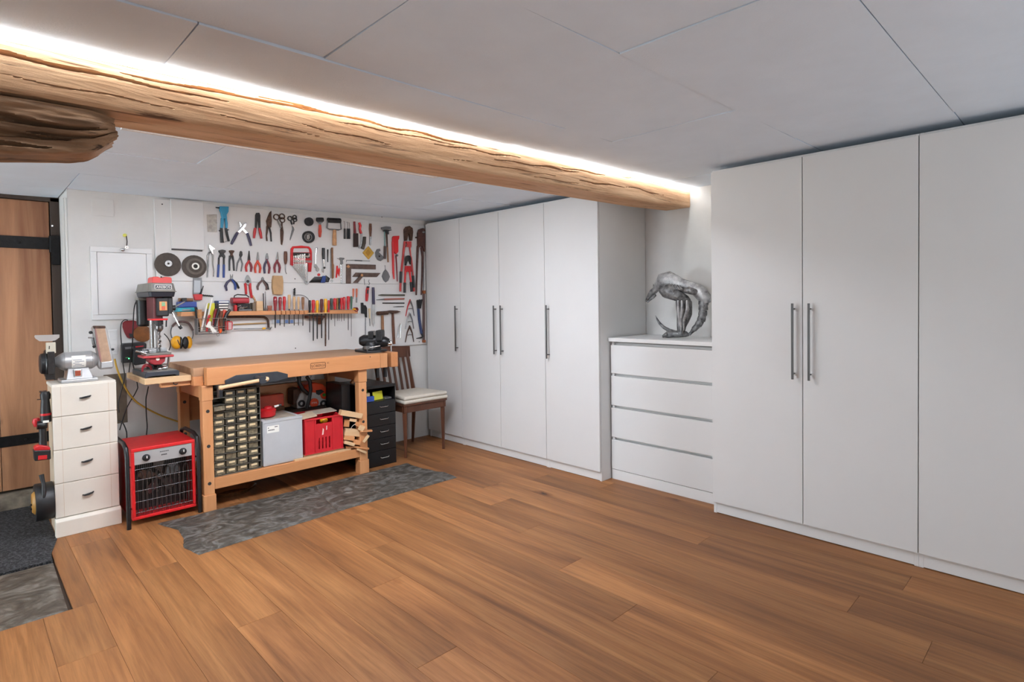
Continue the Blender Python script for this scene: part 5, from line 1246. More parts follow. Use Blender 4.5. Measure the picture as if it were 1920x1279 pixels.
MB().lathe((0.884, 3.985, 1.147), (0,0,-1), [(0, .014), (.004, .020), (.022, .021), (.03, .018), (.040, .009)], 20).build('chuck', M_steel, dp)
pts = [(0.884+.0045*math.cos(i*.9), 3.985+.0045*math.sin(i*.9), 1.106-.0042*i) for i in range(26)]
MB().tube(pts, .0042, 8).cyl((0.884, 3.985, 1.107), (0.884, 3.985, 0.985), .004, n=8).build('drill_bit', M_steel, dp)
MB().tube(sm([(0.925, 4.06, 1.09), (0.945, 4.05, 1.06), (0.955, 4.04, 1.02), (0.945, 4.04, 0.985)]), .003, 8).build('lamp_cable', M_black, dp)
rbx = thing('red_case', 'red plastic case lying on top of the drill press head', 'case', (0.89, 4.15, 1.4035))
rp0, rp1 = at(285,530,Y=4.10), at(322.5,530,Y=4.10)
zt_ = at(300,519,Y=4.10).z
m = MB().prism([(rp0.x, 4.10, 1.4036), (rp0.x+.003, 4.10, zt_-.006), (rp0.x+.012, 4.10, zt_), (rp0.x+.035, 4.10, zt_+.001), (rp0.x+.043, 4.10, zt_-.005), (rp0.x+.062, 4.10, zt_-.005), (rp0.x+.072, 4.10, zt_+.001), (rp1.x-.006, 4.10, zt_-.002), (rp1.x, 4.10, zt_-.010), (rp1.x-.001, 4.10, 1.4036)], (0, .12, 0))
m.build('case_body', mat('salmon_red_plastic', (214, 74, 70), 0.45), rbx, 0, 0.004)
MB().cyl((rp0.x+.052, 4.105, zt_-.006), (rp0.x+.052, 4.105, zt_+.003), .004, n=8).build('latch', M_black, rbx)
# ================================================================ WALL TOOLS
ZM = [0, 0, 1]
def zoom(ox, oy, s): ZM[:] = [ox, oy, s]
def wp(x, y, lift=0.0): return at(ZM[0]+x/ZM[2], ZM[1]+y/ZM[2], Y=BY-lift)
def wm(px):      # zoom pixels (vertical) to metres on the board
    return px/ZM[2]/235.0
def pbuild(kind, pname, material, parent, *a):
    if kind == 'P':
        pts, th = a[0], a[1]; lift = a[2] if len(a) > 2 else 0.0
        m = MB().prism([wp(x, y, lift) for x, y in pts], (0, -th, 0)); return m.build(pname, material, parent, 0, min(.0018, th*.25), 1)
    if kind == 'T':
        pts, rad = a[0], a[1]; lift = a[2] if len(a) > 2 else None
        if not isinstance(rad, (list, tuple)): rad = [rad]*len(pts)
        rm = [wm(r) for r in rad]
        P = [wp(x, y, (max(rm) if lift is None else lift)) for x, y in pts]
        return MB().tube(P, rm, 8).build(pname, material, parent)
    if kind == 'D':
        (cx, cy), r, th = a[0], a[1], a[2]; lift = a[3] if len(a) > 3 else 0.0
        R_ = wm(r); return MB().lathe(wp(cx, cy, lift), (0,-1,0), [(0, R_), (th*.8, R_), (th, R_*.93)], 24).build(pname, material, parent)
    if kind == 'R':
        (cx, cy), ro, ri, th = a[0], a[1], a[2], a[3]; lift = a[4] if len(a) > 4 else 0.0
        return MB().ring(wp(cx, cy, lift), (0,-1,0), wm(ro), wm(ri), th, 22).build(pname, material, parent)
def tool(name, label, cat, parts, group='tools on the white wall board', anchor=None):
    if len(parts) == 1:
        k_ = parts[0]; return tag(pbuild(k_[0], name, k_[2], None, *k_[3:]), label, cat, group)
    a = parts[0][3]
    c = a[0] if isinstance(a, list) else a
    r = thing(name, label, cat, tuple(wp(c[0], c[1])), group)
    for k_ in parts: pbuild(k_[0], k_[1], k_[2], r, *k_[3:])
    return r
M_gripP = mat('dark_purple_grip', (62, 58, 84), 0.5)
M_gripR = mat('red_grip', (186, 48, 50), 0.5)
M_gripDR = mat('dark_red_grip', (126, 36, 48), 0.5)
M_gripO = mat('orange_red_grip', (204, 72, 50), 0.5)
M_gripB = mat('blue_grip', (44, 70, 136), 0.5)
M_gripBr = mat('brown_grip', (96, 74, 72), 0.6)
M_khaki = mat('tan_leather', (196, 160, 116), 0.7, var=0.1)
M_brownh = mat('brown_wood_handle', (112, 66, 44), 0.55, var=0.25, vs=50)
M_lightw = mat('light_wood_handle', (206, 152, 104), 0.55, var=0.15, vs=50)
M_oldw = mat('old_wood_handle', (150, 106, 72), 0.6, var=0.2, vs=40)
M_boltred = mat('bolt_cutter_red', (198, 66, 66), 0.45, var=0.08)
M_pink = mat('salmon_handle', (206, 112, 82), 0.55)
M_green = mat('green_handle', (62, 104, 84), 0.45)
M_olive = mat('olive_handle', (142, 102, 44), 0.5)
# ---- row 1 (zoom 380,370)
zoom(380, 370, 6.732)
tool('plastic_bag', 'small grey translucent bag pinned left of the blue riveter', 'bag', [('P', 'bag', mat('dusty_clear_plastic', (192, 186, 176), 0.35, var=0.25, vs=30), [(50,220),(178,215),(182,440),(60,436)], .004)])
tool('rivet_gun', 'blue hand riveter with black grips at the upper left of the board', 'riveter', [
  ('P', 'head', M_teal, [(205,118),(318,122),(316,185),(292,225),(298,270),(238,275),(222,200),(205,160)], .022, .004),
  ('T', 'nose', M_dkmetal, [(165,128),(215,135)], [6,9], .015),
  ('P', 'arm', M_teal, [(226,262),(262,265),(252,390),(222,390)], .018, .004), ('P', 'arm', M_teal, [(272,262),(296,270),(308,330),(306,392),(282,390)], .018, .004),
  ('T', 'grip', M_black, [(236,388),(240,480),(246,572)], [15,17,19], .012), ('T', 'grip', M_black, [(293,388),(308,470),(332,556)], [13,14,12], .012),
  ('T', 'link', M_steel, [(255,570),(320,552)], [2,2], .01), ('T', 'lug', M_black, [(205,422),(222,422)], [6,6], .01), ('T', 'lug', M_black, [(310,412),(328,410)], [6,6], .01)])
tool('punch_pliers', 'chrome punch pliers with dark purple grips spread like an X', 'pliers', [
  ('P', 'jaw', M_chrome, [(452,312),(470,308),(500,365),(525,400),(570,455),(552,475),(500,420),(462,360)], .010, .002), ('P', 'jaw', M_chrome, [(540,318),(552,322),(540,370),(500,420),(455,452),(436,438),(478,390),(512,345)], .010, .012),
  ('T', 'grip', M_gripP, [(440,445),(400,520),(362,592)], [15,16,13]), ('T', 'grip', M_gripP, [(562,450),(590,530),(612,612)], [15,16,13])])
tool('crimping_pliers', 'flat grey crimping pliers with red grips, first of the upper row', 'pliers', [
  ('P', 'jaw', M_dkmetal, [(660,225),(672,198),(712,196),(724,225),(728,395),(702,395),(694,300),(688,300),(682,395),(656,395)], .008, .002),
  ('T', 'grip', M_gripR, [(664,388),(655,450),(648,515)], [15,17,12]), ('T', 'grip', M_gripR, [(716,388),(730,450),(742,520)], [15,17,12])])
tool('tin_snips', 'rusty brown tin snips with pointed blade', 'snips', [
  ('P', 'blade', M_rust, [(862,172),(862,240),(868,300),(860,380),(835,390),(808,370),(798,300),(815,250),(838,195)], .012, .002),
  ('T', 'handle', M_rust, [(815,365),(812,440),(806,480),(812,552)], [12,10,8,9]), ('T', 'handle', M_dkmetal, [(838,370),(860,450),(862,500),(866,558)], [12,11,9,9])])
tool('tailor_scissors', 'large rusty tailor scissors with bare metal loops', 'scissors', [
  ('P', 'blade', M_rust, [(978,400),(1010,370),(1020,440),(1014,540),(1000,608),(984,590),(978,480)], .006, .002),
  ('R', 'finger_loop', M_rust, (928,250), 38, 27, .008, .002), ('R', 'finger_loop', M_rust, (1000,242), 36, 25, .008, .002), ('R', 'finger_loop', M_rust, (1003,288), 34, 24, .008, .002),
  ('T', 'shank', M_steel, [(940,282),(965,330),(990,380)], [9,10,12]), ('T', 'shank', M_rust, [(1000,320),(998,360),(1000,400)], [10,12,14])])
tool('scissors', 'slim scissors with black plastic loops', 'scissors', [
  ('P', 'blade', M_steel, [(1122,350),(1148,380),(1156,410),(1130,480),(1104,545),(1098,535),(1116,450),(1128,400)], .005, .002),
  ('R', 'finger_loop', M_black, (1098,268), 31, 20, .009, .002), ('R', 'finger_loop', M_black, (1158,252), 28, 17, .009, .002), ('R', 'finger_loop', M_black, (1162,285), 28, 17, .009, .002),
  ('T', 'shank', M_black, [(1110,290),(1128,345)], [11,10]), ('T', 'shank', M_black, [(1155,305),(1150,340)], [9,8])])
# ---- row 2
tool('waterpump_pliers', 'chrome water pump pliers, leftmost of the long pliers row', 'pliers', [
  ('P', 'jaw', M_chrome, [(72,608),(88,600),(155,648),(150,662),(128,665),(132,720),(116,722),(96,680),(76,640)], .010, .006),
  ('T', 'handle', M_steel, [(118,690),(80,700),(64,740),(70,860),(60,1012)], [9,11,11,8,7]), ('T', 'handle', M_chrome, [(110,680),(130,740),(128,840),(142,930),(136,1002)], [11,11,9,8,7])])
tool('end_cutters', 'black end cutting pincers with blue handles', 'pincers', [
  ('P', 'jaw', M_dkmetal, [(196,672),(240,662),(285,672),(286,692),(262,712),(280,745),(276,770),(236,745),(200,770),(200,745),(218,712),(198,692)], .014, .003),
  ('T', 'handle', M_dkmetal, [(206,760),(202,860)], [10,10]), ('T', 'handle', M_dkmetal, [(268,760),(268,860)], [10,10]), ('T', 'grip', M_gripB, [(202,850),(192,1010)], [13,12]), ('T', 'grip', M_gripB, [(268,850),(266,1015)], [13,12])])
tool('pincers', 'all black carpenter pincers right of the blue handled ones', 'pincers', [
  ('P', 'jaw', M_rust, [(328,672),(362,668),(394,674),(392,692),(372,715),(382,745),(340,745),(350,715),(330,692)], .014, .003),
  ('T', 'handle', M_black, [(346,738),(338,800),(338,928)], [13,10,9]), ('T', 'handle', M_black, [(374,738),(388,800),(396,928)], [13,10,9])])
def pliers(name, label, x0, ytip, ypiv, yend, hw, jawm, gm1, gm2, jw=14, jy=None):
    tool(name, label, 'pliers', [
      ('P', 'jaw', jawm, [(x0-4,ytip),(x0+5,ytip),(x0+jw,ypiv-28),(x0+jw+2,ypiv),(x0-jw-2,ypiv),(x0-jw,ypiv-28)], .010, .003),
      ('T', 'grip', gm1, [(x0+6,ypiv-6),(x0-hw*.75,ypiv+(yend-ypiv)*.35),(x0-hw,ypiv+(yend-ypiv)*.6),(x0-hw*.75,yend)], [10,14,14,11]),
      ('T', 'grip', gm2, [(x0-6,ypiv-6),(x0+hw*.75,ypiv+(yend-ypiv)*.35),(x0+hw,ypiv+(yend-ypiv)*.6),(x0+hw*.75,yend)], [10,14,14,11])])
tool('flat_pliers', 'plain grey bare metal combination pliers', 'pliers', [
  ('P', 'jaw', M_dkmetal, [(478,675),(496,690),(500,730),(478,770),(458,735),(466,690)], .010, .003),
  ('T', 'handle', M_grey_metal, [(480,750),(440,830),(426,932)], [9,9,7]), ('T', 'handle', M_grey_metal, [(474,750),(502,840),(486,936)], [9,9,7])])
pliers('needle_nose_pliers', 'long dark needle nose pliers with red and black grips', 582, 675, 800, 940, 36, M_dkmetal, M_gripR, M_gripDR, 15)
pliers('snipe_nose_pliers', 'needle nose pliers with orange red grips', 694, 692, 800, 955, 34, M_steel, M_gripO, M_gripO, 14)
pliers('side_cutters', 'side cutters with dark purple grips and red shoulders', 810, 706, 785, 962, 34, M_steel, M_gripP, M_gripDR, 17)
pliers('combination_pliers', 'chrome combination pliers with dark red grips, last of the pliers row', 940, 690, 795, 952, 34, M_chrome, M_gripDR, M_gripDR, 16)
zoom(530, 450, 12.79)
tool('bradawl', 'hooked awl with brown wooden handle beside the red spanner holder', 'awl', [
  ('T', 'handle', M_brownh, [(72,275),(72,330),(72,480),(70,580)], [34,42,42,24]), ('T', 'blade', M_steel, [(70,580),(68,700),(72,760),(95,815)], [11,10,9,8])])
# spanner set holder
sh = thing('spanner_set', 'red plastic holder with a graded set of chrome spanners', 'spanner set', tuple(wp(430,560)), 'tools on the white wall board')
pbuild('P', 'handle_arch', M_brightred, sh, [(180,300),(185,210),(230,155),(440,140),(620,160),(670,220),(690,300),(640,300),(620,215),(580,195),(260,200),(240,230),(235,300)], .014, .001)
pbuild('P', 'holder_body', M_red, sh, [(180,298),(690,298),(692,560),(672,765),(600,765),(598,570),(250,575),(235,625),(175,600)], .012, .001)
pbuild('P', 'label_band', mat('band_grey', (150, 124, 120), 0.6), sh, [(250,478),(690,490),(690,545),(252,535)], .002, .0132)
pbuild('P', 'window_recess', M_gap, sh, [(250,300),(650,310),(650,440),(250,430)], .001, .0132)
for i in range(10):
    x = 262 + i*30; yb = 640 + i*36
    pbuild('T', 'spanner', M_chrome, sh, [(x,380-i*5),(x,560),(x,yb)], [7+i*.4]*3, .017)
    pbuild('R', 'spanner_ring', M_chrome, sh, (x+2,yb+8), 15+i, 8+i*.4, .006, .014)
pbuild('T', 'spanner', M_chrome, sh, [(575,560),(565,980)], [26,24], .018)
pbuild('R', 'spanner_ring', M_chrome, sh, (560,1020), 48, 28, .010, .012)
pbuild('P', 'spanner_jaw', M_chrome, sh, [(530,400),(590,430),(640,410),(655,360),(620,310),(622,360),(590,380),(560,370)], .005, .0145)
# small row 3
zoom(380, 370, 6.732)
tool('spring_pliers', 'small spring handled pliers with blue grips in the third row', 'pliers', [
  ('P', 'jaw', M_steel, [(345,968),(356,1000),(368,1000),(378,966),(376,1040),(360,1055),(346,1040)], .009, .003),
  ('T', 'grip', M_gripP, [(358,1035),(310,1075),(288,1120),(306,1180)], [10,14,16,10]), ('T', 'grip', M_gripB, [(364,1035),(400,1080),(415,1120),(412,1168)], [10,13,14,11]), ('T', 'grip', M_black, [(380,1040),(430,1090),(458,1150)], [8,12,11])])
tool('secateurs', 'chrome headed secateurs with long red handles reaching the shelf', 'secateurs', [
  ('P', 'blade', M_chrome, [(550,985),(575,985),(600,1030),(608,1075),(585,1105),(555,1108),(530,1075),(530,1030)], .010, .004), ('D', 'pivot', M_dkmetal, (570,1062), 16, .006, .014),
  ('T', 'handle', M_red, [(535,1085),(545,1140),(550,1225)], [14,15,12]), ('T', 'handle', M_red, [(598,1085),(600,1150),(618,1270)], [14,15,14])])
tool('wire_strippers', 'small spring handled pliers with brown and black grips in the third row', 'pliers', [
  ('P', 'jaw', M_steel, [(745,1010),(758,1005),(772,1030),(764,1060),(740,1060),(736,1030)], .009, .003),
  ('T', 'grip', M_gripBr, [(752,1045),(712,1090),(692,1130),(698,1170)], [9,13,14,11]), ('T', 'grip', M_gripBr, [(758,1045),(790,1095),(808,1130),(802,1172)], [9,12,13,10]), ('T', 'grip', M_black, [(765,1045),(815,1100),(830,1165)], [8,12,11])])
tool('leather_block', 'tan leather wrapped sanding block hanging under the awl', 'block', [('P', 'block', M_khaki, [(878,990),(990,992),(1000,1060),(998,1180),(988,1230),(880,1225),(866,1140),(868,1050)], .030)])
# ---- grinding wheels at the left
zoom(300, 380, 7.108)
M_disc = mat('grinding_disc', (84, 76, 70), 0.85, var=0.15, vs=60)
tool('cutting_disc', 'dark grinding disc with small hub, left of the pair', 'disc', [('D', 'disc', M_disc, (104,826), 134, .006, .002), ('D', 'hub', M_steel, (110,812), 38, .010, .008), ('D', 'bore', M_gap, (112,812), 12, .002, .018)])
tool('grinding_wheel', 'grinding disc with white ring at its hub, right of the pair', 'disc', [('D', 'disc', M_disc, (455,852), 132, .008, .002), ('D', 'inner_disc', mat('grinding_disc_light', (112, 104, 96), 0.85, var=0.15), (468,850), 96, .004, .010), ('D', 'label_disc', M_disc, (472,850), 70, .002, .014), ('R', 'hub_ring', M_paper, (472,848), 40, 24, .006, .015), ('D', 'bore', M_gap, (472,848), 22, .004, .015)])
tool('bit_holder', 'grey and red drill bit holder screwed to the board above the shelf', 'holder', [
  ('P', 'frame', M_grey_metal, [(440,1000),(552,1005),(550,1225),(435,1222)], .012, .001), ('P', 'window', mat('clear_window', (188, 194, 198), 0.2), [(455,1035),(538,1038),(536,1200),(450,1200)], .002, .013),
  ('P', 'base', M_red, [(435,1222),(552,1222),(545,1300),(450,1300)], .030, .001), ('T', 'bit', M_dkmetal, [(545,1225),(578,1110)], [6,5], .02), ('T', 'bit', M_dkmetal, [(525,1230),(560,1150)], [5,5], .022)])
# ---- right part of the wall (zoom 560,390)
zoom(560, 390, 7.524)
tool('pulley_wheel', 'small black wheel at the top of the board', 'wheel', [('D', 'tyre', M_black, (135,196), 60, .030), ('D', 'rim', M_dkmetal, (140,196), 34, .004, .030), ('D', 'bore', M_gap, (142,196), 10, .002, .034)])
tool('castor_wheel', 'larger black wheel with chrome centre below the small one', 'wheel', [('D', 'tyre', M_black, (128,412), 84, .034), ('R', 'rim', M_steel, (134,412), 56, 44, .004, .034), ('P', 'spoke', M_chrome, [(110,380),(150,370),(160,420),(140,450),(112,440)], .004, .034)])
tool('seam_roller', 'small black seam roller with a red handle', 'roller', [('T', 'roller', M_black, [(256,165),(345,165)], [30,30]), ('P', 'fork', M_steel, [(258,190),(340,190),(335,208),(312,214),(310,245),(294,245),(290,214),(265,208)], .008, .006), ('T', 'handle', M_gripO, [(302,238),(302,330),(300,412)], [17,25,16])])
tool('wallpaper_roller', 'wide dark roller in a steel frame with wooden handle', 'roller', [('T', 'roller', M_dkmetal, [(412,172),(588,180)], [36,36]), ('T', 'frame', M_grey_metal, [(412,172),(402,280),(430,300),(560,310),(600,300),(590,185)], [10,10,10,10,10,10], .014), ('T', 'handle', M_lightw, [(508,310),(505,400),(505,528)], [24,30,32])])
for i, (x, y, lab) in enumerate(((650,186,'hooked pick with black handle, left of three'), (690,196,'hooked pick with black handle, middle of three'), (716,205,'hooked pick with black handle, right of three'))):
    tool('hook_pick', lab, 'pick', [('T', 'hook', M_steel, [(x-18,y+6),(x-2,y),(x+2,y+40),(x,300)], [3,4,4,4]), ('T', 'handle', M_black, [(x,292),(x,436)], [13,15])])
tool('file_brush', 'dark wire brush with a dark red handle', 'brush', [('T', 'handle', M_dkred, [(787,192),(790,280),(795,360)], [16,17,22]), ('P', 'brush_head', mat('dark_bristle', (52, 38, 36), 0.9), [(768,360),(824,360),(828,550),(766,552)], .022, .001)])
tool('curved_wire_brush', 'red handled curved wire brush', 'brush', [('T', 'handle', M_brightred, [(852,205),(870,250),(862,300),(880,360)], [18,20,18,20]), ('P', 'back', M_chrome, [(868,360),(888,360),(895,450),(880,540),(850,578),(840,570),(868,500)], .012, .004), ('P', 'bristles', mat('grey_bristle', (78, 72, 66), 0.9), [(905,405),(942,408),(938,500),(912,588),(870,570),(895,500)], .016, .002)])
tool('paring_chisel', 'flat knife with brown handle and steel tip', 'knife', [('T', 'handle', M_brownh, [(1014,222),(1014,300),(1014,405)], [18,22,14]), ('T', 'blade', M_steel, [(1014,400),(1012,522)], [15,12])])
tool('yellow_scraper', 'yellow diamond shaped scraper', 'scraper', [('P', 'plate', mat('amber_plastic', (206, 160, 60), 0.45, var=0.1), [(978,540),(1055,635),(980,728),(896,632)], .012), ('P', 'inner_plate', mat('amber_plastic_dark', (180, 132, 44), 0.5), [(978,582),(1018,632),(980,680),(940,632)], .003, .012)])
tool('hook_trowel', 'grey comma shaped trowel blade', 'trowel', [('P', 'blade', M_grey_metal, [(1140,575),(1150,605),(1122,620),(1150,650),(1190,690),(1185,725),(1150,750),(1110,735),(1080,690),(1076,625),(1100,582)], .010), ('D', 'rivet', M_dkmetal, (1138,682), 14, .003, .010)])
zoom(690, 420, 9.133)
tool('plasterer_hammer', 'hammer with flat grey head, teal shaft and dark grip', 'hammer', [('P', 'head', M_grey_metal, [(215,62),(290,45),(370,52),(378,90),(300,102),(225,98)], .022, .010), ('T', 'shaft', mat('teal_shaft', (120, 156, 152), 0.5), [(282,95),(290,385)], [11,11], .012), ('T', 'grip', mat('mottled_grip', (86, 70, 66), 0.7, var=0.2), [(290,380),(286,595)], [24,24])])
tool('tack_hammer', 'narrow hammer with dark claw and pale wooden grip', 'hammer', [('P', 'head', M_dkmetal, [(245,112),(390,100),(388,112),(340,125),(345,180),(300,170),(290,130),(250,128)], .016, .024), ('T', 'shaft', M_rust, [(318,150),(332,395)], [18,15], .030), ('T', 'grip', M_oldw, [(332,390),(345,655)], [17,15], .026)])
tool('swedish_wrench', 'bright red pipe wrench with slender handles', 'wrench', [('P', 'jaw', M_brightred, [(405,240),(420,210),(520,205),(515,255),(500,280),(502,480),(465,520),(430,480),(405,380)], .020, .001), ('T', 'handle', M_brightred, [(425,300),(430,600),(435,840),(446,945)], [24,22,20,12]), ('T', 'handle', M_dkred, [(478,540),(490,700),(502,985)], [14,14,10]), ('D', 'adjuster', M_steel, (486,540), 22, .018, .006)])
tool('bolt_cutters', 'long red bolt cutters with dark jaws and black grips', 'bolt cutters', [
  ('P', 'jaw', M_rust, [(605,100),(635,52),(690,38),(740,75),(750,140),(735,290),(705,290),(685,170),(668,170),(645,290),(612,290),(608,170)], .026, .004),
  ('T', 'handle', M_boltred, [(630,300),(600,560),(568,830)], [26,22,20]), ('T', 'handle', M_boltred, [(720,300),(716,410),(745,620),(772,900)], [24,20,18,18]), ('T', 'sticker', M_paper, [(722,420),(742,600)], [21,20]),
  ('T', 'grip', M_black, [(565,815),(558,1010)], [27,26]), ('T', 'grip', M_black, [(770,885),(785,1090)], [27,26]), ('T', 'handle_end', M_boltred, [(558,1005),(554,1155)], [22,21]), ('T', 'handle_end', M_boltred, [(784,1085),(788,1155)], [22,20]), ('P', 'crossbar', M_boltred, [(640,300),(730,300),(730,400),(640,395),(660,350)], .016, .004)])
tool('compact_bolt_cutters', 'short red bolt cutters hanging inside the long pair', 'bolt cutters', [
  ('P', 'jaw', M_blackmetal, [(622,590),(640,550),(672,538),(708,552),(725,600),(712,700),(690,640),(662,640),(636,715),(622,700)], .020, .040),
  ('P', 'joint', M_red, [(625,720),(715,720),(730,820),(690,830),(670,810),(645,830),(620,820)], .020, .040),
  ('T', 'handle', M_brightred, [(640,800),(630,1010)], [20,19], .05), ('T', 'handle', M_brightred, [(712,800),(735,1000)], [20,19], .05), ('T', 'grip', M_black, [(630,1005),(628,1178)], [27,26], .05), ('T', 'grip', M_black, [(735,995),(748,1160)], [27,26], .05)])
tool('pipe_wrench', 'long rusty brown pipe wrench at the right edge of the board', 'wrench', [
  ('P', 'jaw', mat('brown_rust', (92, 54, 46), 0.6, var=0.35, vs=40), [(832,160),(850,100),(910,75),(945,88),(955,125),(905,130),(900,160),(955,165),(950,480),(900,380),(865,400),(838,380)], .028, .002),
  ('T', 'handle', MATS['brown_rust'], [(855,380),(840,700),(826,1220)], [26,22,16]), ('T', 'handle', MATS['brown_rust'], [(915,400),(935,560),(930,800),(912,1215)], [26,24,20,14]), ('D', 'bolt', M_rust, (818,232), 16, .012, .002)])
tool('bar_clamp', 'long grey steel clamp bar in the corner beside the wardrobe', 'clamp', [
  ('T', 'bar', M_grey_metal, [(950,240),(950,1160)], [10,10]), ('P', 'stop', mat('copper_block', (158, 92, 54), 0.45, 0.5), [(925,1140),(962,1140),(962,1195),(925,1195)], .026, .001), ('P', 'rail', M_gripBr, [(930,1195),(962,1195),(962,2000),(930,2000)], .014, .001), ('P', 'foot', MATS['copper_block'], [(925,1985),(962,1985),(962,2030),(925,2030)], .026, .001)])
zoom(560, 390, 7.524)
tool('ring_spanner', 'chrome adjustable spanner, leftmost of the spanners by the red holder', 'spanner', [('T', 'shaft', M_chrome, [(250,565),(240,680),(238,800)], [9,9,11]), ('P', 'head', M_chrome, [(215,800),(235,790),(285,860),(282,885),(255,900),(235,880),(240,850),(210,835)], .012, .002), ('D', 'ring_end', M_steel, (250,572), 14, .008)])
tool('adjustable_wrench', 'adjustable wrench with black handle, jaw down', 'wrench', [('T', 'grip', M_black, [(350,565),(350,650),(352,725)], [22,22,18]), ('T', 'shaft', M_chrome, [(352,720),(358,830)], [14,16]), ('P', 'jaw', M_chrome, [(330,840),(372,825),(380,850),(350,862),(352,890),(345,918),(322,900),(318,865)], .012, .002), ('D', 'thumb_screw', M_gap, (362,845), 14, .004, .014)])
tool('rasp', 'short dark flat file beside the black wrench', 'file', [('P', 'body', M_dkmetal, [(398,585),(418,585),(414,765),(402,765)], .006)])
tool('jab_saw', 'slender pale saw with long thin blade', 'saw', [('P', 'blade', M_steel, [(444,575),(452,575),(456,990),(444,990)], .003, .002), ('P', 'handle', M_oldw, [(455,560),(478,560),(482,780),(492,810),(490,990),(464,1000),(460,800)], .012, .001), ('R', 'eyelet', M_chrome, (466,1030), 18, 11, .004, .001)])
tool('red_dividers', 'small red marking dividers', 'dividers', [('P', 'leg', M_brightred, [(532,815),(550,815),(548,890),(536,985),(518,985)], .008, .002), ('P', 'leg', M_brightred, [(552,870),(572,840),(578,880),(566,970),(548,920)], .008, .002), ('T', 'bar', M_chrome, [(540,712),(570,720),(590,740),(580,850)], [5,6,6,5])])
tool('vernier_caliper', 'steel vernier caliper hanging upright', 'caliper', [('P', 'beam', M_chrome, [(592,700),(612,700),(614,1068),(592,1068)], .004, .003), ('P', 'jaw', M_steel, [(572,700),(640,705),(645,720),(620,735),(625,790),(590,800),(580,730)], .006, .002)])
tool('scriber_rod', 'thin horizontal scriber rod above the big square', 'scriber', [('T', 'rod', M_steel, [(672,765),(672,738),(780,740),(1005,748)], [4,4,5,4]), ('T', 'sleeve', M_black, [(790,741),(895,745)], [7,7], .005)])
M_sqr = mat('brown_square_steel', (112, 92, 84), 0.5, 0.5, var=0.2, vs=40)
tool('try_square', 'large brown steel angle square', 'square', [('P', 'stock', M_sqr, [(664,790),(1082,802),(1082,868),(735,858),(732,1066),(664,1066)], .010), ('P', 'star_plate', M_lightw, [(700,800),(728,828),(700,850),(672,826)], .002, .010)])
tool('sliding_bevel', 'slanted angle gauge below the large angle square', 'bevel', [('P', 'blade', M_sqr, [(800,912),(1152,918),(1100,975),(752,972)], .006, .002), ('P', 'stock', M_sqr, [(868,950),(925,940),(828,1056),(760,1056)], .012, .008), ('D', 'wing_nut', M_lightw, (890,948), 20, .006, .020)])
tool('pointing_trowel', 'grey leaf shaped trowel blade hanging from its tang', 'trowel', [('P', 'blade', M_grey_metal, [(1222,862),(1262,910),(1285,970),(1262,1025),(1225,1052),(1190,1020),(1168,965),(1190,905)], .006), ('T', 'tang', M_steel, [(1222,865),(1222,835),(1218,810)], [5,4,6])])
tool('hex_key_set', 'fan of black hex keys in a blue clip', 'hex keys', [('P', 'clip', M_blue, [(330,960),(372,960),(365,1055),(300,1055)], .016, .001)] + [('T', 'key', M_dkmetal, [(150+i*14,1045-i*14),(310,1045-i*14),(420-i*8,1040-i*14),(436-i*10,990-i*8)], [7-i*.4]*4) for i in range(6)])
tool('red_button', 'small red button cap above the hex keys', 'cap', [('D', 'cap', M_gripR, (280,943), 20, .012)])
tool('steel_pin', 'thin steel pin left of the spiral bit under the angle gauge', 'pin', [('T', 'pin', M_steel, [(925,1000),(932,1085)], [6,5])])
tool('spiral_bit', 'short spiral countersink bit above the red knife', 'drill bit', [('T', 'bit', M_steel, [(994,1012),(986,1040),(1002,1062),(990,1085)], [5,6,7,7])])
zoom(500, 530, 6.0)
tool('orange_pick', 'narrow chisel with salmon handle, left of two over the shelf end', 'chisel', [('T', 'handle', M_pink, [(976,68),(974,160)], [12,9]), ('T', 'blade', M_steel, [(974,158),(973,185)], [5,4])])
tool('orange_chisel', 'narrow chisel with salmon handle, right of two over the shelf end', 'chisel', [('T', 'handle', M_pink, [(1013,68),(1012,165)], [12,9]), ('T', 'blade', M_steel, [(1012,163),(1012,225)], [8,9])])
tool('utility_knife', 'red utility knife with black slider', 'knife', [('T', 'body', M_red, [(1140,50),(1132,90),(1128,150),(1125,210)], [18,20,20,14]), ('T', 'tip', M_black, [(1128,50),(1152,52)], [11,11], .022), ('T', 'slider', M_black, [(1138,80),(1135,125)], [9,9], .03)])
zoom(670, 550, 11.63)
tool('bread_knife', 'long knife with straight dark handle and bright blade', 'knife', [('T', 'handle', M_gripP, [(346,-130),(348,-60),(352,130),(355,240)], [30,36,36,38]), ('P', 'blade', M_chrome, [(315,245),(380,245),(378,640),(345,735),(318,640)], .003, .012)])
tool('rasp_tool', 'long thin rod with dark clamped head and ribbed end', 'rod', [('P', 'clamp', M_blackmetal, [(70,205),(115,205),(120,255),(165,262),(195,320),(195,530),(160,520),(150,440),(75,440)], .016, .001), ('T', 'rod', M_steel, [(178,520),(175,930)], [12,11]), ('T', 'ribbed_end', M_grey_metal, [(172,905),(172,970),(172,1045)], [18,34,16]), ('T', 'tip', M_steel, [(170,1040),(170,1120)], [9,9])])
tool('bone_folder', 'thin cream handled blade left of the long knife', 'blade', [('T', 'handle', M_cream, [(262,330),(268,550)], [26,16]), ('T', 'blade', M_steel, [(268,545),(276,715)], [14,8])])
tool('steel_punch', 'thick green grey pointed rod, topmost of four horizontal rods', 'punch', [('T', 'rod', mat('grey_green_steel', (98, 96, 84), 0.5, 0.4), [(460,42),(530,40),(1030,42)], [8,22,22])])
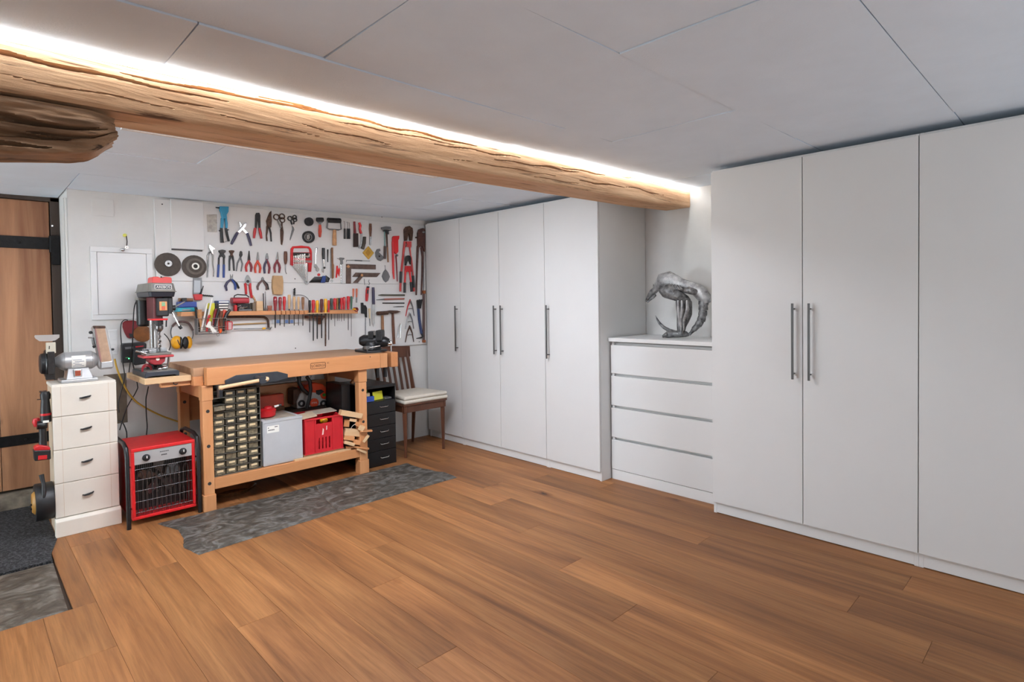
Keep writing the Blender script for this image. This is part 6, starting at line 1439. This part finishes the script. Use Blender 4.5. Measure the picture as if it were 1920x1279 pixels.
tool('carpenter_pencil', 'reddish pointed rod, second of four horizontal rods', 'rod', [('T', 'shaft', mat('dull_red_rod', (170, 108, 96), 0.6), [(580,132),(1022,118)], [22,22]), ('T', 'point', M_steel, [(415,145),(580,132)], [7,20])])
tool('nail_set', 'slim dark rod, third of four horizontal rods', 'rod', [('T', 'rod', M_dkmetal, [(552,214),(1025,215)], [14,14])])
tool('centre_punch', 'shortest thin rod, lowest of four horizontal rods', 'rod', [('T', 'rod', M_dkmetal, [(785,295),(880,292),(1015,290)], [5,11,10])])
tool('club_hammer', 'hammer with blunt rusty head and wooden shaft behind the vise', 'hammer', [('T', 'head', M_rust, [(430,438),(665,425)], [46,46], .022), ('T', 'shaft', M_oldw, [(545,480),(550,700),(555,1000)], [34,36,38])])
tool('pein_hammer', 'hammer with pointed pein and long wooden shaft', 'hammer', [('P', 'head', M_rust, [(640,385),(700,372),(840,375),(918,398),(840,430),(800,440),(740,440),(700,425),(645,415)], .026, .008), ('T', 'shaft', M_brownh, [(772,430),(780,700),(800,1105)], [32,36,36])])
tool('locking_pliers', 'small chrome locking pliers beside the hammer shaft', 'pliers', [('T', 'handle', M_chrome, [(942,660),(900,740),(880,965)], [16,16,14]), ('T', 'handle', M_chrome, [(950,670),(940,800),(930,975)], [14,13,10])])
def aclamp(label, x, y, m1, m2, ew):
    tool('spring_clamp', label, 'spring clamp', [('T', 'jaw_tip', m1, [(x,y),(x+5,y+60)], [16,22]), ('T', 'arm', m1, [(x,y+30),(x-50,y+150),(x-95,y+370)], [22,16,11], .008), ('T', 'arm', m2, [(x+5,y+30),(x+55,y+160),(x+90,y+360)], [22,16,11], .012), ('T', 'spring', M_steel, [(x-40,y+215),(x,y+200),(x+45,y+205)], [9,9,9], .01)])
aclamp('spring clamp with a red arm, top of three A shaped clamps', 1150, 130, M_gripR, M_grey_metal, 0)
aclamp('bare steel spring clamp, middle of three A shaped clamps', 1140, 412, M_chrome, M_grey_metal, 0)
aclamp('rusty spring clamp, lowest of three A shaped clamps', 1140, 700, M_rust, M_rust, 0)
tool('pry_bar', 'blue pry bar with black claw ends', 'pry bar', [('T', 'shaft', mat('navy_paint', (36, 52, 96), 0.4), [(1330,330),(1350,560),(1400,880)], [34,36,34]), ('P', 'claw', M_blackmetal, [(1285,165),(1300,140),(1320,160),(1340,130),(1360,150),(1385,130),(1402,135),(1368,330),(1300,340)], .018, .006), ('T', 'heel', M_blackmetal, [(1400,870),(1430,940),(1390,970),(1290,985)], [32,30,22,10])])

# ================================================================ TOOL SHELF
sf = thing('tool_shelf', 'long narrow wooden tool shelf with slots on the white wall board', 'shelf', (1.75, 4.35, 1.19))
H0 = (500, 540, 10.656)
def hx(x, y=480, Y=4.30): return at(H0[0]+x/H0[2], H0[1]+y/H0[2], Y=Y)
SXL, SXR = 1.085, 2.402
def ztop(x): return 1.222 + (1.210-1.222)*(x-1.1)/(2.40-1.1)
def sl_box(x0, x1, y0, y1, name, par, mt=M_beech):
    a, b = ztop(x0), ztop(x1); t = .030
    return MB().add([(x0,y0,a-t),(x1,y0,b-t),(x1,y1,b-t),(x0,y1,a-t),(x0,y0,a),(x1,y0,b),(x1,y1,b),(x0,y1,a)], [(0,3,2,1),(4,5,6,7),(0,1,5,4),(1,2,6,5),(2,3,7,6),(3,0,4,7)]).build(name, mt, par, 0, 0.0012, 1)
sl_box(SXL, SXR, 4.335, BY-.0002, 'shelf_board', sf)
edges = [(None,163),(188,283),(300,372),(388,462),(480,565),(577,645),(662,738),(750,815)]
for a, b in edges: sl_box(SXL if a is None else hx(a).x, hx(b).x, 4.298, 4.3345, 'slotted_front', sf)
sl_box(hx(1262).x, SXR, 4.298, 4.3345, 'slotted_front', sf)
MB().box(hx(820).x, hx(1258).x, 4.298, 4.3345, 1.1865, 1.1945).build('file_rail', M_pale, sf, 0, 0.001, 1)
a, b = hx(800,560,4.36), hx(1150,600,4.36)
MB().box(a.x, b.x, 4.345, BY-.0002, b.z, a.z).build('bracket', M_brownh, sf, 0, 0.001)
MB().prism([hx(1005,600,4.34), hx(1145,600,4.34), hx(1080,728,4.38), hx(1015,728,4.38)], (0, .018, 0)).build('brace', M_brownh, sf, 0, 0.001)
def driver(name, label, x, yt, yc, ytip, hm, hr, br_, cat='screwdriver', Y=4.3165, shape='d', bm_=None):
    p = lambda yy: hx(x, yy, Y)
    k_ = 1/H0[2]/240.0
    r = thing(name, label, cat, tuple(p(ytip)), 'hand tools standing in the tool shelf')
    L_ = yc-yt
    if shape == 'd':
        pts = [p(yt), p(yt+L_*.06), p(yt+L_*.35), p(yt+L_*.72), p(yc)]; rad = [hr*.6, hr*.95, hr, hr*.72, hr*.66]
    else:
        pts = [p(yt), p(yt+L_*.10), p(yt+L_*.4), p(yt+L_*.85), p(yc)]; rad = [hr*.8, hr, hr*.92, hr*.7, hr*.62]
    MB().tube(pts, [q*k_ for q in rad], 10).build('handle', hm, r)
    MB().tube([p(yc), p(yc+(ytip-yc)*.9), p(ytip)], [br_*k_, br_*k_, br_*k_*.8], 8).build('blade', bm_ or M_dkmetal, r)
    return r
M_hred = mat('handle_red', (196, 20, 30), 0.3, coat=0.5); M_hdred = mat('handle_dark_red', (140, 22, 32), 0.3, coat=0.5); M_hyel = mat('handle_yellow', (236, 176, 24), 0.35, coat=0.3); M_hbrn = mat('handle_maroon', (92, 36, 34), 0.4)
driver('chisel', 'chisel with dark maroon red handle, leftmost in the shelf slots', 170, 172, 450, 800, M_hdred, 38, 13, 'chisel')
driver('chisel', 'slim chisel with dark red handle, second in the shelf slots', 268, 182, 445, 750, M_hdred, 32, 10, 'chisel')
driver('chisel', 'chisel with crimson handle, third in the shelf slots', 352, 172, 445, 775, MATS['handle_red'], 32, 9, 'chisel')
driver('wood_chisel', 'chisel with tall pale wooden handle, first of the wooden ones', 450, 135, 420, 720, M_pale, 28, 12, 'chisel', shape='c')
driver('wood_chisel', 'chisel with pale wooden handle, second of the wooden ones', 550, 172, 432, 750, M_pale, 26, 9, 'chisel', shape='c')
driver('wood_chisel', 'chisel with pale wooden handle, third of the wooden ones', 636, 176, 432, 750, M_pale, 24, 8, 'chisel', shape='c')
driver('wood_chisel', 'short chisel with browner wooden handle, last of the wooden ones', 725, 182, 432, 755, M_oldw, 30, 9, 'chisel', shape='c')
driver('small_file', 'file with slim black handle left of the coloured file handles', 860, 245, 490, 890, M_black, 26, 9, 'file')
driver('hand_file', 'long file with glossy red handle', 932, 240, 490, 1055, M_hred, 36, 13, 'file')
driver('hand_file', 'flat file with yellow handle between red and maroon ones', 1010, 248, 490, 1020, M_hyel, 34, 14, 'file')
driver('hand_file', 'file with maroon brown handle', 1098, 220, 495, 1005, M_hbrn, 34, 13, 'file')
driver('hand_file', 'longest file, with yellow handle and pointed rusty blade', 1176, 215, 490, 1165, M_hyel, 36, 17, 'file', bm_=M_rust)
driver('hand_file', 'thin file with small red handle right of the yellow one', 1240, 245, 490, 1040, M_hred, 24, 9, 'file')
driver('screwdriver', 'screwdriver with dark green grey handle and stubby blade', 1292, 205, 428, 640, mat('dark_green_grey', (60, 70, 66), 0.4), 30, 9)
driver('screwdriver', 'screwdriver with wide red handle right of the dark green one', 1362, 205, 430, 765, M_hred, 36, 5)
driver('screwdriver', 'screwdriver with olive brown handle', 1412, 200, 430, 660, M_olive, 22, 5)
driver('screwdriver', 'screwdriver with dark grey handle beside the olive one', 1447, 198, 430, 660, M_dkmetal, 20, 5)
driver('screwdriver', 'short screwdriver with red handle, left of the last red trio', 1495, 195, 430, 670, M_hred, 32, 5)
driver('screwdriver', 'screwdriver with red handle, middle of the last red trio', 1548, 180, 430, 660, M_hred, 32, 6)
driver('screwdriver', 'tall screwdriver with red handle and thick long blade', 1630, 165, 430, 845, M_hred, 38, 8)
driver('screwdriver', 'screwdriver with green handle and longest thin blade', 1692, 165, 420, 970, M_green, 26, 5)
er = thing('tape_roll', 'small yellow and red tape roll at the right end of the tool shelf', 'tape', tuple(hx(1790,440,4.31)), 'hand tools standing in the tool shelf')
c = hx(1795,430,4.29); MB().ring(c, (0,1,0), .019, .012, .03, 20).build('red_ring', M_dkred, er)
MB().ell(hx(1750,425,4.30), (.016,.012,.009)).build('yellow_cap', M_hyel, er)

# ---- things on the shelf and in front of it (zoom 320,530)
L0 = (320, 530, 8.727)
def lp(x, y, Y=4.33): return at(L0[0]+x/L0[2], L0[1]+y/L0[2], Y=Y)
def lprism(pts, Y, th): return MB().prism([lp(x, y, Y) for x, y in pts], (0, th, 0))
def onshelf(x0, x1, ztop_y, Y, th, name, label, cat, material, bev=.003, zadd=0):
    a, b = lp(x0, ztop_y, Y), lp(x1, ztop_y, Y)
    z0 = ztop((a.x+b.x)/2) + .0005 + zadd
    return tag(MB().box(a.x, b.x, Y, Y+th, z0, (a.z+b.z)/2).build(name, material, None, 0, bev), label, cat, 'small things on the tool shelf')
te = thing('tool_case', 'turquoise case with oval emblem at the left end of the shelf', 'case', tuple(lp(255,490)), 'small things on the tool shelf')
a, b = lp(112,405,4.31), lp(400,405,4.31); z0 = ztop(a.x)+.0005; zt2 = lp(255,408,4.31).z
MB().box(a.x, b.x, 4.31, 4.395, z0, zt2).build('body', mat('turquoise', (36, 158, 176), 0.4), te, 0, 0.004)
c = lp(260,450,4.309); MB().ell(c, (.030, .0015, .006)).build('emblem', M_grey_metal, te)
a, b = lp(140,310,4.315), lp(430,310,4.315)
tag(MB().box(a.x, b.x, 4.315, 4.395, zt2+.0008, lp(280,312,4.315).z).build('tool_case', mat('royal_blue', (32, 64, 146), 0.4), None, 0, 0.006, 3), 'royal blue case stacked on the turquoise one', 'case', 'small things on the tool shelf')
zb2 = lp(280,312,4.315).z
a, b = lp(135,270,4.35), lp(368,280,4.35)
tag(MB().tube([(a.x, 4.36, zb2+.0135), (b.x, 4.36, zb2+.0125)], [.013, .012], 10).build('wood_stick', M_oldw, None), 'grey brown wooden stick lying on the blue case', 'stick')
c = lp(215,290,4.335); tag(MB().box(c.x-.014, c.x+.016, 4.32, 4.345, zb2+.0008, zb2+.026).build('black_block', M_blackmetal, None, 0, 0.003), 'small black block in front of the stick on the blue case', 'block')
def flat(name, label, cat, pts, Y, th, m_, bev=.001): return tag(lprism(pts, Y, th).build(name, m_, None, 0, bev), label, cat, 'small things on the tool shelf')
# stack of boxes with white edges
for i, (y0_, y1_) in enumerate(((268,310), (314,352), (358,392), (398,432))):
    nm = ['topmost', 'second', 'third', 'lowest'][i]
    bx_ = thing('flat_box', nm + ' of the white edged flat boxes stacked on the shelf', 'box', tuple(lp(880,y1_,4.31)), 'flat boxes on the tool shelf')
    p0, p1 = lp(775,y1_,4.31), lp(960-6*i,y0_,4.31)
    zt3 = 1.2205 + (3-i)*.0190
    MB().box(p0.x, p1.x, 4.312, 4.395, zt3, zt3+.0182).build('cover', M_blue if i == 0 else M_dkmetal, bx_, 0, 0.001)
    MB().box(p0.x+.006, p1.x-.004, 4.3105, 4.3118, zt3+.004, zt3+.014).build('white_edge', M_paper, bx_, 0)
rt = thing('red_tin', 'red rounded tin with black carrying handle on the shelf', 'tin', tuple(lp(1160,340,4.32)), 'small things on the tool shelf')
zt4 = lp(1160,340,4.32).z
a, b = lp(1022,300,4.32), lp(1290,300,4.32)
MB().rbox(a.x, b.x, 4.32, 4.385, zt4, lp(1160,245,4.32).z, .016, 0).build('body', mat('tin_red', (172, 52, 62), 0.35, 0.2), rt, 0, 0.002)
MB().tube([lp(1035,250,4.34), lp(1045,215,4.34), lp(1090,195,4.34), lp(1240,205,4.34), lp(1285,240,4.34)], .004, 8).build('handle', M_dkmetal, rt)
a, b = lp(1110,440,4.32), lp(1330,440,4.32)
cb = thing('parts_tray', 'shallow tray heaped with shiny metal parts under the red tin', 'tray', tuple(lp(1220,450,4.32)), 'small things on the tool shelf')
z0 = ztop(a.x)+.0005
MB().box(a.x, b.x, 4.318, 4.39, z0, z0+.012).build('tray', M_grey_metal, cb, 0, 0.002)
rr_ = random.Random(11)
for i in range(14):
    x = rr_.uniform(a.x+.01, b.x-.01); y = rr_.uniform(4.322, 4.38); z = z0+.014+rr_.uniform(0, .020)
    MB().cyl((x-.012, y, z), (x+.012, y+rr_.uniform(-.01,.01), z+rr_.uniform(-.003,.008)), .0055, n=8).build('metal_part', M_chrome, cb)
MB().box(a.x+.004, b.x-.004, 4.345, 4.385, z0+.0125, zt4-.001).build('inner_box', M_dkmetal, cb, 0, 0.002)
onshelf(1045, 1092, 365, 4.33, .04, 'red_tube', 'small red tub left of the parts tray on the shelf', 'tub', M_red, .005)
onshelf(1405, 1512, 302, 4.32, .06, 'wood_cube', 'pale wooden block standing on the shelf', 'wood block', M_pale)
flat('slanted_stick', 'short slanted wooden stick leaning behind the pale block', 'stick', [(1330,215),(1352,205),(1400,290),(1380,300)], 4.385, .012, M_lightw)
onshelf(1340, 1400, 330, 4.34, .05, 'grey_pot', 'small grey cardboard box beside the pale wooden block', 'box', mat('grey_card', (128, 114, 98), 0.7))
for (x, y0_, nm, mm, rr2) in ((1517,175,'dark thin rod standing on the shelf, left of two',M_dkmetal,.004),(1547,145,'tall bright thin rod standing on the shelf, right of two',M_chrome,.0035)):
    a = lp(x, y0_, 4.35); tag(MB().cyl((a.x, 4.35, ztop(a.x)+.0005), (a.x, 4.35, a.z), rr2, n=8).build('standing_rod', mm, None), nm, 'rod', 'small things on the tool shelf')
for (x, nm) in ((1605,'small copper fitting on the shelf, left of two'),(1635,'small copper fitting on the shelf, right of two')):
    a = lp(x, 375, 4.34); tag(MB().lathe((a.x, 4.34, ztop(a.x)+.0005), (0,0,1), [(0, .009), (.02, .009), (.022, .011), (a.z-ztop(a.x)-.001, .011)], 12).build('copper_fitting', mat('copper', (168, 104, 84), 0.4, 0.7), None), nm, 'fitting', 'small things on the tool shelf')
# auger bit with wire arc behind the shelf tools
pts = [hx(555+16*math.sin(i*.95), 10+i*6, 4.385 - .006*math.cos(i*.95)) for i in range(25)]
ag = thing('auger_bit', 'twisted auger bit standing behind the wooden chisels', 'drill bit', tuple(pts[-1]), 'hand tools standing in the tool shelf')
MB().tube(pts, .0042, 8).build('spiral', M_dkmetal, ag); MB().cyl(hx(555,120,4.385), hx(556,455,4.385), .004, n=8).build('shank', M_steel, ag)
tag(MB().tube(sm([hx(590,140,4.39), hx(690,140,4.39), hx(780,175,4.39), hx(835,230,4.39), hx(850,300,4.39)]), .0022, 8).build('bent_wire', M_grey_metal, None), 'bent grey wire arching behind the wooden chisels', 'wire')
# drill bit chuck sticking out of the bit holder
tag(MB().tube([lp(512 + i*8, 203 + i*.8 + 4*math.sin(i*1.5), 4.385) for i in range(24)], .004, 8).build('spiral_drill', M_dkmetal, None), 'dark spiral drill lying horizontally right of the red bit holder', 'drill bit')
# ---- wire basket with contents
wk = thing('wire_basket', 'wire basket full of small tools hanging in front of the shelf', 'basket', tuple(lp(650,850,4.26)))
bl, br3 = lp(440,840,4.24).x, lp(905,830,4.24).x; bz0, bz1 = lp(650,845,4.24).z, lp(650,585,4.24).z
Y0, Y1 = 4.225, 4.290
for z in (bz0, bz0+.018, bz0+.034, bz0+.050, bz1):
    MB().tube([(bl, Y0, z), (br3, Y0, z), (br3, Y1, z), (bl, Y1, z), (bl, Y0, z)], .0016 if z < bz1 else .0024, 6).build('wire', M_chrome, wk)
for i in range(7):
    x = bl+(br3-bl)*i/6
    if i in (0, 3, 6): MB().tube([(x, Y0, bz1), (x, Y0, bz0), (x, Y1, bz0), (x, Y1, bz1)], .0016, 6).build('wire', M_chrome, wk)
    else: MB().tube([(x, Y0, bz0), (x, Y1, bz0)], .0016, 6).build('wire', M_chrome, wk)
for x in (bl, br3): MB().tube([(x, Y1, bz1), (x, BY-.002, bz1+.004)], .002, 6).build('hanger', M_chrome, wk)
MB().box(bl+.002, br3-.002, Y0+.002, Y1-.002, bz0+.002, bz0+.004).build('base_plate', M_grey_metal, wk, 0)
MB().box(bl-.004, bl-.001, Y0, Y1, bz0, bz1).build('side_plate', M_grey_metal, wk, 0)
G = 'small tools in the wire basket'
def inb(name, label, cat, pts, rad, m_, Y): return tag(MB().tube([lp(x, y, Y) for x, y in pts], rad, 8).build(name, m_, None), label, cat, G)
flat('yellow_card', 'bright yellow card standing in the wire basket', 'card', [(595,340),(720,335),(722,450),(700,640),(620,640),(600,470)], 4.284, .004, mat('acid_yellow', (214, 208, 50), 0.5)); bpy.data.objects['yellow_card']['group'] = G
inb('white_tube', 'long white tube leaning in the basket, left one', 'tube', [(595,330),(560,520),(500,800)], [.006,.006,.006], M_paper, 4.245)
inb('white_tube', 'long white tube leaning in the basket, right of the yellow card', 'tube', [(675,255),(640,420),(600,620),(590,800)], [.006,.006,.006,.006], M_paper, 4.262)
inb('grey_rod', 'grey metal rod leaning in the basket', 'rod', [(600,430),(560,600),(510,760)], [.007,.007,.006], M_steel, 4.268)
inb('red_marker', 'dark red marker in the basket', 'marker', [(740,430),(720,520),(690,700)], [.009,.009,.007], M_dkred, 4.258)
inb('black_marker', 'black marker in the basket', 'marker', [(795,440),(760,540),(720,720)], [.009,.009,.007], M_black, 4.25)
inb('red_cutter', 'red box cutter in the basket front', 'cutter', [(640,530),(610,600),(590,800)], [.008,.008,.007], M_red, 4.236)
inb('black_pen', 'thin black pen at the left end of the basket', 'pen', [(410,400),(425,480),(440,600),(460,800)], [.009,.012,.011,.008], M_black, 4.272)
inb('wood_handle_tool', 'small tool with wooden handle at the left of the basket', 'tool', [(470,440),(475,560),(490,660),(500,780)], [.016,.014,.009,.006], M_lightw, 4.256)
inb('orange_scraper', 'orange handled scraper leaning out of the basket', 'scraper', [(890,450),(850,530),(800,640),(790,800)], [.012,.012,.009,.007], M_gripO, 4.262)
inb('brown_scraper', 'brown wooden handled scraper leaning out of the basket', 'scraper', [(830,480),(820,560),(830,700),(820,810)], [.014,.013,.012,.008], M_brownh, 4.244)
inb('black_grip_tool', 'black gripped tool sticking out right above the basket', 'tool', [(975,440),(920,510),(860,640),(870,800)], [.009,.012,.010,.008], M_black, 4.252)
inb('orange_tag', 'small orange tag at the bottom right of the basket', 'tag', [(820,750),(815,800),(800,825)], [.008,.011,.006], M_orange, 4.232)
inb('key_ring', 'thin wire ring dangling below the basket', 'ring', [(770,835),(755,855),(765,875),(790,870),(795,845),(775,832)], [.0015]*6, M_rust, 4.222)
flat('multi_wrench', 'white metal multi wrench with holes in the basket front', 'wrench', [(550,680),(590,700),(620,640),(655,630),(660,700),(720,760),(760,800),(740,815),(700,800),(695,835),(675,800),(640,740),(590,735)], 4.218, .004, M_paper); bpy.data.objects['multi_wrench']['group'] = G
# ---- tape measure, hacksaw, ear muffs
tm = thing('tape_measure', 'red tape measure box hanging right of the wire basket', 'tape measure', tuple(lp(960,780,4.33)))
lprism([(905,640),(935,628),(1015,635),(1022,660),(1015,770),(905,780)], 4.33, .05).build('case', M_red, tm, 0, 0.006)
lprism([(945,645),(1000,650),(1000,765),(945,768)], 4.327, .003).build('front_plate', mat('pinkish_plate', (206, 170, 168), 0.4), tm, 0, 0.001)
MB().box(lp(960,640,4.36).x-.01, lp(960,640,4.36).x+.01, 4.38, BY-.0002, lp(960,640,4.36).z-.01, lp(960,640,4.36).z+.01).build('belt_clip', M_black, tm, 0)
hs = thing('hacksaw', 'hacksaw with dark bow frame hanging under the shelf', 'saw', tuple(lp(1300,770,4.37)))
MB().tube(sm([lp(905,566,4.37), lp(1100,562,4.37), lp(1480,562,4.37), lp(1550,576,4.37), lp(1590,620,4.37), lp(1600,700,4.37), lp(1600,740,4.37)]), .0085, 10).build('frame', M_rust, hs)
MB().tube([lp(1030,760,4.372), lp(1590,750,4.372)], .004, 6, (1, .3)).build('blade', M_steel, hs)
MB().tube([lp(1500,752,4.372), lp(1550,748,4.372)], .007, 8).build('blade_holder', M_hyel, hs)
c = lp(1620,750,4.37); MB().ell(c, (.012,.008,.009)).tube([c + Vector((.0,0,-.012)), c + Vector((.016,0,.012))], .004, 8).build('wing_nut', M_steel, hs)
tag(MB().tube([lp(1025,685,4.385), lp(1560,658,4.385)], .0042, 8).build('dowel_rod', mat('golden_rod', (176, 140, 82), 0.5), None), 'thin golden brown rod held behind the hacksaw', 'rod')
blr = thing('bit_rail', 'clear plastic bit rail with blue caps behind the chisel blades', 'bit rail', tuple(hx(450,720,4.39)))
a, b = hx(110,720,4.39), hx(700,620,4.39)
MB().box(a.x, b.x, 4.386, BY-.0002, a.z+.002, b.z).build('rail', mat('milky_plastic', (204, 206, 210), 0.3), blr, 0, 0.001)
for x in (225, 400, 500): q = hx(x,670,4.385); MB().box(q.x-.012, q.x+.012, 4.383, 4.386, q.z-.013, q.z+.013).build('cap', mat('pale_blue_cap', (104, 132, 184), 0.4), blr, 0, 0.001)
em = thing('ear_muffs', 'yellow ear muffs hanging on the wall beside the drill press', 'ear muffs', (1.10, 4.38, 0.955))
def mu(x, y, Y=4.36): return at(300 + x/9.839, 630 + y/9.839, Y=Y)
def mz(x, y, Y=4.36): return at(280 + x/7.104, 500 + y/7.104, Y=Y)
MB().tube(sm([mz(300,950), mz(285,880), mz(300,810), mz(350,755), mz(440,735), mz(520,755), mz(570,820), mz(585,900), mz(570,960)]), [.004]*41, 8, (1, 1.6)).build('head_band', M_grey_metal, em)
MB().tube(sm([mz(305,800), mz(350,752), mz(440,734), mz(525,760), mz(580,850)]), .0075, 8, (1, 1.8)).build('band_pad', M_gripBr, em)
MB().ell(mz(365,1010), (.036, .026, .046)).build('cup', mat('muff_yellow', (226, 160, 26), 0.4), em)
MB().ell(mz(525,1010), (.022, .026, .044)).build('cup', MATS['muff_yellow'], em)
MB().ell(mz(418,1015,4.355), (.012, .026, .042)).build('ear_cushion', M_dkmetal, em)
MB().ell(mz(480,1015,4.345), (.020, .024, .043)).build('ear_cushion', M_dkmetal, em)
MB().ell(mz(474,1015,4.325), (.010, .006, .028)).build('cup_opening', M_black, em)
MB().bar(mz(375,975,4.332), mz(405,1045,4.334), .004, .004).build('cup_slot', M_gap, em, 0)
p = mz(440,745,4.385); MB().cyl(p + Vector((0,.0148,.004)), p + Vector((0,-.02,.004)), .004, n=8).build('wall_peg', M_steel, em)
